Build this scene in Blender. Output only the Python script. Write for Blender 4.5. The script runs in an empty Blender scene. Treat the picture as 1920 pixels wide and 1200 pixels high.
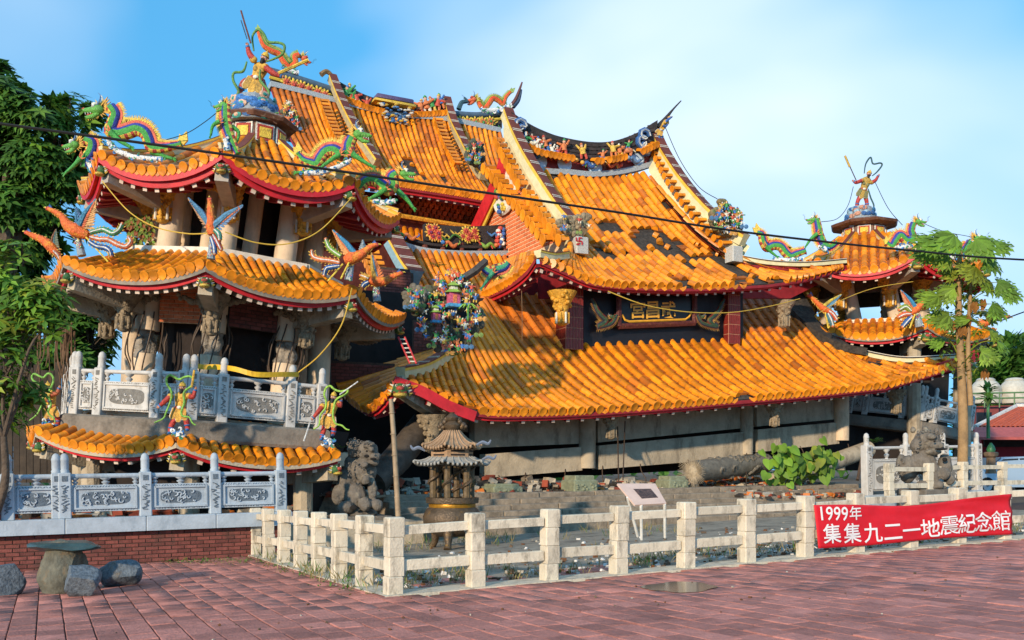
import bpy, bmesh, math, random
import numpy as np
from mathutils import Vector, Matrix, noise as mnoise

R = random.Random(7)
SC = bpy.context.scene
COL = SC.collection
rad = math.radians

# ------------------------------------------------------------------ camera
F = 1763.0            # focal length in pixels of a 1920 px wide picture
HZ = 880.0            # picture row of the horizon
HC = 1.386            # eye height above the fence corner
cam_d = bpy.data.cameras.new('camera')
cam = bpy.data.objects.new('camera', cam_d)
COL.objects.link(cam)
cam.location = (0, 0, HC)
cam.rotation_euler = (rad(90), 0, 0)
cam_d.sensor_width = 36.0
cam_d.lens = 36.0 * F / 1920.0
cam_d.shift_y = (HZ - 600.0) / 1920.0
cam_d.clip_start = 0.1
cam_d.clip_end = 3000
SC.camera = cam

# ------------------------------------------------------------------ sky and sun
SUN_AZ = (-0.46, -0.888)       # horizontal direction towards the sun
SUN_EL = rad(16)
W = bpy.data.worlds.new('World')
SC.world = W
W.use_nodes = True
wn, wl = W.node_tree.nodes, W.node_tree.links
wn.clear()
w_out = wn.new('ShaderNodeOutputWorld')
w_bg = wn.new('ShaderNodeBackground')
w_sky = wn.new('ShaderNodeTexSky')
w_sky.sky_type = 'NISHITA'
w_sky.sun_disc = False
w_sky.sun_elevation = SUN_EL
w_sky.sun_rotation = math.atan2(SUN_AZ[0], SUN_AZ[1])
w_sky.air_density = 1.0
w_sky.dust_density = 0.15
w_sky.ozone_density = 2.2
w_tc = wn.new('ShaderNodeTexCoord')
w_map = wn.new('ShaderNodeMapping')
w_map.inputs['Scale'].default_value = (1.0, 1.0, 1.9)
w_map.inputs['Rotation'].default_value = (0, rad(-30), 0)
w_map.inputs['Location'].default_value = (4.4, 2.0, 0.3)
w_n = wn.new('ShaderNodeTexNoise')
w_n.inputs['Scale'].default_value = 1.15
w_n.inputs['Detail'].default_value = 4
w_n.inputs['Roughness'].default_value = 0.42
w_n.inputs['Distortion'].default_value = 0.4
w_r = wn.new('ShaderNodeValToRGB')
w_r.color_ramp.elements[0].position = 0.44
w_r.color_ramp.elements[0].color = (0.03, 0.03, 0.03, 1)
w_r.color_ramp.elements[1].position = 0.72
w_r.color_ramp.elements[1].color = (0.9, 0.9, 0.9, 1)
w_mix = wn.new('ShaderNodeMixRGB')
w_mix.inputs['Color2'].default_value = (5.0, 5.4, 5.75, 1)
w_hs = wn.new('ShaderNodeHueSaturation')
w_hs.inputs['Hue'].default_value = 0.482
w_hs.inputs['Saturation'].default_value = 1.30
w_hs.inputs['Value'].default_value = 2.0
# hazy evening air: the horizon is hardly brighter than the sky above it
w_sv = wn.new('ShaderNodeVectorMath')
w_sv.operation = 'MULTIPLY_ADD'
w_sv.inputs[1].default_value = (1, 1, 0.30)
w_sv.inputs[2].default_value = (0, 0, 0.58)
wl.new(w_tc.outputs['Generated'], w_sv.inputs[0])
wl.new(w_sv.outputs['Vector'], w_sky.inputs['Vector'])
wl.new(w_tc.outputs['Generated'], w_map.inputs['Vector'])
wl.new(w_map.outputs['Vector'], w_n.inputs['Vector'])
wl.new(w_n.outputs['Fac'], w_r.inputs['Fac'])
wl.new(w_sky.outputs['Color'], w_hs.inputs['Color'])
wl.new(w_hs.outputs['Color'], w_mix.inputs['Color1'])
wl.new(w_r.outputs['Color'], w_mix.inputs['Fac'])
wl.new(w_mix.outputs['Color'], w_bg.inputs['Color'])
w_bg.inputs['Strength'].default_value = 0.15
wl.new(w_bg.outputs['Background'], w_out.inputs['Surface'])

sun_d = bpy.data.lights.new('sun', 'SUN')
sun_d.energy = 3.3
sun_d.angle = rad(1.6)
sun_d.color = (1.0, 0.82, 0.60)
sun = bpy.data.objects.new('sun', sun_d)
COL.objects.link(sun)
_a = Vector((SUN_AZ[0], SUN_AZ[1], 0)).normalized() * math.cos(SUN_EL) + Vector((0, 0, math.sin(SUN_EL)))
sun.rotation_euler = _a.to_track_quat('Z', 'Y').to_euler()
sun.location = (-30, -20, 30)

SC.view_settings.view_transform = 'Standard'
SC.view_settings.look = 'None'
SC.view_settings.exposure = 0.6
SC.view_settings.gamma = 1.0
SC.view_settings.use_curve_mapping = False
SC.render.engine = 'CYCLES'
SC.cycles.max_bounces = 5
SC.cycles.diffuse_bounces = 3
SC.cycles.glossy_bounces = 2
SC.cycles.transparent_max_bounces = 12
SC.cycles.use_denoising = True

# ------------------------------------------------------------------ placing
CX, CY = -1.31, 10.4                 # the corner of the fence on the ground
U = Vector((0.896, 0.444, 0)).normalized()     # along the front of the temple
V = Vector((-U.y, U.x, 0))                     # from the plaza into the temple
C0 = Vector((CX, CY, 0))
EYE = Vector((0, 0, HC))
UP = Vector((0, 0, 1))


def ray(px, py):
	return Vector(((px - 960) / F, 1.0, (HZ - py) / F))


def at_v(px, py, v):
	"""the point of the plane v metres behind the front fence seen at a pixel"""
	d = ray(px, py)
	s = (v + C0.dot(V)) / (d.x * V.x + d.y * V.y)
	return EYE + d * s


def at_u(px, py, u):
	d = ray(px, py)
	s = (u + C0.dot(U)) / (d.x * U.x + d.y * U.y)
	return EYE + d * s


def at_d(px, py, depth):
	return EYE + ray(px, py) * depth


def uv(u, v, z=0.0):
	p = C0 + U * u + V * v
	return Vector((p.x, p.y, z))


def clamp(x, a, b):
	return max(a, min(b, x))


def G(x, y):
	"""height of the gently sloping plaza"""
	return 0.0345 * clamp(x - CX, -14, 16) - 0.0086 * clamp(y - CY, -12, 12)


def on_ground(px, py):
	d = ray(px, py)
	s = HC / max(1e-4, -d.z)
	for _ in range(12):
		p = EYE + d * s
		s = (HC - G(p.x, p.y)) / max(1e-4, -d.z)
	return EYE + d * s


def gpt(u, v):
	p = uv(u, v)
	p.z = G(p.x, p.y)
	return p


# ------------------------------------------------------------------ materials
def lin(c):
	return c / 12.92 if c <= 0.04045 else ((c + 0.055) / 1.055) ** 2.4


def hexc(h):
	h = h.lstrip('#')
	return tuple(lin(int(h[i:i + 2], 16) / 255.0) for i in (0, 2, 4))


MATS = {}


def mat(name, col, rough=0.6, var=0.18, scale=6.0, bump=0.15, bscale=40.0, dirt=None, dirt_amt=0.0, dirt_scale=1.3,
		rnd=0.0, spec=0.4, coat=0.0, metal=0.0, trans=0.0, streak=1.0):
	"""paint, stone or glaze: colour with grain, blotches of dirt and a spread from piece to piece"""
	if name in MATS:
		return MATS[name]
	if isinstance(col, str):
		col = hexc(col)
	m = bpy.data.materials.new(name)
	m.use_nodes = True
	nt = m.node_tree
	N, L = nt.nodes, nt.links
	b = N['Principled BSDF']
	geo = N.new('ShaderNodeNewGeometry')
	n1 = N.new('ShaderNodeTexNoise')
	n1.inputs['Scale'].default_value = scale
	n1.inputs['Detail'].default_value = 4
	n1.inputs['Roughness'].default_value = 0.65
	L.new(geo.outputs['Position'], n1.inputs['Vector'])
	rmp = N.new('ShaderNodeValToRGB')
	rmp.color_ramp.elements[0].position = 0.3
	rmp.color_ramp.elements[1].position = 0.7
	rmp.color_ramp.elements[0].color = tuple(clamp(c * (1 - var), 0, 1) for c in col) + (1,)
	rmp.color_ramp.elements[1].color = tuple(clamp(c * (1 + var), 0, 1) for c in col) + (1,)
	L.new(n1.outputs['Fac'], rmp.inputs['Fac'])
	out = rmp.outputs['Color']
	if rnd > 0:
		oi = N.new('ShaderNodeObjectInfo')
		ad = N.new('ShaderNodeMath')
		ad.operation = 'ADD'
		L.new(oi.outputs['Random'], ad.inputs[0])
		L.new(geo.outputs['Random Per Island'], ad.inputs[1])
		fr = N.new('ShaderNodeMath')
		fr.operation = 'FRACT'
		L.new(ad.outputs[0], fr.inputs[0])
		mr = N.new('ShaderNodeMapRange')
		mr.inputs['To Min'].default_value = 1 - rnd
		mr.inputs['To Max'].default_value = 1 + rnd * 0.6
		L.new(fr.outputs[0], mr.inputs['Value'])
		hs = N.new('ShaderNodeHueSaturation')
		L.new(out, hs.inputs['Color'])
		L.new(mr.outputs['Result'], hs.inputs['Value'])
		out = hs.outputs['Color']
	if dirt is not None:
		if isinstance(dirt, str):
			dirt = hexc(dirt)
		mp = N.new('ShaderNodeMapping')
		mp.inputs['Scale'].default_value = (1, 1, 1.0 / streak)
		L.new(geo.outputs['Position'], mp.inputs['Vector'])
		n2 = N.new('ShaderNodeTexNoise')
		n2.inputs['Scale'].default_value = dirt_scale
		n2.inputs['Detail'].default_value = 7
		n2.inputs['Roughness'].default_value = 0.72
		L.new(mp.outputs['Vector'], n2.inputs['Vector'])
		r2 = N.new('ShaderNodeValToRGB')
		lo = clamp(0.62 - 0.28 * dirt_amt, 0.2, 0.8)
		r2.color_ramp.elements[0].position = lo
		r2.color_ramp.elements[1].position = min(lo + 0.16, 1)
		r2.color_ramp.elements[0].color = (0, 0, 0, 1)
		k = clamp(0.45 + dirt_amt * 0.5, 0, 1)
		r2.color_ramp.elements[1].color = (k, k, k, 1)
		L.new(n2.outputs['Fac'], r2.inputs['Fac'])
		mx = N.new('ShaderNodeMixRGB')
		L.new(r2.outputs['Color'], mx.inputs['Fac'])
		L.new(out, mx.inputs['Color1'])
		mx.inputs['Color2'].default_value = tuple(dirt) + (1,)
		out = mx.outputs['Color']
	L.new(out, b.inputs['Base Color'])
	b.inputs['Roughness'].default_value = rough
	b.inputs['Metallic'].default_value = metal
	b.inputs['Specular IOR Level'].default_value = spec
	if coat:
		b.inputs['Coat Weight'].default_value = coat
		b.inputs['Coat Roughness'].default_value = 0.15
	if bump > 0:
		n3 = N.new('ShaderNodeTexNoise')
		n3.inputs['Scale'].default_value = bscale
		n3.inputs['Detail'].default_value = 3
		L.new(geo.outputs['Position'], n3.inputs['Vector'])
		bp = N.new('ShaderNodeBump')
		bp.inputs['Strength'].default_value = bump
		bp.inputs['Distance'].default_value = 0.03
		L.new(n3.outputs['Fac'], bp.inputs['Height'])
		L.new(bp.outputs['Normal'], b.inputs['Normal'])
	if trans > 0:
		tr = N.new('ShaderNodeBsdfTranslucent')
		L.new(out, tr.inputs['Color'])
		ms = N.new('ShaderNodeMixShader')
		ms.inputs['Fac'].default_value = trans
		L.new(b.outputs['BSDF'], ms.inputs[1])
		L.new(tr.outputs['BSDF'], ms.inputs[2])
		L.new(ms.outputs['Shader'], N['Material Output'].inputs['Surface'])
	MATS[name] = m
	return m


def paint(h, rough=0.45):
	"""bright glazed paint, one material per colour"""
	c = hexc(h)
	g = sum(c) / 3 * .8
	c = tuple(x * .84 + g * .14 for x in c)
	return mat('paint_' + h.lstrip('#'), c, rough=rough, var=0.42, scale=26, bump=0.7, bscale=48, spec=0.35,
			   dirt='#3f372c', dirt_amt=0.34, dirt_scale=7)


TILE = mat('glazed_orange_tile', (0.82, 0.262, 0.010), rough=0.38, var=0.2, scale=2.0, bump=0.12, bscale=25, rnd=0.34,
		   dirt='#3c2412', dirt_amt=0.30, dirt_scale=3.4, spec=0.45)
TILE2 = mat('worn_orange_tile', (0.55, 0.15, 0.012), rough=0.45, var=0.2, scale=3.0, bump=0.15, bscale=25, rnd=0.32,
			dirt='#3c1c08', dirt_amt=0.28, dirt_scale=2.6)
PAN = mat('pan_tile_glaze', (0.36, 0.095, 0.010), rough=0.5, var=0.3, scale=5.0, bump=0.25, bscale=30, rnd=0.25,
		  dirt='#1e1410', dirt_amt=0.3, dirt_scale=3.0)
MORTAR = mat('dark_roof_mortar', '#3a332c', rough=0.95, var=0.6, scale=9, bump=1.0, bscale=12, dirt='#5d5547', dirt_amt=0.25)
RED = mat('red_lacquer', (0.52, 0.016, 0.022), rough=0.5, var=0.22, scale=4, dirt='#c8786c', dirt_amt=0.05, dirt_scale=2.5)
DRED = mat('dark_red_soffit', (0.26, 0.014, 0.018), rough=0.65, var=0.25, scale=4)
WHITE = mat('white_plaster', '#d8d0bd', rough=0.8, var=0.12, scale=5, dirt='#6a6254', dirt_amt=0.25)
CREAM = mat('cream_plaster', '#cfc396', rough=0.75, var=0.14, scale=5, dirt='#5d5445', dirt_amt=0.2)
YEL = mat('yellow_trim', (0.66, 0.45, 0.05), rough=0.55, var=0.2, scale=5, dirt='#4d4330', dirt_amt=0.15)
RIDGE_T = mat('brown_ridge_tile', '#6b3326', rough=0.7, var=0.25, scale=5, dirt='#2c2420', dirt_amt=0.25)
BLACK = mat('black_ridge_face', '#332d2b', rough=0.75, var=0.4, scale=6, bump=0.5, bscale=18, dirt='#6e655c', dirt_amt=0.12)
CONC = mat('weathered_concrete', '#b0a189', rough=0.9, var=0.16, scale=3, bump=0.5, bscale=20, dirt='#4a4034', dirt_amt=0.4, dirt_scale=1.8, streak=3)
CONC_W = mat('whitewashed_concrete', '#cfc2aa', rough=0.9, var=0.12, scale=6, bump=0.3, bscale=45, dirt='#453c30', dirt_amt=0.42,
			 dirt_scale=6, streak=2.5, rnd=0.1)
COLUMN = mat('plastered_column', '#d6bd9e', rough=0.8, var=0.14, scale=2.5, bump=0.2, bscale=30, dirt='#6d5a49', dirt_amt=0.35, streak=4)
STEP = mat('mossy_step_stone', '#8a7b68', rough=0.9, var=0.25, scale=6, bump=0.5, bscale=25, dirt='#3b342b', dirt_amt=0.42, dirt_scale=2.0)
DARK = mat('dark_wall_and_shade', '#2a2320', rough=0.95, var=0.3, scale=3)  # near-black for inner walls, also painted in for interior shade
BRICK_O = mat('orange_brick', (0.70, 0.17, 0.055), rough=0.8, var=0.18, scale=9, bump=0.2, rnd=0.25)
BRICK_D = mat('red_and_shaded_brick', (0.20, 0.058, 0.044), rough=0.85, var=0.25, scale=9, bump=0.3, rnd=0.32, dirt='#4a3a33', dirt_amt=0.4, dirt_scale=2)
JOINT = mat('brick_joint', '#dcbb92', rough=0.95, var=0.2, scale=12)
JOINT_D = mat('dark_brick_joint', '#4c3d34', rough=0.95, var=0.3, scale=12)
GOLD = mat('gilded_carving', (0.66, 0.33, 0.035), rough=0.5, var=0.4, scale=14, bump=0.9, bscale=26, dirt='#3a1c0a', dirt_amt=0.35, dirt_scale=8)
GREYCARV = mat('grey_stone_carving', '#94836a', rough=0.9, var=0.3, scale=14, bump=0.9, bscale=26, dirt='#3a332b', dirt_amt=0.4, dirt_scale=6)
MARBLE = mat('white_marble', '#bdb9b2', rough=0.7, var=0.12, scale=5, bump=0.2, bscale=30, dirt='#6b665f', dirt_amt=0.32, dirt_scale=2.4, streak=2)
MARBLE_D = mat('marble_relief_ground', '#77736c', rough=0.85, var=0.25, scale=12, bump=0.6, bscale=40)
MARBLE_B = mat('shade_blue_marble', '#a4aeb5', rough=0.65, var=0.12, scale=5, bump=0.2, bscale=30, dirt='#5f6e78', dirt_amt=0.35, dirt_scale=2.2, streak=2)  # same marble with the blue of open shade put into its colour
MARBLE_BD = mat('shade_blue_relief_ground', '#5a6670', rough=0.8, var=0.25, scale=12, bump=0.6, bscale=40)
LION = mat('lichened_grey_stone', '#6a6258', rough=0.92, var=0.35, scale=5, bump=0.7, bscale=30, dirt='#b3a78e', dirt_amt=0.22, dirt_scale=2.6)
WIRE = mat('black_cable', '#16130f', rough=0.7, var=0.1, bump=0)


# ------------------------------------------------------------------ mesh building
class MB:
	"""collects shapes in world coordinates, then links them as ONE mesh object"""

	def __init__(self):
		self.v, self.f, self.m = [], [], []

	def add(self, vs, fs, mi=0):
		o = len(self.v)
		self.v.extend(Vector(p) for p in vs)
		self.f.extend(tuple(i + o for i in f) for f in fs)
		self.m.extend([mi] * len(fs))
		return self

	def box(self, c, size, rot=None, mi=0):
		sx, sy, sz = size[0] / 2, size[1] / 2, size[2] / 2
		vs = [Vector((x, y, z)) for x in (-sx, sx) for y in (-sy, sy) for z in (-sz, sz)]
		c = Vector(c)
		if rot is not None:
			vs = [rot @ p for p in vs]
		return self.add([c + p for p in vs], [(0, 1, 3, 2), (4, 6, 7, 5), (0, 4, 5, 1), (2, 3, 7, 6), (0, 2, 6, 4), (1, 5, 7, 3)], mi)

	def fbox(self, c, x, y, z, sx, sy, sz, mi=0):
		"""box with axes given as unit vectors"""
		m = Matrix((x, y, z)).transposed()
		return self.box(c, (sx, sy, sz), m, mi)

	def cbox(self, c, x, y, z, sx, sy, sz, bev=0.02, mi=0):
		"""box with cut (chamfered) vertical and top edges"""
		a, b = sx / 2, sy / 2
		e = bev
		ring = [(-a + e, -b), (a - e, -b), (a, -b + e), (a, b - e), (a - e, b), (-a + e, b), (-a, b - e), (-a, -b + e)]
		vs = []
		for (k, zz) in ((1, -sz / 2), (1, sz / 2 - e)):
			vs += [(p[0], p[1], zz) for p in ring]
		vs += [(p[0] * (1 - e / a), p[1] * (1 - e / b), sz / 2) for p in ring]
		c = Vector(c)
		vs = [c + x * p[0] + y * p[1] + z * p[2] for p in vs]
		fs = [(i, (i + 1) % 8, (i + 1) % 8 + 8, i + 8) for i in range(8)]
		fs += [(i + 8, (i + 1) % 8 + 8, (i + 1) % 8 + 16, i + 16) for i in range(8)]
		fs += [tuple(range(16, 24)), tuple(range(7, -1, -1))]
		return self.add(vs, fs, mi)

	def tube(self, pts, r, seg=8, cap=True, mi=0, up=None, flat=1.0):
		pts = [Vector(p) for p in pts]
		n = len(pts)
		rr = list(r) if isinstance(r, (list, tuple)) else [r] * n
		if len(rr) != n:
			k = len(rr) - 1
			rr = [rr[min(int(i * k / (n - 1)), k - 1)] * (1 - (i * k / (n - 1) - min(int(i * k / (n - 1)), k - 1)))
				  + rr[min(int(i * k / (n - 1)), k - 1) + 1] * (i * k / (n - 1) - min(int(i * k / (n - 1)), k - 1)) for i in range(n)]
		vs = []
		ref = Vector(up) if up is not None else None
		for i, p in enumerate(pts):
			t = (pts[min(i + 1, n - 1)] - pts[max(i - 1, 0)])
			if t.length < 1e-9:
				t = Vector((0, 0, 1))
			t.normalize()
			if ref is None:
				ref = Vector((0, 0, 1)) if abs(t.z) < 0.9 else Vector((1, 0, 0))
			s = t.cross(ref)
			if s.length < 1e-5:
				s = t.cross(Vector((0.3, 1, 0.2)))
			s.normalize()
			q = s.cross(t).normalized()
			if up is None:
				ref = q
			for k in range(seg):
				a = 2 * math.pi * k / seg
				vs.append(p + s * (math.cos(a) * rr[i] * flat) + q * (math.sin(a) * rr[i]))
		fs = []
		for i in range(n - 1):
			for k in range(seg):
				fs.append((i * seg + k, i * seg + (k + 1) % seg, (i + 1) * seg + (k + 1) % seg, (i + 1) * seg + k))
		if cap:
			fs.append(tuple(range(seg - 1, -1, -1)))
			fs.append(tuple((n - 1) * seg + k for k in range(seg)))
		return self.add(vs, fs, mi)

	def lathe(self, c, prof, seg=16, axis=None, mi=0, squash=1.0, rot=0.0):
		"""prof: (radius, height) from bottom to top"""
		c = Vector(c)
		az = Vector(axis).normalized() if axis is not None else UP
		ax = az.cross(Vector((0, 1, 0)))
		if ax.length < 1e-4:
			ax = Vector((1, 0, 0))
		ax.normalize()
		ay = az.cross(ax)
		vs = []
		for (r, h) in prof:
			for k in range(seg):
				a = 2 * math.pi * k / seg + rot
				vs.append(c + ax * (r * math.cos(a)) + ay * (r * math.sin(a) * squash) + az * h)
		n = len(prof)
		fs = []
		for i in range(n - 1):
			for k in range(seg):
				fs.append((i * seg + k, i * seg + (k + 1) % seg, (i + 1) * seg + (k + 1) % seg, (i + 1) * seg + k))
		fs.append(tuple(range(seg - 1, -1, -1)))
		fs.append(tuple((n - 1) * seg + k for k in range(seg)))
		return self.add(vs, fs, mi)

	def ball(self, c, r, seg=8, rings=5, rot=None, mi=0):
		c = Vector(c)
		r = Vector(r) if hasattr(r, '__len__') else Vector((r, r, r))
		vs = [Vector((0, 0, -1))]
		for i in range(1, rings):
			a = -math.pi / 2 + math.pi * i / rings
			for k in range(seg):
				b = 2 * math.pi * k / seg
				vs.append(Vector((math.cos(a) * math.cos(b), math.cos(a) * math.sin(b), math.sin(a))))
		vs.append(Vector((0, 0, 1)))
		out = []
		for p in vs:
			q = Vector((p.x * r.x, p.y * r.y, p.z * r.z))
			out.append(c + (rot @ q if rot is not None else q))
		fs = [(0, 1 + (k + 1) % seg, 1 + k) for k in range(seg)]
		for i in range(rings - 2):
			for k in range(seg):
				a0 = 1 + i * seg
				fs.append((a0 + k, a0 + (k + 1) % seg, a0 + seg + (k + 1) % seg, a0 + seg + k))
		top = len(vs) - 1
		a0 = 1 + (rings - 2) * seg
		fs += [(a0 + k, a0 + (k + 1) % seg, top) for k in range(seg)]
		return self.add(out, fs, mi)

	def plate(self, poly, nrm, th, mi=0):
		"""a flat outline (3D points) given thickness th along nrm"""
		nrm = Vector(nrm).normalized()
		poly = [Vector(p) for p in poly]
		k = len(poly)
		vs = [p + nrm * (th / 2) for p in poly] + [p - nrm * (th / 2) for p in poly]
		fs = [tuple(range(k)), tuple(range(2 * k - 1, k - 1, -1))]
		fs += [(i, i + k, (i + 1) % k + k, (i + 1) % k) for i in range(k)]
		return self.add(vs, fs, mi)

	def sweep(self, pts, prof, side=None, up=UP, mi=0, cap=True):
		"""profile of (across, up) points swept along a line; mi may be a list, one per profile edge"""
		pts = [Vector(p) for p in pts]
		n, k = len(pts), len(prof)
		vs = []
		for i, p in enumerate(pts):
			t = (pts[min(i + 1, n - 1)] - pts[max(i - 1, 0)]).normalized()
			s = Vector(side).normalized() if side is not None else t.cross(Vector(up)).normalized()
			q = s.cross(t).normalized()
			if q.dot(Vector(up)) < 0:
				q = -q
			for (a, b) in prof:
				vs.append(p + s * a + q * b)
		o = len(self.v)
		self.v.extend(vs)
		for i in range(n - 1):
			for j in range(k):
				self.f.append((o + i * k + j, o + i * k + (j + 1) % k, o + (i + 1) * k + (j + 1) % k, o + (i + 1) * k + j))
				self.m.append(mi[j] if isinstance(mi, (list, tuple)) else mi)
		if cap:
			self.f.append(tuple(o + j for j in range(k - 1, -1, -1)))
			self.f.append(tuple(o + (n - 1) * k + j for j in range(k)))
			self.m += [mi[0] if isinstance(mi, (list, tuple)) else mi] * 2
		return self

	def grid(self, P, mi=0):
		"""P[i][j] 3D points"""
		n, k = len(P), len(P[0])
		return self.add([p for row in P for p in row],
						[(i * k + j, i * k + j + 1, (i + 1) * k + j + 1, (i + 1) * k + j) for i in range(n - 1) for j in range(k - 1)], mi)

	def build(self, name, mats, parent=None, smooth=False, kind=None, label=None):
		if not isinstance(mats, (list, tuple)):
			mats = [mats]
		L = root_of(parent).location if parent is not None else Vector((0, 0, 0))
		me = bpy.data.meshes.new(name)
		me.from_pydata([tuple(p - L) for p in self.v], [], self.f)
		for mm in mats:
			me.materials.append(mm)
		if len(mats) > 1:
			me.polygons.foreach_set('material_index', self.m)
		if smooth:
			me.polygons.foreach_set('use_smooth', [True] * len(self.f))
			if smooth != 'all':
				try:
					me.set_sharp_from_angle(angle=rad(50))
				except Exception:
					pass
		me.update()
		o = bpy.data.objects.new(name, me)
		COL.objects.link(o)
		if parent is not None:
			o.parent = parent
		if kind:
			o['kind'] = kind
		if label:
			o['label'] = label
		return o


def root_of(o):
	while o.parent is not None:
		o = o.parent
	return o


def thing(name, label, cat, loc, group=None):
	o = bpy.data.objects.new(name, None)
	o.empty_display_size = 0.2
	COL.objects.link(o)
	o.location = loc
	o['label'] = label
	o['category'] = cat
	if group:
		o['group'] = group
	return o


def tag(o, label, cat, group=None):
	o['label'] = label
	o['category'] = cat
	if group:
		o['group'] = group
	return o


def part_empty(name, parent):
	"""a part that only holds pieces of its own"""
	o = bpy.data.objects.new(name, None)
	COL.objects.link(o)
	o.parent = parent
	return o


def clone(me, name, M, parent):
	"""one more object of a shared mesh, placed by a world matrix"""
	o = bpy.data.objects.new(name, me)
	COL.objects.link(o)
	o.parent = parent
	o.matrix_basis = Matrix.Translation(-root_of(parent).location) @ M
	return o


def raw_mesh(name, vs, fs, m, smooth=False):
	me = bpy.data.meshes.new(name)
	me.from_pydata([tuple(v) for v in vs], [], fs)
	for mm in (m if isinstance(m, (list, tuple)) else [m]):
		me.materials.append(mm)
	if smooth:
		me.polygons.foreach_set('use_smooth', [True] * len(fs))
		try:
			me.set_sharp_from_angle(angle=rad(45))
		except Exception:
			pass
	return me


def frame(o, x, y, z):
	m = Matrix.Identity(4)
	for i, c in enumerate((x, y, z, o)):
		m[0][i], m[1][i], m[2][i] = c[0], c[1], c[2]
	return m


def spline(pts, n=6):
	"""Catmull-Rom through points (any dimension)"""
	P = [Vector(p) for p in pts]
	out = []
	for i in range(len(P) - 1):
		a, b, c, d = P[max(i - 1, 0)], P[i], P[i + 1], P[min(i + 2, len(P) - 1)]
		for k in range(n):
			t = k / n
			out.append(0.5 * ((2 * b) + (c - a) * t + (2 * a - 5 * b + 4 * c - d) * t * t + (3 * b - a - 3 * c + d) * t ** 3))
	out.append(P[-1])
	return out


def curve_fn(pts):
	"""polyline by arc length -> function of s in 0..1 (smooth)"""
	S = spline(pts, 10)
	acc = [0.0]
	for a, b in zip(S, S[1:]):
		acc.append(acc[-1] + (b - a).length)

	def f(s):
		x = clamp(s, 0, 1) * acc[-1]
		lo, hi = 0, len(acc) - 1
		while hi - lo > 1:
			mid = (lo + hi) // 2
			if acc[mid] <= x:
				lo = mid
			else:
				hi = mid
		t = (x - acc[lo]) / max(1e-9, acc[hi] - acc[lo])
		return S[lo].lerp(S[hi], t)
	return f


def seen_size(p, size):
	"""picture size of a piece at p (0 outside the frame)"""
	d = p.y
	if d < 0.5:
		return 0.0
	x, y = 960 + F * p.x / d, HZ - F * (p.z - HC) / d
	if x < -20 or x > 1940 or y < -20 or y > 1220:
		return 0.0
	return size * F / d


class Pieces:
	"""alike small pieces of one thing: the 300 that show largest become objects, the rest ONE part of kind stuff"""

	def __init__(self, root, limit=295):
		self.root, self.limit, self.kinds = root, limit, {}

	def add(self, name, me, M, parent, size):
		self.kinds.setdefault(name, []).append((me, M, parent, size))

	def finish(self):
		L = Matrix.Translation(-self.root.location)
		for name, items in self.kinds.items():
			items.sort(key=lambda t: -seen_size(t[1].translation, t[3]))
			keep, rest = items[:self.limit], items[self.limit:]
			keep += []
			for me, M, parent, _s in keep:
				clone(me, name, M, parent)
			if rest:
				vs, fs, mi, mats = [], [], [], []
				base = 0
				cache = {}
				for me, M, parent, _s in rest:
					if me.name not in cache:
						co = np.empty(len(me.vertices) * 3)
						me.vertices.foreach_get('co', co)
						idx = []
						for mm in me.materials:
							if mm not in mats:
								mats.append(mm)
							idx.append(mats.index(mm))
						cache[me.name] = (co.reshape(-1, 3), [tuple(p.vertices) for p in me.polygons], [idx[p.material_index] for p in me.polygons])
					co, pf, pm = cache[me.name]
					A = np.array(L @ M)
					vs.append(co @ A[:3, :3].T + A[:3, 3])
					fs.extend(tuple(i + base for i in f) for f in pf)
					mi.extend(pm)
					base += len(co)
				me2 = bpy.data.meshes.new(name + '_field')
				me2.from_pydata(np.concatenate(vs).tolist(), [], fs)
				for mm in mats:
					me2.materials.append(mm)
				me2.polygons.foreach_set('material_index', mi)
				me2.polygons.foreach_set('use_smooth', [True] * len(fs))
				try:
					me2.set_sharp_from_angle(angle=rad(45))
				except Exception:
					pass
				o = bpy.data.objects.new(name + '_field', me2)
				COL.objects.link(o)
				o.parent = self.root
				o['kind'] = 'stuff'

# ================================================================== THE GROUND
PAVE = mat('worn_red_paver', (0.43, 0.165, 0.125), rough=0.72, var=0.22, scale=9, bump=0.5, bscale=34, rnd=0.36,
		   dirt='#5f3a33', dirt_amt=0.36, dirt_scale=0.7, spec=0.35)
PAVE_BED = mat('sandy_paver_bed', '#4a372e', rough=0.95, var=0.3, scale=8)
EARTH = mat('littered_earth', '#5e4c3b', rough=0.98, var=0.35, scale=5, bump=0.8, bscale=16, dirt='#8c7a62', dirt_amt=0.35, dirt_scale=2.2)


def ground_sheet():
	xs = [-900, -300, -100, -50, -30] + [x for x in np.arange(-22, 26.1, 2.0)] + [34, 60, 150, 400, 900]
	ys = [-300, -60, -20, -8] + [y for y in np.arange(-2, 40.1, 2.0)] + [60, 120, 300, 900, 1800]
	P = [[Vector((x, y, G(x, y) - 0.05)) for x in xs] for y in ys]
	o = MB().grid(P).build('ground', EARTH)
	o['kind'] = 'structure'
	return o


ground_sheet()

PAVED_ROOT = thing('paving', 'worn pinkish red paving of the open plaza', 'paving', gpt(0, 0))
PAVED_ROOT['kind'] = 'structure'
del PAVED_ROOT['category']


def ground_patch(name, pts, m, dz, parent=None):
	P = []
	for (u, v) in pts:
		p = gpt(u, v)
		P.append(p + UP * dz)
	return MB().add(P, [tuple(range(len(P)))]).build(name, m, parent)


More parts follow.
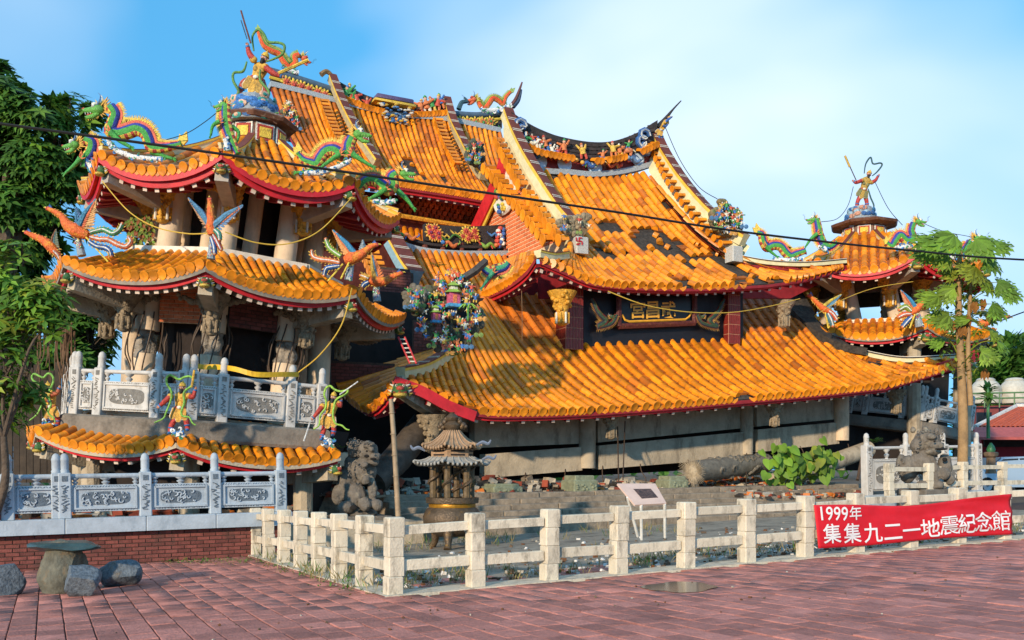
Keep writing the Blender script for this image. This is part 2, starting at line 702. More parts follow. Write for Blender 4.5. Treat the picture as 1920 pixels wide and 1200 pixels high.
def pave():
	pu, pv, gap = 0.235, 0.33, 0.010
	a, b, h = pu / 2 - gap / 2, pv / 2 - gap / 2, 0.03
	e = 0.006
	vs = [(-a, -b, -h), (a, -b, -h), (a, b, -h), (-a, b, -h), (-a, -b, -e), (a, -b, -e), (a, b, -e), (-a, b, -e),
		  (-a + e, -b + e, 0), (a - e, -b + e, 0), (a - e, b - e, 0), (-a + e, b - e, 0)]
	fs = [(0, 1, 5, 4), (1, 2, 6, 5), (2, 3, 7, 6), (3, 0, 4, 7), (4, 5, 9, 8), (5, 6, 10, 9), (6, 7, 11, 10), (7, 4, 8, 11), (8, 9, 10, 11)]
	me = raw_mesh('paver', vs, fs, PAVE)
	pc = Pieces(PAVED_ROOT, 295)
	r = random.Random(3)
	nrm = Vector((-0.0345, 0.0086, 1)).normalized()
	for i in range(-66, 96):
		off = 0.5 * (i % 2) + r.uniform(-0.08, 0.08)
		for j in range(-32, 24):
			u, v = (i + 0.5) * pu, (j + off) * pv
			if u > -0.1 and v > 0.0 and not (u < 4 and v < 1.1):
				continue
			if v > 7.35 and u <= 0:
				continue
			if u > 0 and -0.18 < v < 0.3:
				continue
			p = gpt(u, v)
			if p.y < 5.8 or not -500 < 960 + F * p.x / p.y < 2500:
				continue
			z = (nrm + Vector((r.gauss(0, .008), r.gauss(0, .008), 0))).normalized()
			y = (V - z * V.dot(z)).normalized()
			x = y.cross(z)
			pc.add('paver', me, frame(p + UP * r.gauss(0, .0022), x, y, z), PAVED_ROOT, 0.25)
	pc.finish()
	MB().grid([[gpt(-22 + i * 1.0, -14 + j * 1.0) - UP * .024 for j in range(23)] for i in range(52)]).build('paver_bed', PAVE_BED, PAVED_ROOT)


pave()
# light concrete kerb line on which the fence stands
KERB = thing('kerb', 'flush pale kerb under the white concrete fence', 'kerb', gpt(0, 0))
KERB['kind'] = 'structure'
del KERB['category']
for (a, b) in (((-0.16, -0.17), (17, 0.29)), ((-0.16, 0.29), (0.14, 7.5))):
	n = 18
	k = MB()
	rows = []
	for i in range(n + 1):
		t = i / n
		if b[0] - a[0] > 1:
			l, rr = gpt(a[0] + (b[0] - a[0]) * t, a[1]), gpt(a[0] + (b[0] - a[0]) * t, b[1])
		else:
			l, rr = gpt(b[0], a[1] + (b[1] - a[1]) * t), gpt(a[0], a[1] + (b[1] - a[1]) * t)
		rows.append([l - UP * .06, l + UP * .012, rr + UP * .012, rr - UP * .06])
	k.grid(rows).build('kerb_run', CONC_W, KERB)

# broken concrete court inside the fence
COURT = mat('cracked_concrete_court', '#8d8271', rough=0.92, var=0.3, scale=4, bump=0.5, bscale=18, dirt='#3d352a', dirt_amt=0.45, dirt_scale=1.6)
o = MB()
rows = []
for i in range(30):
	rows.append([gpt(0.15 + i * 0.62, 0.3 + j * 0.5) + UP * (0.0 + 0.02 * mnoise.noise(Vector((i * .7, j * .8, 3)))) for j in range(19)])
o.grid(rows)
c = o.build('court_floor', COURT)
c['kind'] = 'structure'

# ================================================================== THE CONCRETE FENCE
def fence_post(root, p, ax, ay, h=0.9, w=0.183, blocks=4, seed=0):
	r = random.Random(seed)
	lean = Vector((r.gauss(0, .012), r.gauss(0, .012), 0))
	post = part_empty('fence_post', root)
	hb = h / (blocks + 0.15)
	z = -0.03
	for k in range(blocks):
		hh = hb * (1.0 if k else 1.1)
		s = w * (1.0 if k < blocks - 1 else 1.05) * r.uniform(.985, 1.015)
		tw = r.gauss(0, .012)
		x = (ax * math.cos(tw) + ay * math.sin(tw)).normalized()
		y = UP.cross(x)
		MB().cbox(p + UP * (z + hh / 2) + lean * (z + hh / 2) + ax * r.gauss(0, .005) + ay * r.gauss(0, .003), x, y, UP, s, s, hh - 0.004, bev=0.012).build('block', CONC_W, post)
		z += hh
	return post


def fence(name, label, pts, h=0.9, seed=1, w=0.183):
	root = thing(name, label, 'fence', pts[0], 'white concrete fences')
	r = random.Random(seed)
	for i, p in enumerate(pts):
		q = pts[min(i + 1, len(pts) - 1)] - pts[max(i - 1, 0)]
		ax = Vector((q.x, q.y, 0)).normalized()
		fence_post(root, p, ax, UP.cross(ax), h, w, seed=seed * 50 + i)
	for a, b in zip(pts, pts[1:]):
		d = (b - a)
		L = d.length - w * 1.02
		x = d.normalized()
		y = UP.cross(x).normalized()
		z = x.cross(y)
		for zz, hh in ((0.72, 0.10), (0.315, 0.115)):
			s = r.gauss(0, .006)
			MB().cbox((a + b) / 2 + UP * (zz * h / 0.9 + r.gauss(0, .008)) + y * r.gauss(0, .008), (x + UP * s).normalized(), y, (z - x * s).normalized(),
					  L, 0.085, hh * h / 0.9, bev=0.008).build('fence_rail', CONC_W, root)
	return root


def u_of(px, v=0.0):
	p = at_v(px, 1000, v)
	return (p - C0).dot(U)


def v_of(px, u=0.0):
	p = at_u(px, 1000, u)
	return (p - C0).dot(V)


front_u = [u_of(x) for x in (738, 892, 1030, 1160, 1285, 1400, 1510, 1605, 1705, 1796, 1880)]
FRONT = [gpt(u, 0) for u in front_u]
side_v = [v_of(x) for x in (683, 637, 597, 563, 532, 504, 480)]
SIDE = [gpt(0, v) for v in side_v]
fence('concrete_fence', 'white block concrete fence along the plaza with the red banner', FRONT, seed=2)
fence('concrete_fence', 'white concrete fence running back from the corner to the brick wall', SIDE, seed=3)
# rails that tie the side fence to the corner post, and the runs on the far side
far = [gpt(front_u[-1] + 0.95 * k, -0.18 * k) for k in range(1, 3)]
fence('concrete_fence', 'short end of white fence beyond the red banner', far, seed=4)
back = [at_v(x, y, 6.2) for x, y in ((1668, 936), (1742, 934), (1805, 930), (1880, 928), (1945, 926))]
fence('concrete_fence', 'white concrete fence behind the mossy lion and the banner', back, seed=5)
x = (SIDE[0] - FRONT[0])
d = x.normalized()
sf = [o for o in COL.objects if o.get('label', '').startswith('white concrete fence running')][0]
for zz, hh in ((0.72, 0.10), (0.315, 0.115)):
	MB().cbox((FRONT[0] + SIDE[0]) / 2 + UP * zz, d, UP.cross(d), UP, x.length - .2, .085, hh, bev=.008).build('fence_rail', CONC_W, sf)
ff = [o for o in COL.objects if o.get('label', '').startswith('short end')][0]
x = far[0] - FRONT[-1]
d = x.normalized()
for zz, hh in ((0.72, 0.10), (0.315, 0.115)):
	MB().cbox((FRONT[-1] + far[0]) / 2 + UP * zz, d, UP.cross(d), UP, x.length - .2, .085, hh, bev=.008).build('fence_rail', CONC_W, ff)


# ================================================================== THE BANNER
def glyphs(text, size=1.0, bold=0.0):
	"""mesh of a text with Blender's own font: vertices (x, y) and faces"""
	cu = bpy.data.curves.new('glyph', 'FONT')
	cu.body = text
	cu.size = size
	cu.resolution_u = 3
	cu.offset = bold
	cu.fill_mode = 'BOTH'
	ob = bpy.data.objects.new('glyph', cu)
	COL.objects.link(ob)
	dg = bpy.context.evaluated_depsgraph_get()
	me = bpy.data.meshes.new_from_object(ob.evaluated_get(dg))
	bm = bmesh.new()
	bm.from_mesh(me)
	bmesh.ops.triangulate(bm, faces=bm.faces[:])
	for _ in range(3):
		es = [e for e in bm.edges if e.calc_length() > 0.11 * size]
		if es:
			bmesh.ops.subdivide_edges(bm, edges=es, cuts=1)
			bmesh.ops.triangulate(bm, faces=bm.faces[:])
	bm.verts.index_update()
	vs = [Vector((v.co.x, v.co.y, 0)) for v in bm.verts]
	fs = [tuple(v.index for v in f.verts) for f in bm.faces]
	bm.free()
	bpy.data.objects.remove(ob)
	bpy.data.curves.remove(cu)
	bpy.data.meshes.remove(me)
	return vs, fs


def glyph_box(text, bold):
	vs, fs = glyphs(text, 1.0, bold)
	if not vs:
		return [], []
	x0, x1 = min(v.x for v in vs), max(v.x for v in vs)
	y0, y1 = min(v.y for v in vs), max(v.y for v in vs)
	return vs, fs, (x0, x1, y0, y1)


BAN = dict(TL=(1526, 947), TR=(1893, 926), BR=(1898, 1001), BL=(1532, 1028))
BV = -0.125


def ban_pt(a, b, lift=0.0):
	"""a along, b down the banner"""
	tl, tr = Vector(BAN['TL']), Vector(BAN['TR'])
	bl, br = Vector(BAN['BL']), Vector(BAN['BR'])
	top = tl.lerp(tr, a)
	top.y += 9.0 * math.sin(math.pi * a) * (1 if a < .95 else .8) - 2.0 * math.sin(3 * math.pi * a)
	bot = bl.lerp(br, a)
	bot.y += 1.5 * math.sin(2.2 * math.pi * a)
	q = top.lerp(bot, b)
	w = 0.036 * math.sin(9.5 * (b * 0.75 + (1 - a) * 0.9) + 1.2) * max(0, a - .25) * (1.2 - b * .7)
	w += 0.011 * math.sin(26 * (b * .9 - a * .45)) * (a ** 1.2)
	w += 0.022 * math.sin(3.1 * math.pi * a + b * 1.4)
	# it rests on the posts
	p = at_v(q.x, q.y, BV - lift)
	return p - V * (abs(w) * 0.9 + w * 0.3)


bn = thing('banner', 'red cloth banner with white Chinese lettering tied to the fence', 'banner', FRONT[8])
NB, MBn = 70, 16
bgrid = MB().grid([[ban_pt(i / NB, j / MBn) for j in range(MBn + 1)] for i in range(NB + 1)])
BANRED = mat('red_banner_cloth', (0.62, 0.012, 0.022), rough=0.55, var=0.08, scale=4, bump=0.1, bscale=120, spec=0.3)
bo = bgrid.build('cloth', BANRED, bn, smooth='all')
sm = bo.modifiers.new('thick', 'SOLIDIFY')
sm.thickness = 0.004
LETTER = mat('white_banner_print', '#e9e4df', rough=0.6, var=0.04, scale=4, bump=0)


def inv_ban(px, py):
	tl, tr = Vector(BAN['TL']), Vector(BAN['TR'])
	bl, br = Vector(BAN['BL']), Vector(BAN['BR'])
	a = (px - 1529) / (1895 - 1529)
	for _ in range(3):
		t, b_ = tl.lerp(tr, a).y + 9 * math.sin(math.pi * a), bl.lerp(br, a).y
	return a, (py - t) / (b_ - t)


lt = MB()
line2 = [('集', 1557, 1000), ('集', 1596, 999), ('九', 1635, 998), ('二', 1672, 996), ('一', 1707, 993), ('地', 1742, 990),
		 ('震', 1776, 986), ('紀', 1809, 982.5), ('念', 1842, 979), ('館', 1875, 976)]
line1 = [('1', 1541, 963, 14), ('9', 1555, 963.5, 14), ('9', 1569, 964, 14), ('9', 1583, 964.5, 14), ('年', 1604, 963, 24)]
for ch, px, py, w, h in [(c_, x_, y_, 34, 37) for c_, x_, y_ in line2] + [(c_, x_, y_, w_, 25) for c_, x_, y_, w_ in line1]:
	vs, fs, (x0, x1, y0, y1) = glyph_box(ch, 0.004 if ch in '震館' else 0.010)
	big = max(x1 - x0, y1 - y0) if ord(ch) > 255 else (y1 - y0)
	cx, cy = (x0 + x1) / 2, (y0 + y1) / 2
	sx = w * 0.94 if ord(ch) > 255 else h * 0.62 / 0.72
	out = []
	for vtx in vs:
		gx, gy = (vtx.x - cx) / big, (vtx.y - cy) / big
		sk = gx * (w if ord(ch) > 255 else h * .8)
		a, b = inv_ban(px + sk, py - sk * 0.075 - gy * h)
		out.append(ban_pt(a, b, 0.016))
	lt.add(out, fs)
lt.build('lettering', LETTER, bn)
for (px, py) in ((1526, 947), (1893, 926), (1898, 1001), (1532, 1028)):
	p = at_v(px, py, BV)
	MB().tube([p, p + V * .12 + UP * .05, p + V * .2], .006, 5).build('tie_cord', WHITE, bn)

# ================================================================== ROOF BUILDING
def _tile_mesh(name, end=False, worn=False):
	k = 7
	vs, fs = [], []
	for (y, r) in ((0.0, 0.92), (0.97, 0.98), (1.0, 1.01)):
		for i in range(k):
			a = math.pi * (-0.06 + 1.12 * i / (k - 1))
			vs.append((math.cos(a) * r, y, math.sin(a) * r + 0.05))
	for j in range(2):
		for i in range(k - 1):
			fs.append((j * k + i, j * k + i + 1, (j + 1) * k + i + 1, (j + 1) * k + i))
	fs.append(tuple(2 * k + i for i in range(k)))
	if end:
		o = len(vs)
		n = 12
		for (y, r) in ((0.98, 1.14), (1.07, 1.14), (1.075, 0.92), (1.066, 0.84)):
			for i in range(n):
				a = 2 * math.pi * i / n
				# a round face with a small point below
				q = 1.0 + (0.16 if i == 9 else 0.0)
				vs.append((math.cos(a) * r, y, math.sin(a) * r * q + 0.12))
		for j in range(3):
			for i in range(n):
				fs.append((o + j * n + i, o + j * n + (i + 1) % n, o + (j + 1) * n + (i + 1) % n, o + (j + 1) * n + i))
		fs.append(tuple(o + 3 * n + i for i in range(n)))
		fs.append(tuple(o + i for i in range(n - 1, -1, -1)))
	return raw_mesh(name, vs, fs, TILE2 if worn else TILE, smooth=True)


ME_TILE = _tile_mesh('barrel_tile')
ME_TILE_W = _tile_mesh('barrel_tile_worn', worn=True)
ME_END = _tile_mesh('eave_tile', end=True)


def _drip_mesh():
	out = [(-1, 0.1), (-0.95, -0.35), (-0.6, -0.8), (0, -1.15), (0.6, -0.8), (0.95, -0.35), (1, 0.1), (0.5, -0.12), (0, -0.2), (-0.5, -0.12)]
	k = len(out)
	vs = [(x, 0.10, z) for x, z in out] + [(x, 0.0, z) for x, z in out]
	fs = [tuple(range(k - 1, -1, -1)), tuple(range(k, 2 * k))] + [(i, (i + 1) % k, (i + 1) % k + k, i + k) for i in range(k)]
	return raw_mesh('drip_tile', vs, fs, TILE)


ME_DRIP = _drip_mesh()
RAFT_END = mat('rafter_end_paint', '#cdb9a6', rough=0.7, var=0.2, scale=8, dirt='#6b3a34', dirt_amt=0.2)
RAFT_GREY = mat('bare_rafter', '#8a7d6c', rough=0.85, var=0.2, scale=8)


def _rafter_mesh(name, m_body, m_end):
	# runs along -Y (inwards), its end face at y = 0
	vs = [(-.5, 0, -1), (.5, 0, -1), (.5, 0, 0), (-.5, 0, 0), (-.5, -1, -1), (.5, -1, -1), (.5, -1, 0), (-.5, -1, 0)]
	fs = [(0, 1, 2, 3), (1, 5, 6, 2), (4, 0, 3, 7), (0, 4, 5, 1), (3, 2, 6, 7), (5, 4, 7, 6)]
	me = raw_mesh(name, vs, fs, [m_body, m_end])
	me.polygons[0].material_index = 1
	return me


ME_RAFT = _rafter_mesh('rafter', DRED, RAFT_END)
ME_RAFT_G = _rafter_mesh('rafter_grey', RAFT_GREY, RAFT_END)


class Slope:
	"""a roof slope between a top line T(s) and an eave line E(s), sagging between them"""

	def __init__(self, T, E, sag=0.3, par=None):
		self.T, self.E, self.sag, self.par = T, E, sag, par

	def S(self, s, t):
		p = self.T(s).lerp(self.E(s), t)
		g = self.sag(s) if callable(self.sag) else self.sag
		p.z -= g * 4 * t * (1 - t)
		return p

	def row(self, s, t):
		"""position along row s: rows stay parallel where par = (eave half width, top half width)"""
		if self.par is None:
			return self.S(s, t)
		we, wt = self.par
		w = wt + (we - wt) * t
		return self.S(0.5 + (s - 0.5) * we / w, t)

	def tmin(self, s):
		if self.par is None:
			return 0.0
		we, wt = self.par
		x = abs(s - 0.5) * 2 * we
		return clamp((x - wt) / max(1e-6, we - wt), 0, 0.97)

	def nrm(self, s, t, e=0.01):
		a = self.S(min(s + e, 1), t) - self.S(max(s - e, 0), t)
		b = self.S(s, min(t + e, 1)) - self.S(s, max(t - e, 0))
		n = a.cross(b)
		if n.length < 1e-9:
			return UP.copy()
		n.normalize()
		n = n if n.z > 0 else -n
		return (n + UP * .35).normalized()


def lay_slope(root, pieces, part, sl, n, m, r=None, hole=None, worn=None, eave=True, caps=True, pan=True, inset=(0.5, 0.5), sheet=True, seed=0, rag=0.0,
			  fascia=0.2, rafters=None, raft_len=0.6, raft_mesh=None, soffit_m=None):
	rnd = random.Random(seed)
	hole = hole or (lambda s, t: False)
	# pan tiles between the rows
	if pan:
		mb = MB()
		nc = int(m * 1.35)
		ns = n
		for c in range(nc):
			t0, t1 = c / nc, (c + 1) / nc
			for i in range(ns):
				s0, s1 = i / ns, (i + 1) / ns
				h = hole((s0 + s1) / 2, (t0 + t1) / 2)
				n0 = sl.nrm((s0 + s1) / 2, (t0 + t1) / 2)
				lo, hi = (-0.02, -0.02) if h else (0.004, 0.034)
				q = [sl.S(s0, t0) + n0 * lo, sl.S(s1, t0) + n0 * lo, sl.S(s1, t1) + n0 * hi, sl.S(s0, t1) + n0 * hi]
				e = [sl.S(s0, t1) + n0 * (-0.02), sl.S(s1, t1) + n0 * (-0.02)]
				mb.add(q + e, [(0, 3, 2, 1), (3, 4, 5, 2)], 1 if h else 0)
		mb.build('pan_tile_layer', [PAN, MORTAR], part, kind='stuff')
	# body under the tiles
	if sheet:
		mb = MB()
		ns, nt = 14, 8
		top = [[sl.S(i / ns, j / nt) - UP * 0.045 for j in range(nt + 1)] for i in range(ns + 1)]
		bot = [[sl.S(i / ns, j / nt) - UP * (0.065 + fascia * 0.5) for j in range(nt + 1)] for i in range(ns + 1)]
		mb.grid(top, 0).grid(bot, 1)
		for i in range(ns):
			mb.add([top[i][nt], top[i + 1][nt], bot[i + 1][nt], bot[i][nt]], [(0, 1, 2, 3)], 1)
		for j in range(nt):
			mb.add([top[0][j], top[0][j + 1], bot[0][j + 1], bot[0][j]], [(0, 1, 2, 3)], 1)
			mb.add([top[ns][j], top[ns][j + 1], bot[ns][j + 1], bot[ns][j]], [(0, 1, 2, 3)], 1)
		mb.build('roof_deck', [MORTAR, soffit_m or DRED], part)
	for i in range(n):
		s = (i + inset[0]) / n if n > 1 else 0.5
		tm = sl.tmin(s)
		mm = max(1, int(round(m * (1 - tm))))
		dt = (1 - tm) / mm
		for j in range(mm):
			t0, t1 = tm + j * dt, tm + (j + 1) * dt
			last = j == mm - 1
			broken = hole(s, (t0 + t1) / 2)
			if broken and rnd.random() > .22:
				continue
			p0, p1 = sl.row(s, t0), sl.row(s, t1)
			ax = p1 - p0
			if ax.length < 0.02:
				continue
			nn = sl.nrm(clamp(s, .02, .98), (t0 + t1) / 2)
			y = ax.normalized()
			x = y.cross(nn).normalized()
			z = x.cross(y)
			if broken:
				y = (y + x * rnd.uniform(-.9, .9)).normalized()
				ax = ax * rnd.uniform(.25, .7)
				last = False
			jit = rnd.gauss(0, 0.008 + rag) + (rag * 2 if rnd.random() < .1 else 0)
			y2 = (y + x * jit).normalized()
			x = y2.cross(z).normalized()
			ln = ax.length * 1.05
			isend = last and eave
			me = ME_END if isend else (ME_TILE_W if ((worn and worn(s, (t0 + t1) / 2)) or rnd.random() < .09) else ME_TILE)
			rr = r or 0.1
			M = frame(p0 + z * (0.012 + rnd.uniform(0, .008)) + x * rnd.gauss(0, .004), x * rr, y2 * ln, z * rr)
			pieces.add('eave_tile' if isend else 'roof_tile', me, M, part, rr * 2)
		if eave and caps and i < n - 1 and not hole((i + 1) / n, .97):
			s2 = (i + 1 + inset[0] - 0.5) / n
			p = sl.S(s2, 1.0)
			d = sl.S(s2, 1.0) - sl.S(s2, 0.93)
			d.z = 0
			d.normalize()
			tx = (sl.S(min(s2 + .01, 1), 1) - sl.S(max(s2 - .01, 0), 1)).normalized()
			yy = (d - tx * d.dot(tx)).normalized()
			zz = tx.cross(yy)
			if zz.z < 0:
				tx, zz = -tx, -zz
			w = (sl.S((i + 1) / n, 1) - sl.S(i / n, 1)).length * 0.5
			pieces.add('drip_tile', ME_DRIP, frame(p + zz * .02 - yy * .02, tx * w * .82, yy * .3, zz * rr * 1.15), part, rr * 2)
	if fascia:
		mb = MB()
		ns = 24
		for (o0, o1, mi, th) in ((-0.05, -0.05 - fascia, 0, 0.05),):
			A, B, A2, B2 = [], [], [], []
			for i in range(ns + 1):
				s = i / ns
				p = sl.S(s, 1.0)
				d = sl.S(s, 1.0) - sl.S(s, 0.9)
				d.z = 0
				d.normalize()
				A.append(p + UP * o0 - d * 0.06)
				B.append(p + UP * o1 - d * 0.10)
				A2.append(A[-1] - d * th)
				B2.append(B[-1] - d * th)
			mb.grid([A, B], mi).grid([B, B2], mi).grid([A2, B2], mi).grid([A, A2], mi)
		mb.build('fascia_board', RED, part)
	if rafters:
		for i in range(rafters):
			s = (i + .5) / rafters
			p = sl.S(s, 1.0)
			d = sl.S(s, 1.0) - sl.S(s, 0.9)
			tx = (sl.S(min(s + .01, 1), 1) - sl.S(max(s - .01, 0), 1)).normalized()
			d = (d - tx * d.dot(tx)).normalized()
			d.z = clamp(d.z, -0.25, 0.05)
			d.normalize()
			zz = tx.cross(d).normalized()
			if zz.z < 0:
				tx, zz = -tx, -zz
			q = p - UP * (0.05 + fascia + 0.005) - d * 0.16
			pieces.add('rafter', raft_mesh or ME_RAFT, frame(q, tx * 0.095, d * raft_len, zz * 0.1), part, 0.1)


def px_curve(pts):
	"""(px, py, v) points on planes behind the fence -> 3D curve"""
	return curve_fn([at_v(x, y, v) for x, y, v in pts])


def px_pts(pts, n=6):
	return spline([at_v(x, y, v) for x, y, v in pts], n)


def ridge(part, pts, w, h, name='ridge', side_m=CREAM, top_m=RIDGE_T, stripe_m=YEL, bars=True, up=UP):
	"""stuccoed roof ridge: cream sides with a coloured band, brown capping crossed by white joints"""
	o = MB().sweep(pts, [(-w / 2, -0.05), (-w / 2, h * 0.55), (-w / 2 - .015, h * .57), (-w / 2 - .015, h * 0.86), (-w * .62, h * .88), (-w * .62, h),
						 (w * .62, h), (w * .62, h * .88), (w / 2 + .015, h * .86), (w / 2 + .015, h * .57), (w / 2, h * 0.55), (w / 2, -0.05)],
				   mi=[0, 0, 2, 2, 1, 1, 1, 2, 2, 0, 0, 0], up=up).build(name, [side_m, top_m, stripe_m], part)
	if bars:
		L = [0]
		for a, b in zip(pts, pts[1:]):
			L.append(L[-1] + (b - a).length)
		step = 0.55
		k = 1
		f = curve_fn(pts)
		while k * step < L[-1] - .2:
			s = k * step / L[-1]
			p, q = f(s), f(min(1, s + .01))
			t = (q - p).normalized()
			sd = t.cross(up).normalized()
			u2 = sd.cross(t)
			if u2.dot(up) < 0:
				u2 = -u2
			for e in (-.04, .04):
				MB().fbox(p + u2 * (h + .006) + t * e, sd, t, u2, w * 1.26, .025, .02).build('joint_bar', WHITE, o)
			k += 1
	return o


def brick_wall(part, pieces, O, X, Y, W_, H_, bl=0.24, bh=0.075, inside=None, m=None, joint=None, depth=0.03, name='brick', gap=0.012, limit_cut=True, sheet_poly=None):
	"""bricks laid on the plane O + X*a + Y*b (unit vectors), proud of a joint sheet"""
	N = X.cross(Y).normalized()
	if N.dot(EYE - O) < 0:
		N = -N
	inside = inside or (lambda a, b: True)
	m = m or BRICK_O
	key = 'brick_%s' % m.name
	me = bpy.data.meshes.get(key)
	if me is None:
		e = .06
		vs = [(-.5, -.5, 0), (.5, -.5, 0), (.5, .5, 0), (-.5, .5, 0), (-.5, -.5, .8), (.5, -.5, .8), (.5, .5, .8), (-.5, .5, .8),
			  (-.48, -.5 + e, 1), (.48, -.5 + e, 1), (.48, .5 - e, 1), (-.48, .5 - e, 1)]
		fs = [(0, 1, 5, 4), (1, 2, 6, 5), (2, 3, 7, 6), (3, 0, 4, 7), (4, 5, 9, 8), (5, 6, 10, 9), (6, 7, 11, 10), (7, 4, 8, 11), (8, 9, 10, 11)]
		me = raw_mesh(key, vs, fs, m)
	rows = int(H_ / bh)
	for j in range(rows):
		off = 0.5 * bl * (j % 2)
		for i in range(-1, int(W_ / bl) + 1):
			a, b = (i + .5) * bl + off, (j + .5) * bh
			if a - bl / 2 < -1e-4 or a + bl / 2 > W_ + bl * .02 or not inside(a, b):
				# half bricks close the ends
				ok = False
				for da in (-bl / 4, bl / 4):
					if 0 <= a + da - bl / 4 + 1e-4 and a + da + bl / 4 <= W_ + 1e-3 and inside(a + da, b):
						pieces.add(name, me, frame(O + X * (a + da) + Y * b + N * R.uniform(-.003, .003), X * (bl / 2 - gap), Y * (bh - gap), N * depth), part, bl / 2)
				continue
			pieces.add(name, me, frame(O + X * a + Y * b + N * R.uniform(-.003, .003), X * (bl - gap), Y * (bh - gap), N * depth), part, bl)
	if sheet_poly:
		MB().plate([O + X * a + Y * b + N * (depth * .45 - .05) for a, b in sheet_poly], N, 0.1).build('joint_bed', joint or JOINT, part)

# ================================================================== THE MAIN HALL
HALL = thing('temple_hall', 'collapsed main hall with double orange tiled roof and black name board', 'temple', uv(9, 13, 0.8))
HP = Pieces(HALL, 295)
VL, VT = 11.0, 15.8


def blob_hole(spots):
	def f(s, t):
		for (a, b, ra, rb) in spots:
			d = ((s - a) / ra) ** 2 + ((t - b) / rb) ** 2
			if d < 1 + 0.5 * mnoise.noise(Vector((s * 37, t * 29, 1.3))):
				return True
		return False
	return f


lower = part_empty('lower_roof', HALL)
A = Slope(px_curve([(905, 556, VT), (1100, 552, VT), (1300, 553, VT), (1490, 562, VT)]),
		  px_curve([(1112, 769, VL), (1230, 761, VL), (1400, 747, VL), (1540, 735, VL), (1665, 722, VL)]), sag=0.42)
lay_slope(HALL, HP, lower, A, 30, 13, r=0.105, seed=1, fascia=.16, rafters=22, raft_len=.9,
		  hole=blob_hole([(.57, .93, .012, .03), (.47, .96, .02, .03)]), worn=lambda s, t: t < .3)  # browner tiles laid in the top band of the slope
B = Slope(px_curve([(905, 556, VT), (893, 600, 14.6), (872, 640, 13.7), (840, 672, 12.7), (800, 700, 11.8), (762, 708, 11.15)]),
		  px_curve([(1112, 769, VL), (1000, 773, VL), (900, 771, VL), (840, 750, VL), (765, 716, VL)]), sag=lambda s: .42 - .34 * s)
lay_slope(HALL, HP, lower, B, 19, 9, r=0.105, seed=2, fascia=.16, rafters=12, raft_len=.9, hole=lambda s, t: t > .9 and (.62 < s < .74 or .82 < s < .88))
CC = Slope(px_curve([(1490, 562, VT), (1530, 612, 14.6), (1590, 653, 13.4), (1680, 672, 12.5), (1790, 672, 11.2)]),
		   px_curve([(1665, 722, VL), (1720, 706, VL), (1765, 692, VL), (1803, 677, VL)]), sag=lambda s: .42 - .36 * s)
lay_slope(HALL, HP, lower, CC, 11, 9, r=0.105, seed=3, fascia=.14, rafters=7, raft_len=.9, rag=.05,
		  hole=lambda s, t: mnoise.noise(Vector((s * 8, t * 9, 5.5))) > .12 and s < .85 and t < .93)
D = Slope(px_curve([(748, 704, 11.3), (790, 692, 12.2), (838, 664, 13.2), (872, 642, 14.2)]),
		  px_curve([(738, 718, 11.2), (716, 750, 11.5), (690, 768, 12.0), (656, 748, 12.9), (622, 708, 14.2)]), sag=0.05)
lay_slope(HALL, HP, lower, D, 13, 6, r=0.10, seed=4, fascia=.12, rag=.05, rafters=8)
# hip ridge, torn verge and upturned corners
ridge(lower, px_pts([(752, 706, 11.2), (800, 694, 11.9), (840, 668, 12.7), (868, 636, 13.7), (890, 600, 14.6)]), .24, .22, 'hip_ridge')
MB().sweep(px_pts([(1478, 552, 16), (1500, 585, 15.2), (1535, 625, 14.4), (1585, 655, 13.5), (1620, 664, 13.1)]), [(-.5, -.1), (-.5, .12), (-.2, .2), (.5, .14), (.5, -.1)],
		   ).build('torn_verge_bed', MORTAR, lower)
ridge(lower, px_pts([(1588, 654, 13.5), (1640, 669, 12.8), (1700, 677, 12.2), (1790, 672, 11.3)]), .18, .14, 'hip_ridge', bars=False, top_m=WHITE, stripe_m=BLACK)
MB().sweep(px_pts([(1760, 690, 11.3), (1800, 678, 11.1), (1832, 664, 10.9)]), [(-.09, -.2), (-.09, .16), (.09, .16), (.09, -.2)]).build('corner_beam', RED, lower)
MB().sweep(px_pts([(745, 712, 11.2), (790, 745, 11.5), (830, 770, 12.4), (870, 790, 13.5)]), [(-.14, -.3), (-.14, .1), (.14, .1), (.14, -.3)]).build('corner_beam', CONC, lower)
MB().sweep(px_pts([(738, 716, 11.08), (790, 735, 11.02), (840, 762, 10.98), (890, 782, 10.98)]), [(-.03, -.12), (-.03, .14), (.05, .14), (.05, -.12)]).build('corner_fascia', RED, lower)


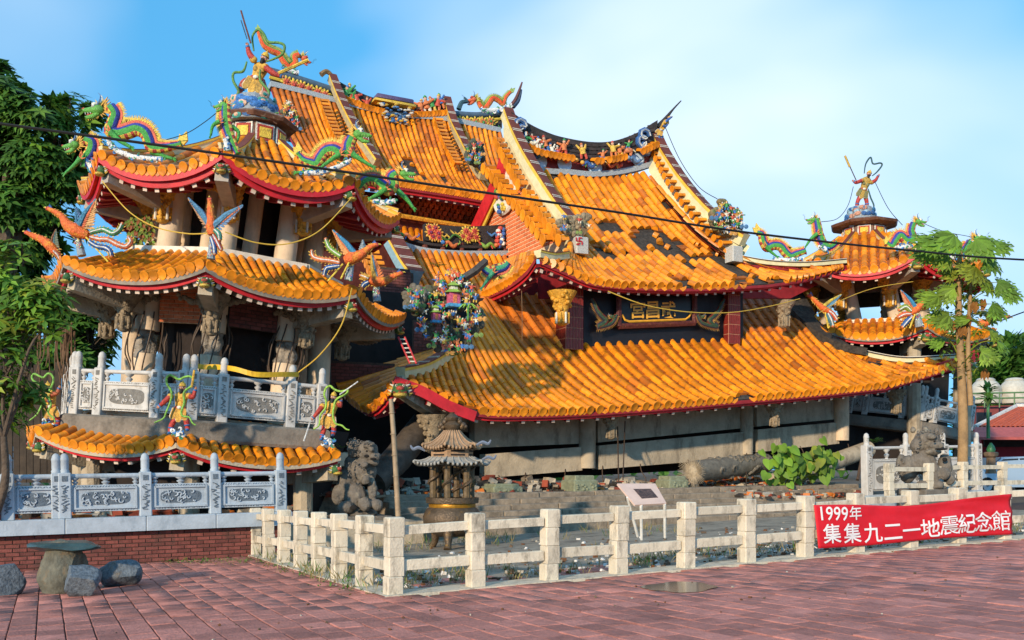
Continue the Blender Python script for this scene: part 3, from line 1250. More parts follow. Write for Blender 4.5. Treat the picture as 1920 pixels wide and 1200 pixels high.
def dragon_face(root, p, s=0.3, n=None):
	"""painted beast head on the end of a corner beam"""
	n = (n or (EYE - p))
	n = Vector((n.x, n.y, 0)).normalized()
	x = UP.cross(n)
	h = part_empty('beast_head', root)
	mb = MB()
	mb.ball(p, (s * .44, s * .55, s * .42), 10, 7, mi=0)
	mb.ball(p - UP * s * .26 + n * s * .18, (s * .4, s * .4, s * .2), 8, 5, mi=1)
	mb.ball(p + UP * s * .08 + n * s * .36, (s * .26, s * .26, s * .16), 8, 5, mi=2)
	for k in (-1, 1):
		mb.ball(p + x * (k * s * .2) + UP * s * .24 + n * s * .36, s * .08, 7, 5, mi=3)
		mb.ball(p + x * (k * s * .2) + UP * s * .25 + n * s * .42, s * .04, 6, 4, mi=4)
		for q in range(4):
			c = p + x * (k * s * (.34 + .05 * q)) + UP * s * (.25 - .16 * q)
			mb.tube([c, c + x * k * s * .22 + UP * s * .1 - n * s * .1], [s * .1, s * .02], 5, mi=1 if q % 2 else 3)
		mb.tube([p + x * (k * s * .3) + UP * s * .35, p + x * (k * s * .45) + UP * s * .55 - n * s * .1], [s * .09, s * .02], 5, mi=2)
	mb.tube([p + x * s * .36 - UP * s * .12 + n * s * .28, p - UP * s * .12 + n * s * .5, p - x * s * .36 - UP * s * .12 + n * s * .28], s * .05, 5, mi=5)
	mb.build('head', [paint('#3a6f34'), paint('#c9a62a'), paint('#b8452e'), paint('#d9d0bc'), paint('#191512'), paint('#9a2a22')], h, smooth=True)
	return h


dragon_face(lower, at_v(750, 732, 10.95), .42)
dragon_face(lower, at_v(1818, 688, 10.9), .42)

# ---- upper roof
upper = part_empty('upper_roof', HALL)
VR, VE = 17.5, 12.8
A2 = Slope(px_curve([(999, 314, VR), (1050, 326, VR), (1110, 333, VR), (1165, 332, VR), (1210, 325, VR)]),
		   px_curve([(1175, 535, VE), (1300, 538, VE), (1440, 531, VE)]), sag=0.5)
holes = blob_hole([(.62, .50, .17, .13), (.33, .36, .12, .06), (.42, .92, .05, .06), (.95, .78, .07, .14), (.92, .95, .12, .04), (.30, .62, .03, .05), (.12, .62, .08, .07), (.75, .66, .09, .05)])


def holes2(s, t):
	return holes(s, t) or mnoise.noise(Vector((s * 14, t * 13, 2.7))) > .52


lay_slope(HALL, HP, upper, A2, 16, 19, r=0.115, seed=5, fascia=.13, hole=holes2, rafters=15, raft_len=.9, rag=.012)
B2 = Slope(px_curve([(999, 314, VR), (1035, 378, 16.0), (1066, 436, 14.7), (1058, 474, 13.6), (1012, 484, 12.9)]),
		   px_curve([(1175, 535, VE), (1110, 527, VE), (1060, 507, VE), (1012, 486, VE)]), sag=lambda s: .5 - .45 * s)
lay_slope(HALL, HP, upper, B2, 11, 11, r=0.11, seed=6, fascia=.13, rafters=9, raft_len=.9, rag=.015,
		  hole=lambda s, t: mnoise.noise(Vector((s * 9, t * 9, 8.1))) > .38 and t < .7)
C2 = Slope(px_curve([(1210, 325, VR), (1250, 372, 16.3), (1300, 428, 15.1), (1375, 481, 13.9), (1470, 492, 13.2), (1580, 489, 12.75)]),
		   px_curve([(1440, 531, VE), (1510, 520, VE), (1560, 506, VE), (1592, 497, VE)]), sag=lambda s: .5 - .45 * s)
lay_slope(HALL, HP, upper, C2, 14, 12, r=0.11, seed=7, fascia=.13, rafters=8, raft_len=.9, rag=.012,
		  hole=lambda s, t: (s < .2 and t > .6 and mnoise.noise(Vector((s * 9, t * 9, 4.1))) > -.1))
D2 = Slope(px_curve([(1006, 474, 12.95), (985, 478, 14.0), (965, 486, 15.4), (950, 492, 17.2)]),
		   px_curve([(1004, 480, 12.85), (985, 507, 13.3), (950, 533, 14.3), (908, 553, 16.0)]), sag=0.05)
lay_slope(HALL, HP, upper, D2, 12, 4, r=0.105, seed=8, fascia=.2, rafters=10, raft_len=.5)
# verge ridges that run down from the roof ridge
ridge(upper, px_pts([(946, 218, 17.9), (962, 262, 17.3), (990, 318, 16.4), (1022, 370, 15.6), (1052, 412, 14.9), (1085, 448, 14.2)]), .26, .36, 'verge_ridge')
ridge(upper, px_pts([(1062, 482, 13.5), (1035, 485, 13.1), (1008, 480, 12.85)]), .22, .16, 'hip_ridge', bars=False)
ridge(upper, px_pts([(1222, 252, 17.9), (1240, 295, 17.2), (1275, 350, 16.2), (1320, 403, 15.2), (1362, 440, 14.4), (1392, 458, 13.8)]), .28, .34, 'verge_ridge')
ridge(upper, px_pts([(1378, 483, 13.9), (1440, 494, 13.4), (1510, 497, 13.0), (1585, 491, 12.75)]), .16, .10, 'hip_ridge', bars=False, top_m=WHITE, stripe_m=BLACK)
for (x, y, v) in ((1086, 462, 14.05), (1376, 478, 13.9)):
	p = at_v(x, y, v)
	MB().cbox(p, U, V, UP, .42, .42, .5, .03).build('ridge_end_block', mat('pebbled_render', '#b9b6ac', var=.5, scale=60, bump=.6, bscale=60), upper)
# fylfot tile on the ridge end
p = at_v(1086, 452, 13.82)
sw = MB()
for (a, b, w, h) in ((0, 0, .03, .2), (0, 0, .2, .03), (.05, .1, .1, .03), (-.05, -.1, .1, .03), (.1, -.05, .03, .1), (-.1, .05, .03, .1)):
	sw.fbox(p + U * a + UP * b, U, V, UP, w, .02, h)
sw.build('red_emblem', RED, upper)
# tiles edging the verge on the gable side
UG = (at_v(975, 290, 17.5) - C0).dot(U)


def gable_pt(px, py, du=0.0):
	return at_u(px, py, UG + du)


for (pts, cnt) in (([(941, 262), (955, 290), (972, 322), (990, 352)], 9), ([(996, 360), (1020, 395), (1045, 428), (1068, 456)], 9)):
	f = curve_fn([gable_pt(x, y, -.16) for x, y in pts])
	for i in range(cnt):
		p = f((i + .5) / cnt)
		y = (-U + UP * -.12).normalized()
		x = y.cross(UP).normalized()
		HP.add('eave_tile', ME_END, frame(p, x * .15, y * .3, x.cross(y) * .16), upper, .2)
for (pts, cnt) in (([(924, 314), (950, 342), (974, 372), (994, 394), (1020, 426), (1046, 456)], 14),):
	f = curve_fn([gable_pt(x, y, -.3) for x, y in pts])
	for i in range(cnt):
		p = f((i + .5) / cnt)
		y = (-U + UP * -.1).normalized()
		x = y.cross(UP).normalized()
		HP.add('eave_tile', ME_END, frame(p, x * .15, y * .42, x.cross(y) * .16), upper, .2)
for (pts, cnt) in (([(1236, 268), (1262, 322), (1300, 378), (1345, 428), (1376, 455)], 17),):
	f = px_curve([(x, y, v) for (x, y), v in zip(pts, (17.6, 16.5, 15.6, 14.6, 14))])
	for i in range(cnt):
		p = f((i + .5) / cnt) - UP * .12 + U * .0
		y = (-U + UP * -.12).normalized()
		x = y.cross(UP).normalized()
		HP.add('eave_tile', ME_END, frame(p - U * .0, x * .1, y * .4, x.cross(y) * .1), upper, .2)

# ---- gable wall of the upper storey
gable = part_empty('gable_wall', HALL)
gp = [(948, 300), (985, 360), (1022, 425), (1060, 480), (955, 490), (950, 430), (893, 432), (920, 365)]
G3 = [gable_pt(x, y, .12) for x, y in gp]
GO = gable_pt(895, 520, .12)
ga, gb = [(q - GO).dot(-V) for q in G3], [(q - GO).dot(UP) for q in G3]


def in_poly(poly):
	def f(a, b):
		c = False
		j = len(poly) - 1
		for i in range(len(poly)):
			(xi, yi), (xj, yj) = poly[i], poly[j]
			if (yi > b) != (yj > b) and a < (xj - xi) * (b - yi) / (yj - yi) + xi:
				c = not c
			j = i
		return c
	return f


gpoly = list(zip(ga, gb))
mn = min(ga)
GO2 = GO - V * mn
gpoly = [(a - mn, b) for a, b in gpoly]
brick_wall(gable, HP, GO2, -V, UP, max(a for a, b in gpoly), max(b for a, b in gpoly), bl=.36, bh=.125, inside=in_poly(gpoly), m=BRICK_O, joint=JOINT,
		   sheet_poly=gpoly, gap=.032)
# red barge board at the back, cream and white bands by the apex
MB().sweep([gable_pt(x, y, -.1) for x, y in ((944, 285), (935, 318), (915, 365), (884, 432))], [(-.05, -.5), (-.05, .1), (.08, .1), (.08, -.5)], side=U).build('barge_board', RED, gable)
MB().sweep([gable_pt(x, y, -.05) for x, y in ((940, 350), (925, 380), (902, 432))], [(-.03, -.12), (-.03, .1), (.03, .1), (.03, -.12)], side=U).build('key_pattern_band', YEL, gable)
MB().plate([gable_pt(x, y, -.02) for x, y in ((952, 285), (962, 318), (985, 355), (960, 345), (935, 352))], U, .08).build('gable_panel', WHITE, gable)
md = part_empty('gable_medallion', gable)
mc = gable_pt(944, 366, -.05)
mb = MB().lathe(mc + U * .12, [(.62, 0), (.66, .08), (.6, .14), (.5, .12)], 20, axis=-U, squash=1.3)
for k in range(40):
	a, q = R.uniform(0, 6.28), R.uniform(0, .45)
	mb.ball(mc - U * .06 + V * (q * math.cos(a)) + UP * (q * 1.3 * math.sin(a)), R.uniform(.05, .11), 6, 4, mi=1 + k % 4)
mb.build('medallion', [WHITE, paint('#2a64b0'), paint('#e8c21a'), paint('#d8452a'), paint('#3f9a3a')], gable)
bpy.data.objects.remove(md)

# ---- upper ridge
RV = 17.6
ru = part_empty('main_ridge', HALL)
rt = [(955, 213), (983, 232), (1010, 246), (1046, 259), (1104, 269), (1150, 266), (1197, 248), (1228, 228)]
rm = [(972, 272), (1000, 286), (1030, 293), (1060, 298), (1104, 304), (1150, 299), (1190, 288), (1225, 272)]
rb = [(985, 306), (1005, 315), (1030, 318), (1060, 319), (1104, 323), (1150, 319), (1190, 311), (1225, 300)]


def px_slab(part, name, top, bot, v, th, m, n=40):
	T, Bf = curve_fn([at_v(x, y, v) for x, y in top]), curve_fn([at_v(x, y, v) for x, y in bot])
	f = [[T(i / n) - V * th / 2, Bf(i / n) - V * th / 2] for i in range(n + 1)]
	b = [[T(i / n) + V * th / 2, Bf(i / n) + V * th / 2] for i in range(n + 1)]
	mb = MB().grid(f).grid(b)
	mb.grid([[f[i][0], b[i][0]] for i in range(n + 1)]).grid([[f[i][1], b[i][1]] for i in range(n + 1)])
	mb.grid([[f[0][0], b[0][0]], [f[0][1], b[0][1]]]).grid([[f[n][0], b[n][0]], [f[n][1], b[n][1]]])
	return mb.build(name, m, part)


RBRICK = mat('black_ridge_brick', '#3d3431', rough=.8, var=.35, scale=5, bump=.4, bscale=20, rnd=.35, dirt='#79706a', dirt_amt=.1)
mid = lambda k: rm if k < .8 else [((a[0] + b[0]) / 2, (a[1] + b[1]) / 2 + 5) for a, b in zip(rm, rb)]
px_slab(ru, 'ridge_face', rt, mid(.72), RV, .34, BLACK)
px_slab(ru, 'ridge_band', mid(.72), [(x, y + 3) for x, y in rb], RV, .22, mat('red_ridge_band', '#8c2a22', var=.3, scale=6, dirt='#cfc3b0', dirt_amt=.2, dirt_scale=4))
px_slab(ru, 'ridge_footing', [(x, y + 2) for x, y in rb], [(x, y + 12) for x, y in rb], RV, .5, mat('grey_mosaic', '#9aa3a6', var=.6, scale=45, bump=.5, bscale=50))
# courses of dark brick on the ridge face
Tf, Bf = curve_fn([at_v(x, y, RV - .18) for x, y in rt]), curve_fn([at_v(x, y, RV - .18) for x, y in mid(.72)])
bme = raw_mesh('ridge_brick', [(-.5, 0, -.5), (.5, 0, -.5), (.5, 0, .5), (-.5, 0, .5), (-.47, -1, -.44), (.47, -1, -.44), (.47, -1, .44), (-.47, -1, .44)],
			   [(4, 5, 6, 7), (0, 1, 5, 4), (1, 2, 6, 5), (2, 3, 7, 6), (3, 0, 4, 7)], RBRICK)
for j in range(5):
	for i in range(26):
		s = (i + .5 + .5 * (j % 2)) / 26.5
		k = (j + .5) / 5
		p, q = Tf(s).lerp(Bf(s), k), Tf(s + .01).lerp(Bf(s + .01), k)
		x = (q - p).normalized()
		z = (Tf(s) - Bf(s))
		hgt = z.length / 5
		HP.add('ridge_brick', bme, frame(p, x * .235, V * .03, UP * hgt * .9), ru, .2)
# little tile roof along the foot of the ridge face, with gaps
f = curve_fn([at_v(x, y, RV - .22) for x, y in mid(.74)])
for i in range(34):
	s = (i + .5) / 34
	if .36 < s < .5 or .55 < s < .58 or .74 < s < .84:
		continue
	p = f(s)
	y = (-V + UP * -.35).normalized()
	x = y.cross(UP).normalized()
	HP.add('eave_tile', ME_END, frame(p + UP * .05, x * .1, y * .34, x.cross(y) * .1), ru, .2)
# discs painted sky colour stand in for round openings in the band
f = curve_fn([at_v(x, y - 6, RV - .13) for x, y in mid(.9)])
SKYB = mat('sky_colour_disc', '#bcd3e6', var=.1, scale=6)
for s, w in ((.12, .26), (.3, .24), (.52, .26), (.86, .24)):
	o = MB().lathe(f(s), [(w, 0), (w * 1.15, .03), (w * .95, .05)], 14, axis=-V).build('sky_disc', SKYB, ru)
# swept-up end with its rods
MB().tube(px_pts([(1232, 240, RV), (1248, 222, RV), (1262, 205, RV), (1277, 189, RV)]), [.12, .07, .035, .02], 6).build('ridge_horn', BLACK, ru)

# ---- plaque wall between the brick piers
VP = 13.9
wall = part_empty('plaque_wall', HALL)
MB().plate([at_v(x, y, VP + .12) for x, y in ((1092, 655), (1092, 535), (1390, 535), (1390, 650))], V, .16).build('panel', mat('black_board', '#17161b', rough=.5, var=.3, scale=8), wall)
PIER = mat('glazed_pier_tile', '#7d2a22', rough=.4, var=.2, scale=10, bump=.15, rnd=.15)
PJ = mat('pier_joint', '#c08a6a', rough=.9, var=.2, scale=10)


def pier(x0, x1, y0, y1, v):
	"""pier faced with narrow upright tiles"""
	pr = part_empty('brick_pier', HALL)
	p = at_v((x0 + x1) / 2, y1, v)
	q = at_v((x0 + x1) / 2, y0, v)
	wd = (at_v(x1, y0, v) - at_v(x0, y0, v)).length * .72
	H_ = q.z - p.z
	c = p + V * wd / 2 + UP * H_ / 2
	MB().fbox(c, U, V, UP, wd, wd, H_).build('pier_core', PJ, pr)
	me = bpy.data.meshes.get('pier_tile') or raw_mesh('pier_tile', [(-.5, 0, -.5), (.5, 0, -.5), (.5, 0, .5), (-.5, 0, .5), (-.5, 1, -.5), (.5, 1, -.5), (.5, 1, .5), (-.5, 1, .5)],
													 [(4, 5, 6, 7), (0, 1, 5, 4), (1, 2, 6, 5), (2, 3, 7, 6), (3, 0, 4, 7)], PIER)
	nr = max(2, int(H_ / .3))
	for face in (0, 1):
		o, X, N = (c - V * wd / 2, U, -V) if face == 0 else (c - U * wd / 2, V, -U)
		for i in range(6):
			for j in range(nr):
				HP.add('pier_tile', me, frame(o + X * ((i + .5) / 6 - .5) * wd + UP * ((j + .5) / nr - .5) * H_, X * (wd / 6 - .022), N * .018, UP * (H_ / nr - .022)), pr, .2)


pier(1055, 1100, 535, 655, VP - .2)
pier(1362, 1392, 535, 645, VP - .2)

BOARD = thing('name_board', 'black name board with three gold characters under the upper eave', 'sign', at_v(1225, 604, VP - .12))
fr = [(1160, 612), (1160, 545), (1302, 545), (1302, 606)]
MB().plate([at_v(x, y, VP - .06) for x, y in fr], V, .1).build('board', mat('black_lacquer', '#0e0e14', rough=.3, var=.2, scale=5), BOARD)
FR = mat('carved_red_frame', '#5b2a26', rough=.6, var=.5, scale=14, bump=.6, dirt='#b78a4a', dirt_amt=.2, dirt_scale=10)
for a, b in zip(fr, fr[1:] + fr[:1]):
	MB().tube([at_v(a[0], a[1], VP - .14), at_v(b[0], b[1], VP - .14)], .09, 6).build('frame_rail', FR, BOARD)
GLET = mat('gold_letter', (0.75, .38, .04), rough=.4, var=.15, scale=8, bump=.1)
for ch, px, py, w in (('宮', 1196, 581, 28), ('昌', 1224, 581, 25), ('武', 1253, 581, 28)):
	vs, fs, (x0, x1, y0, y1) = glyph_box(ch, 0.018)
	out = []
	for vtx in vs:
		gx, gy = (vtx.x - (x0 + x1) / 2) / (x1 - x0), (vtx.y - (y0 + y1) / 2) / (y1 - y0)
		out.append(at_v(px + gx * w, py - gx * 1.0 - gy * 32, VP - .135))
	MB().add(out, fs).build('character', GLET, BOARD)
mb = MB()
mb.tube([at_v(x, y, VP - .13) for x, y in ((1166, 590), (1172, 600), (1180, 603), (1285, 599), (1292, 594), (1297, 584))], .035, 5)
mb.build('gold_line', GLET, BOARD)

# ---- concrete beams and columns left standing under the lower roof
frame_p = part_empty('concrete_frame', HALL)


def px_beam(part, name, poly, v, th, m):
	return MB().plate([at_v(x, y, v) for x, y in poly], V, th).build(name, m, part)


px_beam(frame_p, 'upper_beam', [(885, 840), (885, 770), (1085, 760), (1085, 832)], 13.2, .35, CONC)
px_beam(frame_p, 'upper_beam', [(1115, 830), (1115, 755), (1388, 738), (1388, 803)], 13.2, .35, CONC)
px_beam(frame_p, 'upper_beam', [(1412, 800), (1412, 735), (1565, 728), (1565, 786)], 13.2, .35, CONC)
px_beam(frame_p, 'lower_beam', [(905, 896), (905, 852), (1085, 838), (1085, 882)], 13.1, .4, CONC)
px_beam(frame_p, 'lower_beam', [(1116, 880), (1116, 836), (1388, 810), (1388, 858)], 13.1, .4, CONC)
px_beam(frame_p, 'lower_beam', [(1413, 848), (1413, 806), (1565, 792), (1565, 832)], 13.1, .4, CONC)
px_beam(frame_p, 'dark_back_wall', [(880, 905), (880, 760), (1660, 720), (1660, 860)], 14.6, .2, DARK)  # near-black sheet stands in for the unlit hall behind the beams
for (x, yt, yb, v, r_) in ((1101, 752, 878, 12.95, .24), (1400, 730, 852, 12.95, .2), (1578, 735, 826, 12.9, .24)):
	a, b = at_v(x, yb, v), at_v(x, yt, v)
	MB().tube([a, a.lerp(b, .5), b], [r_ * .97, r_, r_], 18).build('column', COLUMN if x > 1500 else CONC, frame_p, smooth=True)
# fallen column
MB().tube([at_v(1445, 905, 11.9), at_v(1530, 878, 12.2), at_v(1628, 842, 12.6)], [.27, .27, .27], 16).build('fallen_column', CONC, frame_p, smooth=True)
MB().tube([at_v(700, 905, 11.5), at_v(745, 860, 12.0), at_v(800, 790, 12.6)], [.34, .36, .36], 14).build('leaning_column', mat('charred_timber', '#4d443b', var=.4, scale=6, bump=.6), frame_p, smooth=True)

px_beam(frame_p, 'shade_fill_wall', [(900, 640), (915, 500), (1020, 495), (1480, 520), (1480, 640)], 16.4, .2, DRED)  # dark red sheet fills in the shade under the upper eave
px_beam(upper, 'eave_shade_sheet', [(1010, 560), (1010, 500), (1560, 520), (1480, 560)], 15.2, .1, DRED)  # upright sheet, its dark red put in for under-eave shade
vb = [(1216, 322, 17.3), (1256, 372, 16.3), (1300, 424, 15.2), (1342, 458, 14.5), (1378, 482, 13.9)]
vt2 = [(1222, 256, 17.8), (1262, 326, 16.5), (1310, 392, 15.4), (1352, 432, 14.5), (1392, 460, 13.8)]
fa, fb = px_curve(vb), px_curve(vt2)
MB().grid([[fa(i / 20), fb(i / 20) - UP * .0] for i in range(21)]).grid([[fa(i / 20) + U * .3, fb(i / 20) + U * .3] for i in range(21)]).build('verge_face', CREAM, upper)

MB().plate([gable_pt(x, y, .06) for x, y in ((946, 240), (965, 270), (992, 325), (1024, 378), (1054, 420), (1086, 455), (1066, 482), (1022, 425), (985, 360), (948, 300))], U, .1).build('verge_backing', CREAM, gable)

# ================================================================== SHARED PIECES OF THE TOWERS
class Oct:
	"""an eight-sided storey frame that can lean"""

	def __init__(self, O, ang, roll, pitch=0.0):
		self.O = Vector(O)
		self.Rm = Matrix.Rotation(roll, 3, 'Y') @ Matrix.Rotation(pitch, 3, 'X')
		self.ang = ang
		self.Z = self.Rm @ UP

	def P(self, r, th, h=0.0):
		a = self.ang + th
		return self.O + self.Rm @ Vector((r * math.sin(a), -r * math.cos(a), h))

	def D(self, th):
		a = self.ang + th
		return self.Rm @ Vector((math.sin(a), -math.cos(a), 0))


OCT = math.pi / 4


def oct_roof(root, pieces, fr, Re, Ri, rise, dip, n, m, r, faces, sag=0.12, name='roof', fascia=.16, seed=0, raft_mesh=None, hips=True, rafters=11, soffit_m=None,
			 hole=None, ridge_kw=None, th0=0.0, ioff=Vector((0, 0, 0))):
	part = part_empty(name, root)
	for k in faces:
		a0, a1 = th0 + k * OCT, th0 + (k + 1) * OCT
		e0, e1 = fr.P(Re, a0), fr.P(Re, a1)
		t0, t1 = fr.P(Ri, a0, rise) + ioff, fr.P(Ri, a1, rise) + ioff
		E = lambda s, e0=e0, e1=e1: e0.lerp(e1, s) - fr.Z * (dip * (1 - abs(2 * s - 1) ** 2.2))
		T = lambda s, t0=t0, t1=t1: t0.lerp(t1, s)
		sl = Slope(T, E, sag, par=(Re * math.sin(OCT / 2), Ri * math.sin(OCT / 2)))
		lay_slope(root, pieces, part, sl, n, m, r=r, seed=seed * 10 + k, fascia=fascia, rafters=rafters, raft_len=.7, raft_mesh=raft_mesh, soffit_m=soffit_m,
				  hole=hole if k in (-1, 0) else None)
	if hips:
		for k in list(faces) + [faces[-1] + 1]:
			a = th0 + k * OCT
			pts = []
			for i in range(9):
				t = i / 8
				p = fr.P(Re * 0.985, a).lerp(fr.P(Ri, a, rise) + ioff, t)
				p = p - fr.Z * (sag * 4 * t * (1 - t)) + fr.Z * .02
				pts.append(p)
			ridge(part, pts, .13, .13, 'hip_ridge', bars=False, **(ridge_kw or {}))
	return part


def pendant(root, p, s=1.0, gold=True, axis=None, wing=None, drop=1.0):
	"""carved hanging bracket: flaring crown, lotus bud and little posts"""
	m = GOLD if gold else GREYCARV
	az = (axis or UP).normalized()
	n = Vector((-p.x, -p.y, 0)).normalized()
	x = UP.cross(n)
	mb = MB()
	mb.lathe(p, [(.05 * s, -.62 * s), (.13 * s, -.58 * s), (.16 * s, -.5 * s), (.11 * s, -.46 * s), (.15 * s, -.4 * s), (.17 * s, -.3 * s), (.14 * s, -.24 * s), (.19 * s, -.1 * s),
				 (.27 * s, .06 * s), (.36 * s, .2 * s), (.38 * s, .26 * s)], 12, axis=az)
	r = random.Random(int(p.x * 100) + int(p.z * 37))
	for k in range(26):
		a = r.uniform(0, 6.28)
		h = r.uniform(-.28, .24)
		q = (.17 + max(0, h + .15) * .5) * s
		mb.ball(p + az * (h * s) + x * (q * math.cos(a)) + n * (q * math.sin(a)), r.uniform(.03, .065) * s, 6, 4)
	for k in range(8):
		a = k * math.pi / 4 + .2
		q = .17 * s
		c = p + x * (q * math.cos(a)) + n * (q * math.sin(a))
		mb.tube([c - az * .28 * s, c - az * .56 * s], .026 * s, 5, mi=1 if gold and k % 2 else 0)
	if wing is not None:
		for sgn in wing:
			d = (x * sgn + n * -.2).normalized()
			for k in range(12):
				t = k / 11
				mb.ball(p + d * (s * (.2 + .55 * t)) + az * s * (.1 + .14 * t + r.uniform(-.05, .05)), r.uniform(.05, .09) * s * (1.1 - .3 * t), 6, 4)
	return mb.build('carved_pendant', [m, WHITE], root, smooth=True)


def balustrade(root, p0, p1, up, posts, H=1.12, mm=(MARBLE, MARBLE_D), end=True, w=0.2, seed=0, small=()):
	"""marble balustrade: carved posts with round heads, panels in relief, a round rail on little vases"""
	M0, MD = mm
	d = p1 - p0
	L = d.length
	x = d.normalized()
	z = (up - x * up.dot(x)).normalized()
	y = z.cross(x)
	if y.dot(EYE - p0) < 0:
		y = -y                       # y points to the viewer
	r = random.Random(seed)
	ws = w
	for i, t in enumerate(posts):
		if not end and i == len(posts) - 1:
			continue
		c = p0 + d * t
		po = part_empty('baluster_post', root)
		hh = H * .72
		MB().cbox(c + z * hh / 2, x, y, z, ws, ws, hh, .015).build('shaft', M0, po)
		MB().lathe(c + z * hh, [(.075, 0), (.078, .03), (.066, .05), (.07, .08), (.07, .19), (.074, .2), (.074, .23), (.066, .25), (.062, .28), (.04, .31), (.012, .325)], 12, axis=z).build('round_head', M0, po, smooth=True)
		rel = MB()
		n = 16
		for k in range(n):
			zz = .12 + (hh - .34) * k / (n - 1)
			rel.fbox(c + y * (ws / 2 + .004) + z * zz + x * r.uniform(-.035, .035), (x + z * r.uniform(-.8, .8)).normalized(), y, (z - x * r.uniform(-.3, .3)).normalized(), r.uniform(.04, .09), .018, r.uniform(.012, .022))
		rel.fbox(c + y * (ws / 2 + .002) + z * (hh - .1), x, y, z, ws * .42, .014, .09)
		rel.build('carved_face', MD, po, kind='stuff')
	for i in range(len(posts) - 1):
		a, b = p0 + d * posts[i] + x * ws / 2, p0 + d * posts[i + 1] - x * ws / 2
		l = (b - a).length
		if l < .05:
			continue
		c = (a + b) / 2
		pn = part_empty('panel', root)
		ph0, ph1 = .1, H * .52
		pc = c + z * (ph0 + ph1) / 2
		MB().fbox(pc, x, y, z, l, .09, ph1 - ph0).build('slab', M0, pn)
		bw = .055
		# raised border and sunk field
		mb = MB()
		ih, iw = (ph1 - ph0) - 2 * bw, l - 2 * bw
		for (dx, dz, sx, sz) in ((0, ih / 2, iw, .03), (0, -ih / 2, iw, .03), (iw / 2, 0, .03, ih + .03), (-iw / 2, 0, .03, ih + .03)):
			mb.fbox(pc + x * dx + z * dz + y * .055, x, y, z, sx, .045, sz)
		mb.build('border', M0, pn)
		mb = MB()
		cc = int(l / .045)
		for k in range(cc):
			for sg in (-1, 1):
				mb.fbox(pc + x * ((k + .5) / cc - .5) * l * .96 + z * sg * ((ph1 - ph0) / 2 - .028) + y * .047, (x + z * r.choice((-.8, .8))).normalized(), y, (z - x * r.choice((-.5, .5))).normalized(), .034, .012, .011)
		mb.build('scroll_strip', MD, pn, kind='stuff')
		fw, fh = iw * .8, ih * .66
		ell = []
		for k in range(24):
			aa = 2 * math.pi * k / 24
			ell.append(pc + x * (fw / 2 * abs(math.cos(aa)) ** .6 * (1 if math.cos(aa) > 0 else -1)) + z * (fh / 2 * abs(math.sin(aa)) ** .6 * (1 if math.sin(aa) > 0 else -1)) + y * .047)
		MB().plate(ell, y, .012).build('sunk_field', MD, pn)
		mb = MB()
		for k in range(int(26 * max(.5, min(1.6, iw)))):
			qx, qz = r.uniform(-.46, .46) * fw, r.uniform(-.42, .42) * fh
			a0 = r.uniform(0, 6.28)
			rr_ = r.uniform(.02, .05)
			pts = []
			for q in range(6):
				an = a0 + q * .85
				pts.append(pc + x * (qx + rr_ * math.cos(an) * (1 - q * .1)) + z * (qz + rr_ * math.sin(an) * (1 - q * .1)) + y * .062)
			mb.tube(pts, [.011, .014, .014, .012, .01, .006], 5)
		mb.build('relief', M0, pn, smooth=True, kind='stuff')
		# rail on vases
		zr = H * .70
		MB().tube([a + z * (zr - .04), b + z * (zr - .04)], .042, 10).build('hand_rail', M0, root, smooth=True)
		vs = [.5] if l > .6 else []
		for t, sc in [(tt, 1.0) for tt in vs] + [(.06 / l, .7), (1 - .06 / l, .7)]:
			q = a.lerp(b, t) + z * ph1
			g = zr - .075 - ph1
			MB().lathe(q, [(.05 * sc, 0), (.035 * sc, .1 * g), (.065 * sc, .3 * g), (.07 * sc, .42 * g), (.03 * sc, .58 * g), (.045 * sc, .68 * g), (.085 * sc, .9 * g), (.09 * sc, g)], 10, axis=z).build('vase_support', M0, root, smooth=True)


# ================================================================== THE TOWER ON THE SIDE OF THE BRICK TERRACE
TD = 21.5
TB = Vector(((352 - 960) / F * TD, TD, 0.3))
TWR = thing('corner_tower', 'leaning octagonal tower with three tiled eaves beside the brick terrace', 'tower', TB)
TP = Pieces(TWR, 295)
ROLL = rad(2.4)


FACES = [-3, -2, -1, 0, 1, 2]
HUB = Vector((.22, 0, 0))
r3 = Oct((-6.129, TD, 7.542), rad(9.3), rad(3.2))
top_roof = oct_roof(TWR, TP, r3, 3.54, .8, 1.12, .40, 12, 10, .088, FACES, sag=.2, name='top_roof', fascia=.24, seed=20, rafters=10, soffit_m=RED, ioff=HUB)
r2 = Oct((-6.443, TD, 5.293), rad(10.3), rad(4.2))
mid_roof = oct_roof(TWR, TP, r2, 3.98, 2.35, .55, .30, 16, 6, .088, FACES, sag=.1, name='middle_roof', fascia=.18, seed=21, rafters=15, raft_mesh=ME_RAFT_G,
					soffit_m=RAFT_GREY, hips=False)
r0 = Oct((-6.685, TD, 1.963), rad(6.6), rad(4.45))
low_roof = oct_roof(TWR, TP, r0, 4.15, 2.9, .42, .28, 15, 5, .088, [-3, -2, -1, 0], sag=.06, name='crushed_roof', fascia=.16, seed=22, rafters=10, raft_mesh=ME_RAFT_G, soffit_m=CONC,
					hips=False)
# pale curbs where the roofs meet the storeys
for fr, Rr, h, part in ((r2, 2.42, .56, mid_roof), (r0, 3.0, .42, low_roof)):
	for k in (FACES if fr is r2 else FACES[:4]):
		a, b = fr.P(Rr, k * OCT, h), fr.P(Rr, (k + 1) * OCT, h)
		x = (b - a).normalized()
		MB().fbox((a + b) / 2, x, x.cross(fr.Z), fr.Z, (b - a).length, .18, .13).build('curb', WHITE, part)
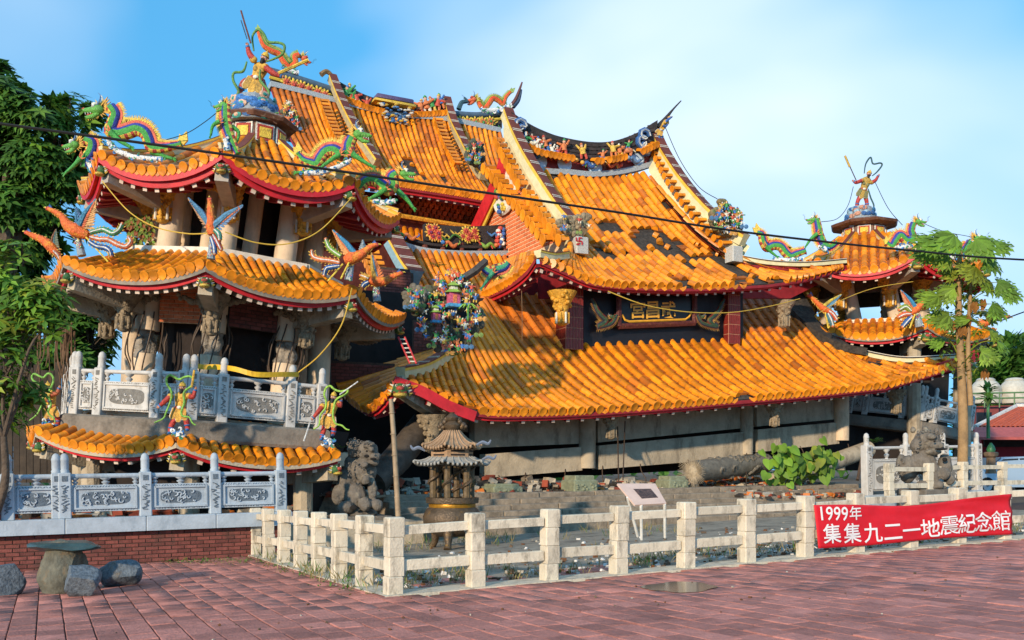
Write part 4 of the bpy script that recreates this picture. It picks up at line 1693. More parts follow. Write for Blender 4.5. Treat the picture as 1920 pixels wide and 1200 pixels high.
# corner beams with beast heads
for fr, Re, part, col in ((r3, 3.5, top_roof, mat('pale_beam', '#a79c8e', var=.2)), (r2, 3.92, mid_roof, CONC), (r0, 4.1, low_roof, CONC)):
	for k in ((-2, -1, 0, 1) if fr is r0 else (-2, -1, 0, 1, 2)):
		a = k * OCT
		pts = [fr.P(Re * t, a, -.34 - .28 * (1 - t) * 2) for t in (.96, .85, .7, .5)]
		MB().sweep(pts, [(-.13, -.2), (-.13, .12), (.13, .12), (.13, -.2)], up=fr.Z).build('corner_beam', col, part)
		if not (fr is r0 and k > 1):
			dragon_face(part, fr.P(Re * .985, a, -.34), .25, fr.D(a))

# top storey: columns, lintel, gilded pendants
st2 = part_empty('belfry', TWR)
c2 = Oct(r2.P(0, 0, 0).lerp(r3.P(0, 0, 0), .45), r3.ang, ROLL)
for k in range(-4, 4):
	a = k * OCT
	lo, hi = r2.P(1.72, a, .5), r3.P(1.72, a, .25)
	MB().tube([lo, lo.lerp(hi, .5), hi], [.24, .235, .23], 16).build('column', COLUMN, st2, smooth=True)
	pendant(st2, r3.P(2.05, a, -.42), 1.0, True, r3.Z, wing=(-1, 1) if k in (0, 1, -1) else None)
	a2 = a + OCT
	x0, x1 = r3.P(1.75, a, .12), r3.P(1.75, a2, .12)
	xx = (x1 - x0).normalized()
	MB().fbox((x0 + x1) / 2, xx, xx.cross(r3.Z), r3.Z, (x1 - x0).length * .86, .14, .4).build('painted_lintel', mat('painted_lintel', '#4f4337', var=.5, scale=9, dirt='#7d5a2e', dirt_amt=.3, dirt_scale=6), st2)
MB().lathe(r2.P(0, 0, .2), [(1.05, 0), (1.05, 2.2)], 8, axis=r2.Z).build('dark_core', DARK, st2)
for k in range(-4, 4):
	a = k * OCT
	lo, hi = r2.P(1.15, a + OCT / 2, .5), r3.P(1.15, a + OCT / 2, .2)
	MB().tube([lo, hi], [.17, .17], 12).build('inner_column', COLUMN, st2, smooth=True)
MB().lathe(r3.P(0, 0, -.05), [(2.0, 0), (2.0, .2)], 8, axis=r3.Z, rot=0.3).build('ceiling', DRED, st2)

# storey below: brick lintels, cracked columns, pendants of bare plaster
st1 = part_empty('gallery', TWR)
rb = Oct((-6.553, TD, 2.66), rad(5.5), rad(3.5))
gallery_z = -.28
for k in range(-3, 4):
	a = k * OCT
	lo, hi = rb.P(2.05, a, gallery_z), r2.P(2.05, a, .35)
	broken = k in (-1, 0, 1)
	ptsc = [lo, lo.lerp(hi, .42), lo.lerp(hi, .6), hi]
	if broken:
		MB().tube([lo, lo.lerp(hi, .42)], [.27, .26], 16).build('column', COLUMN, st1, smooth=True)
		MB().tube([lo.lerp(hi, .57), hi], [.25, .25], 16).build('column', COLUMN, st1, smooth=True)
		m0 = MB()
		rr_ = random.Random(k + 9)
		for q in range(18):
			t = rr_.uniform(.38, .6)
			c = lo.lerp(hi, t)
			an = rr_.uniform(0, 6.28)
			m0.ball(c + Vector((math.cos(an), math.sin(an), 0)) * rr_.uniform(.03, .17), (rr_.uniform(.08, .17), rr_.uniform(.08, .17), rr_.uniform(.12, .24)), 7, 5)
		ob = m0.build('crushed_concrete', mat('crushed_concrete', '#8d8375', var=.35, scale=9, bump=.9, bscale=22, dirt='#3d362e', dirt_amt=.35, dirt_scale=4), st1)
		rm = ob.modifiers.new('remesh', 'REMESH')
		rm.mode = 'VOXEL'
		rm.voxel_size = .035
		for q in range(9):
			an = q * .7
			ps = []
			for w_ in range(7):
				t = .28 + .4 * w_ / 6
				bulge = .25 + .14 * math.sin(math.pi * w_ / 6) + rr_.uniform(-.03, .03)
				ps.append(lo.lerp(hi, t) + Vector((math.cos(an + .1 * w_), math.sin(an + .1 * w_), 0)) * bulge)
			MB().tube(spline(ps, 3), .016, 5).build('bent_rebar', mat('rusty_rebar', '#4b3a2c', var=.3, scale=10), st1)
	else:
		MB().tube([lo, lo.lerp(hi, .5), hi], [.27, .265, .26], 16).build('column', COLUMN, st1, smooth=True)
	pendant(st1, r2.P(2.6, a, -.62), .92, False, r2.Z, wing=(-1, 1) if abs(k) < 2 else None)
for k, mm, jj in ((-2, BRICK_O, JOINT), (-1, BRICK_O, JOINT), (0, BRICK_D, JOINT_D), (1, BRICK_D, JOINT_D), (-3, BRICK_D, JOINT_D)):  # sunlit faces get orange brick, shaded faces a darker copy
	a, b = r2.P(2.05, k * OCT, -.88), r2.P(2.05, (k + 1) * OCT, -.88)
	x = (b - a).normalized()
	L = (b - a).length
	bw = part_empty('brick_lintel', TWR)
	O = a + x * .26
	yy = r2.Z
	w0 = L - .52
	brick_wall(bw, TP, O, x, (yy - x * yy.dot(x)).normalized(), w0, .96, bl=.23, bh=.08, m=mm, joint=jj, sheet_poly=[(0, 0), (w0, 0), (w0, .96), (0, .96)])
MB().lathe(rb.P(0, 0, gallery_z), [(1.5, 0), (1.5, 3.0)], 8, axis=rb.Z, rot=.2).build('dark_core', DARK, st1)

# balcony slab and marble balustrade
bal = part_empty('balcony_slab', TWR)
mb = MB()
ring = []
for (rr_, hh) in ((2.6, -.72), (3.70, -.72), (3.74, -.66), (3.74, -.34), (3.66, -.30), (2.0, -.30)):
	ring.append([rb.P(rr_, k * OCT, hh) for k in range(-4, 2)])
mb.grid(ring)
mb.add([q[-1] for q in ring], [tuple(range(len(ring)))])
mb.build('slab', mat('stained_slab', '#7d7468', rough=.95, var=.25, scale=3, bump=.5, bscale=14, dirt='#2f2a24', dirt_amt=.4, dirt_scale=1.2), bal)
mb = MB()
mb.grid([[rb.P(3.3, k * OCT, -.74) for k in range(-4, 2)], [rb.P(3.2, k * OCT, -1.05) for k in range(-4, 2)]])
mb.build('dark_red_beam', DRED, bal)

ut = part_empty('undercroft', TWR)
mb = MB()
mb.grid([[r0.P(2.9, k * OCT, .5) for k in range(9)], [r0.P(2.3, k * OCT, -1.9) for k in range(9)]])
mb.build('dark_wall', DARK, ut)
for k in range(-3, 3):
	p = r0.P(3.0, k * OCT, -.3)
	q = Vector((p.x, p.y, .25))
	MB().tube([q, p], .2, 10).build('stub_column', CONC, ut)
	MB().sweep([r0.P(2.9, k * OCT, -.05), r0.P(3.0, (k + 1) * OCT, -.1)], [(-.1, -.2), (-.1, .1), (.1, .1), (.1, -.2)]).build('fallen_beam', CONC, ut)
MB().tube([r3.P(0, 0, 1.0) + HUB, r3.P(0, 0, 1.12) + HUB, r3.P(0, 0, 1.16) + HUB], [.9, .86, .7], 8).build('collar', RIDGE_T, top_roof)
hub = part_empty('roof_drum', TWR)
mb = MB()
prof = [(.62, 1.1), (.62, 1.62), (.86, 1.66), (.92, 1.74), (.84, 1.8), (.4, 1.84)]
mb.grid([[r3.P(a, k * OCT, h) + HUB for k in range(9)] for a, h in prof])
mb.build('drum', mat('drum_plaster', '#6b4a3a', var=.3, dirt='#cfc3a8', dirt_amt=.3, dirt_scale=4), hub)
for k in range(-3, 3):
	a = (k + .5) * OCT
	c = r3.P(.585, a, 1.37) + HUB
	x = r3.D(a + math.pi / 2)
	MB().fbox(c, x, r3.D(a), r3.Z, .42, .05, .42).build('drum_panel', paint('#f0ead2'), hub)
	MB().fbox(c + r3.D(a) * .02, x, r3.D(a), r3.Z, .35, .05, .34).build('drum_panel', paint('#b3341f'), hub)
	MB().fbox(c + r3.D(a) * .04, x, r3.D(a), r3.Z, .26, .05, .22).build('drum_panel', paint('#f2c018'), hub)

BAL1 = thing('balustrade', 'white carved marble balustrade round the balcony of the leaning tower', 'balustrade', rb.P(3.6, 0, -.3), 'marble balustrades')
for k in (-2, -1, 0):
	balustrade(BAL1, rb.P(3.5, k * OCT, -.3), rb.P(3.5, (k + 1) * OCT, -.3), rb.Z, [0.03, .24, .74, .97], H=1.3, end=True, seed=30 + k, w=.2)

# ================================================================== THE OTHER TOWER, SEEN OVER THE HALL'S EAVE
D2_ = 35.5
K = D2_ / 28.0
T2 = thing('corner_tower', 'upright octagonal tower with open belfry behind the papaya tree', 'tower', Vector((13.3, D2_, 1.0)))
T2P = Pieces(T2, 295)


def oc2(px, py, roll=0.0):
	p = at_d(px, py, D2_)
	return Oct(p, -math.atan2(p.x, D2_), roll)


s3 = oc2(1621, 521, rad(-0.5))
FA2 = [-3, -2, -1, 0, 1, 2]
H8 = OCT / 2
tr2 = oct_roof(T2, T2P, s3, 3.43 * K, .72 * K, 1.15 * K, .4 * K, 11, 9, .118, FA2, sag=.28, name='top_roof', fascia=.26, seed=40, rafters=9, soffit_m=RED, th0=-H8)
s2 = oc2(1644, 639, rad(0.5))
mr2 = oct_roof(T2, T2P, s2, 3.25 * K, 2.1 * K, .30 * K, .28 * K, 12, 4, .118, FA2, sag=.06, name='middle_roof', fascia=.2, seed=41, rafters=10, hips=False, raft_mesh=ME_RAFT_G, soffit_m=RAFT_GREY, th0=-H8)
for k in FA2:
	a, b = s2.P(2.1 * K, k * OCT - H8, .3 * K), s2.P(2.1 * K, (k + 1) * OCT - H8, .3 * K)
	x = (b - a).normalized()
	MB().fbox((a + b) / 2, x, x.cross(s2.Z), s2.Z, (b - a).length, .18, .14).build('curb', WHITE, mr2)
for fr, Re, part, col in ((s3, 3.38 * K, tr2, mat('pale_beam', '#a79c8e', var=.2)), (s2, 3.2 * K, mr2, CONC)):
	for k in (-2, -1, 0, 1, 2):
		a = k * OCT - H8
		pts = [fr.P(Re * t, a, -.4 - .3 * (1 - t) * 2) for t in (.96, .85, .7, .5)]
		MB().sweep(pts, [(-.15, -.22), (-.15, .14), (.15, .14), (.15, -.22)], up=fr.Z).build('corner_beam', col, part)
		dragon_face(part, fr.P(Re * .985, a, -.42), .38, fr.D(a))
b2 = part_empty('belfry', T2)
for k in range(-4, 4):
	a = k * OCT - H8
	lo, hi = s2.P(1.42 * K, a, .2 * K), s3.P(1.42 * K, a, .1)
	MB().tube([lo, lo.lerp(hi, .5), hi], [.25, .245, .24], 16).build('column', COLUMN, b2, smooth=True)
	pendant(b2, s3.P(1.7 * K, a, -.75), 1.2, True)
	x0, x1 = s3.P(1.42 * K, a, -.35), s3.P(1.42 * K, a + OCT, -.35)
	xx = (x1 - x0).normalized()
	MB().fbox((x0 + x1) / 2, xx, xx.cross(UP), UP, (x1 - x0).length * .8, .16, 1.0).build('painted_lintel', MATS['painted_lintel'], b2)
MB().grid([[s3.P(2.3 * K, k * OCT, -.2) for k in range(9)], [s3.P(.1, k * OCT, -.2) for k in range(9)]]).build('ceiling', DRED, b2)
h2 = part_empty('roof_drum', T2)
mb = MB()
mb.grid([[s3.P(a, k * OCT - H8, h) for k in range(9)] for a, h in ((.62 * K, 1.1 * K), (.62 * K, 1.45 * K), (.95 * K, 1.5 * K), (1.0 * K, 1.56 * K), (.85 * K, 1.62 * K), (.4 * K, 1.64 * K))])
mb.build('drum', MATS['drum_plaster'], h2)
for k in range(-3, 3):
	a = k * OCT
	c = s3.P(.585 * K, a, 1.29 * K)
	x = s3.D(a + math.pi / 2)
	for i, (sx, sz, cc) in enumerate(((.46, .36, '#f0ead2'), (.38, .29, '#b3341f'), (.28, .19, '#f2c018'))):
		MB().fbox(c + s3.D(a) * .02 * i, x, s3.D(a), UP, sx, .05, sz).build('drum_panel', paint(cc), h2)
st = part_empty('lower_storey', T2)
MB().grid([[s2.P(2.0 * K, k * OCT, .3) for k in range(9)], [s2.P(1.9 * K, k * OCT, -4.9) for k in range(9)]]).build('dark_wall', DARK, st)
for k in range(-4, 4):
	a = k * OCT - H8
	MB().tube([s2.P(2.5 * K, a, -4.9), s2.P(2.5 * K, a, -.3)], .22, 10).build('column', CONC, st)
q = at_d(1655, 792, D2_)
fr = Oct(q, s2.ang, rad(8))
MB().grid([[fr.P(rr_, k * OCT - H8, hh) for k in range(9)] for rr_, hh in ((2.4, -.5), (3.25, -.5), (3.3, -.42), (3.3, -.12), (2.0, -.08))]).build('balcony_slab', MATS['stained_slab'], T2)
BAL2 = thing('balustrade', 'tilted white marble balustrade on the far tower behind the lion', 'balustrade', fr.P(3.15, H8, 0), 'marble balustrades')
for k in (-1, 0, 1):
	balustrade(BAL2, fr.P(3.15, k * OCT - H8, -.08), fr.P(3.15, (k + 1) * OCT - H8, -.08), fr.Z, [.03, .24, .74, .97], H=1.25, seed=50 + k)

# ================================================================== REAR HALL AND THE SIDE WING
REAR = thing('rear_hall', 'tall rear hall whose worn orange roof rises behind the towers', 'temple', uv(4, 24, 1.0))
RP = Pieces(REAR, 295)
rroof = part_empty('front_slope', REAR)
RT, RE = 25.0, 20.5
AR = Slope(px_curve([(508, 162, RT), (570, 176, RT), (640, 196, RT), (735, 218, RT), (830, 226, RT), (940, 248, RT)]),
		   px_curve([(612, 322, RE), (690, 336, RE), (748, 346, RE), (885, 368, RE), (1000, 392, RE)]), sag=.75)
lay_slope(REAR, RP, rroof, AR, 42, 17, r=.088, seed=60, fascia=.2, rafters=24, rag=.012,
		  hole=blob_hole([(.50, .47, .035, .10), (.53, .60, .02, .08), (.635, .62, .02, .10), (.66, .80, .03, .07), (.385, .72, .03, .12)]),
		  worn=lambda s, t: s < .12 or mnoise.noise(Vector((s * 12, t * 10, 9))) > .25)
for pts in ([(620, 150, 25.4), (640, 200, 24.4), (668, 255, 23.3), (705, 310, 22.2)], [(836, 192, 25.4), (850, 240, 24.4), (872, 285, 23.4), (892, 320, 22.4), (905, 335, 21.8)]):
	ridge(rroof, px_pts(pts), .24, .28, 'verge_ridge', side_m=mat('dull_cream', '#a89a74', var=.2, dirt='#4d4336', dirt_amt=.3))
for k, pts in enumerate(([(628, 190), (645, 235), (668, 280)], [(840, 225), (858, 272), (880, 312)])):
	f = curve_fn([at_v(x, y, 24.2 - .8 * i) for i, (x, y) in enumerate(pts)])
	for i in range(13):
		p = f((i + .5) / 13) - U * .25
		y = (-U + UP * -.1).normalized()
		x = y.cross(UP).normalized()
		RP.add('eave_tile', ME_END, frame(p, x * .1, y * .35, x.cross(y) * .1), rroof, .2)
rr = part_empty('ridge', REAR)
MOS = MATS['grey_mosaic']
px_slab(rr, 'ridge_face', [(622, 150), (655, 168), (690, 184), (740, 196), (790, 197), (835, 188)], [(622, 183), (655, 198), (690, 210), (740, 219), (790, 220), (835, 218)], 25.4, .4, BLACK)
px_slab(rr, 'ridge_footing', [(505, 156), (570, 172), (640, 190), (735, 214), (830, 221), (935, 243)], [(505, 166), (570, 181), (640, 200), (735, 222), (830, 230), (935, 252)], 25.1, .5, MOS)
px_slab(rr, 'ridge_face', [(508, 132), (560, 148), (618, 168)], [(508, 160), (560, 174), (618, 192)], 25.4, .35, BLACK)
px_slab(rr, 'ridge_face', [(848, 214), (895, 217), (938, 213)], [(848, 240), (895, 243), (938, 243)], 25.4, .35, BLACK)
for pts in ([(505, 132, 25.2), (560, 148, 25.2), (622, 168, 25.2)], [(845, 213, 25.2), (895, 216, 25.2), (940, 211, 25.2)]):
	MB().tube(px_pts(pts), .13, 8).build('ridge_roll', mat('blue_grey_roll', '#4d6070', rough=.4, var=.2), rr, smooth=True)
	MB().tube([p - UP * .25 for p in px_pts(pts)], .06, 6).build('ridge_roll', YEL, rr, smooth=True)
f = curve_fn([at_v(x, y, 25.15) for x, y in ((640, 184), (690, 203), (740, 213), (790, 214), (832, 211))])
for i in range(30):
	if .38 < i / 30 < .62:
		continue
	p = f((i + .5) / 30)
	y = (-V + UP * -.35).normalized()
	x = y.cross(UP).normalized()
	RP.add('eave_tile', ME_END, frame(p, x * .1, y * .35, x.cross(y) * .1), rr, .2)
# incense-cloud finial in the middle of the ridge
mb = MB()
r_ = random.Random(4)
c = at_v(738, 212, 24.9)
mb.cbox(c + UP * .5, U, V, UP, 1.5, .5, .16, .03, mi=2)
mb.cbox(c + UP * .34, U, V, UP, 1.7, .55, .1, .03, mi=3)
for k in range(70):
	t = r_.uniform(-1, 1)
	h = r_.uniform(0, 1)
	mb.ball(c + U * (t * .75 * (1 - .5 * h)) - UP * (h * .75 - .25) - V * r_.uniform(.1, .45), (.09, .06, .045), 6, 4, mi=k % 2 if k % 5 else 3)
mb.build('cloud_bracket', [paint('#e9e4cf'), paint('#2f78b8'), paint('#5a4a72'), paint('#e0b520')], rr, smooth=True)
# bracketed wall under the rear eave
bw = part_empty('bracket_wall', REAR)
px_beam(bw, 'wall', [(540, 640), (540, 345), (960, 392), (960, 640)], 22.0, .3, mat('maroon_wall', '#5a2418', var=.4, scale=6))
bk = raw_mesh('bracket', [(-.5, -.5, 0), (.5, -.5, 0), (.5, .5, 0), (-.5, .5, 0), (-.8, -.8, 1), (.8, -.8, 1), (.8, .8, 1), (-.8, .8, 1)],
			  [(0, 1, 5, 4), (1, 2, 6, 5), (2, 3, 7, 6), (3, 0, 4, 7), (4, 5, 6, 7), (3, 2, 1, 0)], mat('bracket_paint', '#8a3d14', var=.5, scale=8, rnd=.5, dirt='#2f1a10', dirt_amt=.3))
for j in range(4):
	for i in range(17):
		p = at_v(752 + i * 10 + (j % 2) * 5, 372 + i * 2.0 + j * 9, 21.4 + j * .15)
		RP.add('bracket', bk, frame(p, U * .11, V * .2, UP * .14), bw, .2)
MB().tube([at_v(735, 402, 21.5), at_v(920, 432, 21.5)], .08, 6).build('gilt_moulding', GOLD, bw)

WING = thing('side_wing', 'low tiled wing with a black flowered ridge against the brick gable', 'temple', uv(2, 17, 1.0))
WP = Pieces(WING, 295)
wr = part_empty('roof', WING)
WS = Slope(px_curve([(748, 468, 18.8), (820, 474, 18.8), (950, 482, 18.8)]), px_curve([(800, 560, 16.3), (870, 570, 16.3), (1010, 585, 16.3)]), sag=.2)
lay_slope(WING, WP, wr, WS, 17, 8, r=.105, seed=70, fascia=.15, worn=lambda s, t: mnoise.noise(Vector((s * 9, t * 9, 2))) > .2)
W2 = Slope(px_curve([(740, 425, 22), (830, 440, 22), (900, 446, 22)]), px_curve([(745, 452, 19.6), (840, 462, 19.6), (905, 470, 19.6)]), sag=.1)
lay_slope(WING, WP, wr, W2, 14, 4, r=.105, seed=71, eave=False, fascia=0)
ridge(wr, px_pts([(716, 430, 19.0), (735, 465, 18.2), (757, 505, 17.4), (775, 530, 16.8)]), .4, .4, 'verge_ridge', side_m=mat('blue_verge', '#7fa0ac', var=.2))
f = curve_fn([at_v(x, y, v) for x, y, v in ((714, 462, 18.6), (728, 492, 18), (742, 525, 17.4))])
for i in range(6):
	p = f((i + .5) / 6) - U * .2
	y = (-U + UP * -.05).normalized()
	x = y.cross(UP).normalized()
	WP.add('eave_tile', ME_END, frame(p, x * .12, y * .55, x.cross(y) * .12), wr, .2)
px_slab(wr, 'ridge_footing', [(745, 452), (790, 466), (860, 472), (952, 472)], [(745, 466), (790, 478), (860, 482), (952, 482)], 18.9, .4, MOS)
px_slab(wr, 'ridge_rail', [(760, 444), (800, 456), (860, 461), (952, 462)], [(760, 449), (800, 461), (860, 466), (952, 467)], 18.9, .3, BLACK)
px_slab(wr, 'ridge_face', [(795, 420), (830, 424), (880, 426), (950, 422)], [(795, 452), (830, 458), (880, 460), (950, 461)], 18.9, .25, BLACK)
for x in (797, 830, 865, 900, 947):
	a, b = at_v(x, 474, 18.85), at_v(x, 456, 18.85)
	MB().tube([a, b], .1, 8).build('ridge_post', RIDGE_T, wr)


def flower(mb, c, n, r, cols, petals=9):
	n = n.normalized()
	x = n.cross(UP).normalized()
	y = x.cross(n)
	for ring, (rr0, mi, k) in enumerate(((1.0, cols[0], petals), (.62, cols[1], petals - 2))):
		for i in range(k):
			a = 2 * math.pi * i / k + ring * .3
			d = x * math.cos(a) + y * math.sin(a)
			s_ = n.cross(d)
			rot = Matrix((d, s_, n)).transposed()
			mb.ball(c + d * (r * rr0 * .62) + n * (r * .1 * ring), (r * rr0 * .42, r * .2, r * .1), 6, 4, rot=rot, mi=mi)
	mb.ball(c + n * r * .16, r * .24, 6, 4, mi=cols[2])


def bouquet(root, spots, v, cols, name='flower', vine=None):
	for (px, py, r) in spots:
		mb = MB()
		c = at_v(px, py, v)
		flower(mb, c, -V, r, (0, 1, 2))
		mb.build(name, [paint(cols[0]), paint(cols[1]), paint(cols[2])], root, smooth=True)
	if vine:
		mb = MB()
		pts = px_pts([(x, y, v) for x, y in vine])
		mb.tube(pts, .035, 5)
		for i, p in enumerate(pts[::2]):
			d = (U * (1 if i % 2 else -1) * .6 + UP * .6).normalized()
			mb.plate([p, p + d * .09 + U * .04, p + d * .22, p + d * .09 - U * .04], V, .03, mi=1)
		mb.build('vine', [paint('#3f7a2e'), paint('#e0b520')], root)


wf = part_empty('ridge_flowers', WING)
bouquet(wf, [(808, 436, .22), (816, 428, .18), (822, 438, .2), (812, 444, .17), (823, 446, .15), (805, 426, .14)], 18.7, ('#e8a81c', '#d9442a', '#7a2a5a'))
bouquet(wf, [(874, 434, .2), (882, 442, .22), (890, 434, .18), (878, 448, .16), (893, 445, .17), (868, 443, .15)], 18.7, ('#e9c11e', '#d2502c', '#a82a2a'), vine=[(828, 444), (840, 450), (852, 440), (864, 446)])


def scroll_beast(root, c, s, cols, flip=1, name='ridge_beast'):
	"""small ceramic beast stretched along a ridge"""
	mb = MB()
	x = U * flip
	pts = [c + x * (s * t) + UP * (s * .22 * math.sin(t * 5)) for t in np.linspace(-.9, .9, 10)]
	mb.tube(pts, [s * k for k in (.05, .14, .2, .22, .22, .2, .22, .2, .14, .06)], 8)
	mb.ball(c + x * s * .95 + UP * s * .1 - V * s * .1, (s * .26, s * .22, s * .24), 8, 6, mi=1)
	for k in (-.5, .4):
		mb.tube([c + x * s * k, c + x * s * (k + .15) - UP * s * .35 - V * s * .1], [s * .1, s * .06], 6, mi=2)
	mb.tube([c - x * s * .8, c - x * s * 1.15 + UP * s * .3, c - x * s * 1.0 + UP * s * .55], [s * .1, s * .08, s * .02], 6, mi=2)
	return mb.build(name, [paint(k) for k in cols], root, smooth=True)


scroll_beast(wf, at_v(768, 444, 18.7), .3, ('#d9722a', '#3f9a3a', '#2a64b0'), -1)
scroll_beast(wf, at_v(845, 458, 18.7), .3, ('#d9722a', '#2a78c0', '#7fae3a'), -1)
scroll_beast(wf, at_v(925, 440, 18.7), .2, ('#3a7fc0', '#dfe5ea', '#2a64b0'), 1)
scroll_beast(wf, at_v(915, 460, 18.7), .3, ('#7fae3a', '#d9722a', '#d9442a'), 1)
mb = MB()
for k in range(14):
	q = at_v(938 + 6 * math.sin(k * 1.9), 428 + k * 2.6, 18.72)
	mb.ball(q, (.09, .06, .08), 6, 4, mi=k % 3)
mb.build('scroll_end', [paint('#d9442a'), paint('#2a64b0'), paint('#f0ead2')], wf)
# brick remains between the tower and the hall
rem = thing('broken_brick_wall', 'broken dark brick wall in the shade between tower and hall', 'wall', at_v(690, 720, 13.6))
RWP = Pieces(rem, 295)


def px_bricks(root, pieces, x0, x1, y0, y1, v, m, j, bl=.24, bh=.085):
	a, b = at_v(x0, y1, v), at_v(x1, y1, v)
	x = (b - a)
	x.z = 0
	L = x.length
	x.normalize()
	hgt = at_v(x0, y0, v).z - a.z
	brick_wall(root, pieces, a, x, UP, L, hgt, bl=bl, bh=bh, m=m, joint=j, sheet_poly=[(0, 0), (L, 0), (L, hgt), (0, hgt)])


px_bricks(rem, RWP, 620, 740, 676, 730, 13.6, BRICK_D, JOINT_D)
px_bricks(rem, RWP, 775, 830, 600, 680, 14.2, BRICK_D, JOINT_D)
px_bricks(rem, RWP, 712, 775, 500, 580, 16.6, BRICK_D, JOINT_D)
MB().plate([at_v(x, y, 15.6) for x, y in ((600, 900), (600, 540), (905, 560), (905, 900))], V, .2).build('interior_shade_plate', DARK, rem)  # near-black plate stands in for the unlit interior

# ================================================================== CERAMIC ROOF FIGURES
NV = Vector((0, -1, 0))


class Plane2:
	"""a sheet of space facing the plaza at one depth (or one distance v behind the fence) on which a figure's outline lies"""

	def __init__(self, depth=None, v=None, ref=None):
		self.depth, self.v = depth, v
		if depth is not None:
			self.k = depth / F
			self.n = NV
		else:
			self.k = at_v(ref[0], ref[1], v).y / F
			self.n = NV

	def __call__(self, px, py, off=0.0):
		p = at_d(px, py, self.depth) if self.depth is not None else at_v(px, py, self.v)
		return p + self.n * off


def tri_fan(mb, p, d, w, n, s, k, mi):
	"""flame-like comb of k pointed locks from p along d, spread towards w"""
	for i in range(k):
		t = i / max(1, k - 1) - .5
		dd = (d + w * t * 1.5).normalized()
		a = p + w * (s * t * .5)
		sd = dd.cross(n).normalized()
		mb.plate([a - sd * s * .12, a + sd * s * .12, a + dd * s * .55 + sd * s * .07, a + dd * s, a + dd * s * .5 - sd * s * .09], n, s * .10, mi=mi)


PAL_G = dict(back='#e2613a', stripe='#2a3c98', side='#43963f', belly='#e0c22c', band='#b8392a', mane='#e6a91c', skull='#dfe0cf', jaw='#5faa3a', fin='#f0c22e')
PAL_O = dict(back='#d9a020', stripe='#6fa03a', side='#e0551e', belly='#e08a24', band='#d9641e', mane='#c9b22c', skull='#c8442a', jaw='#d8602a', fin='#8fae4a')


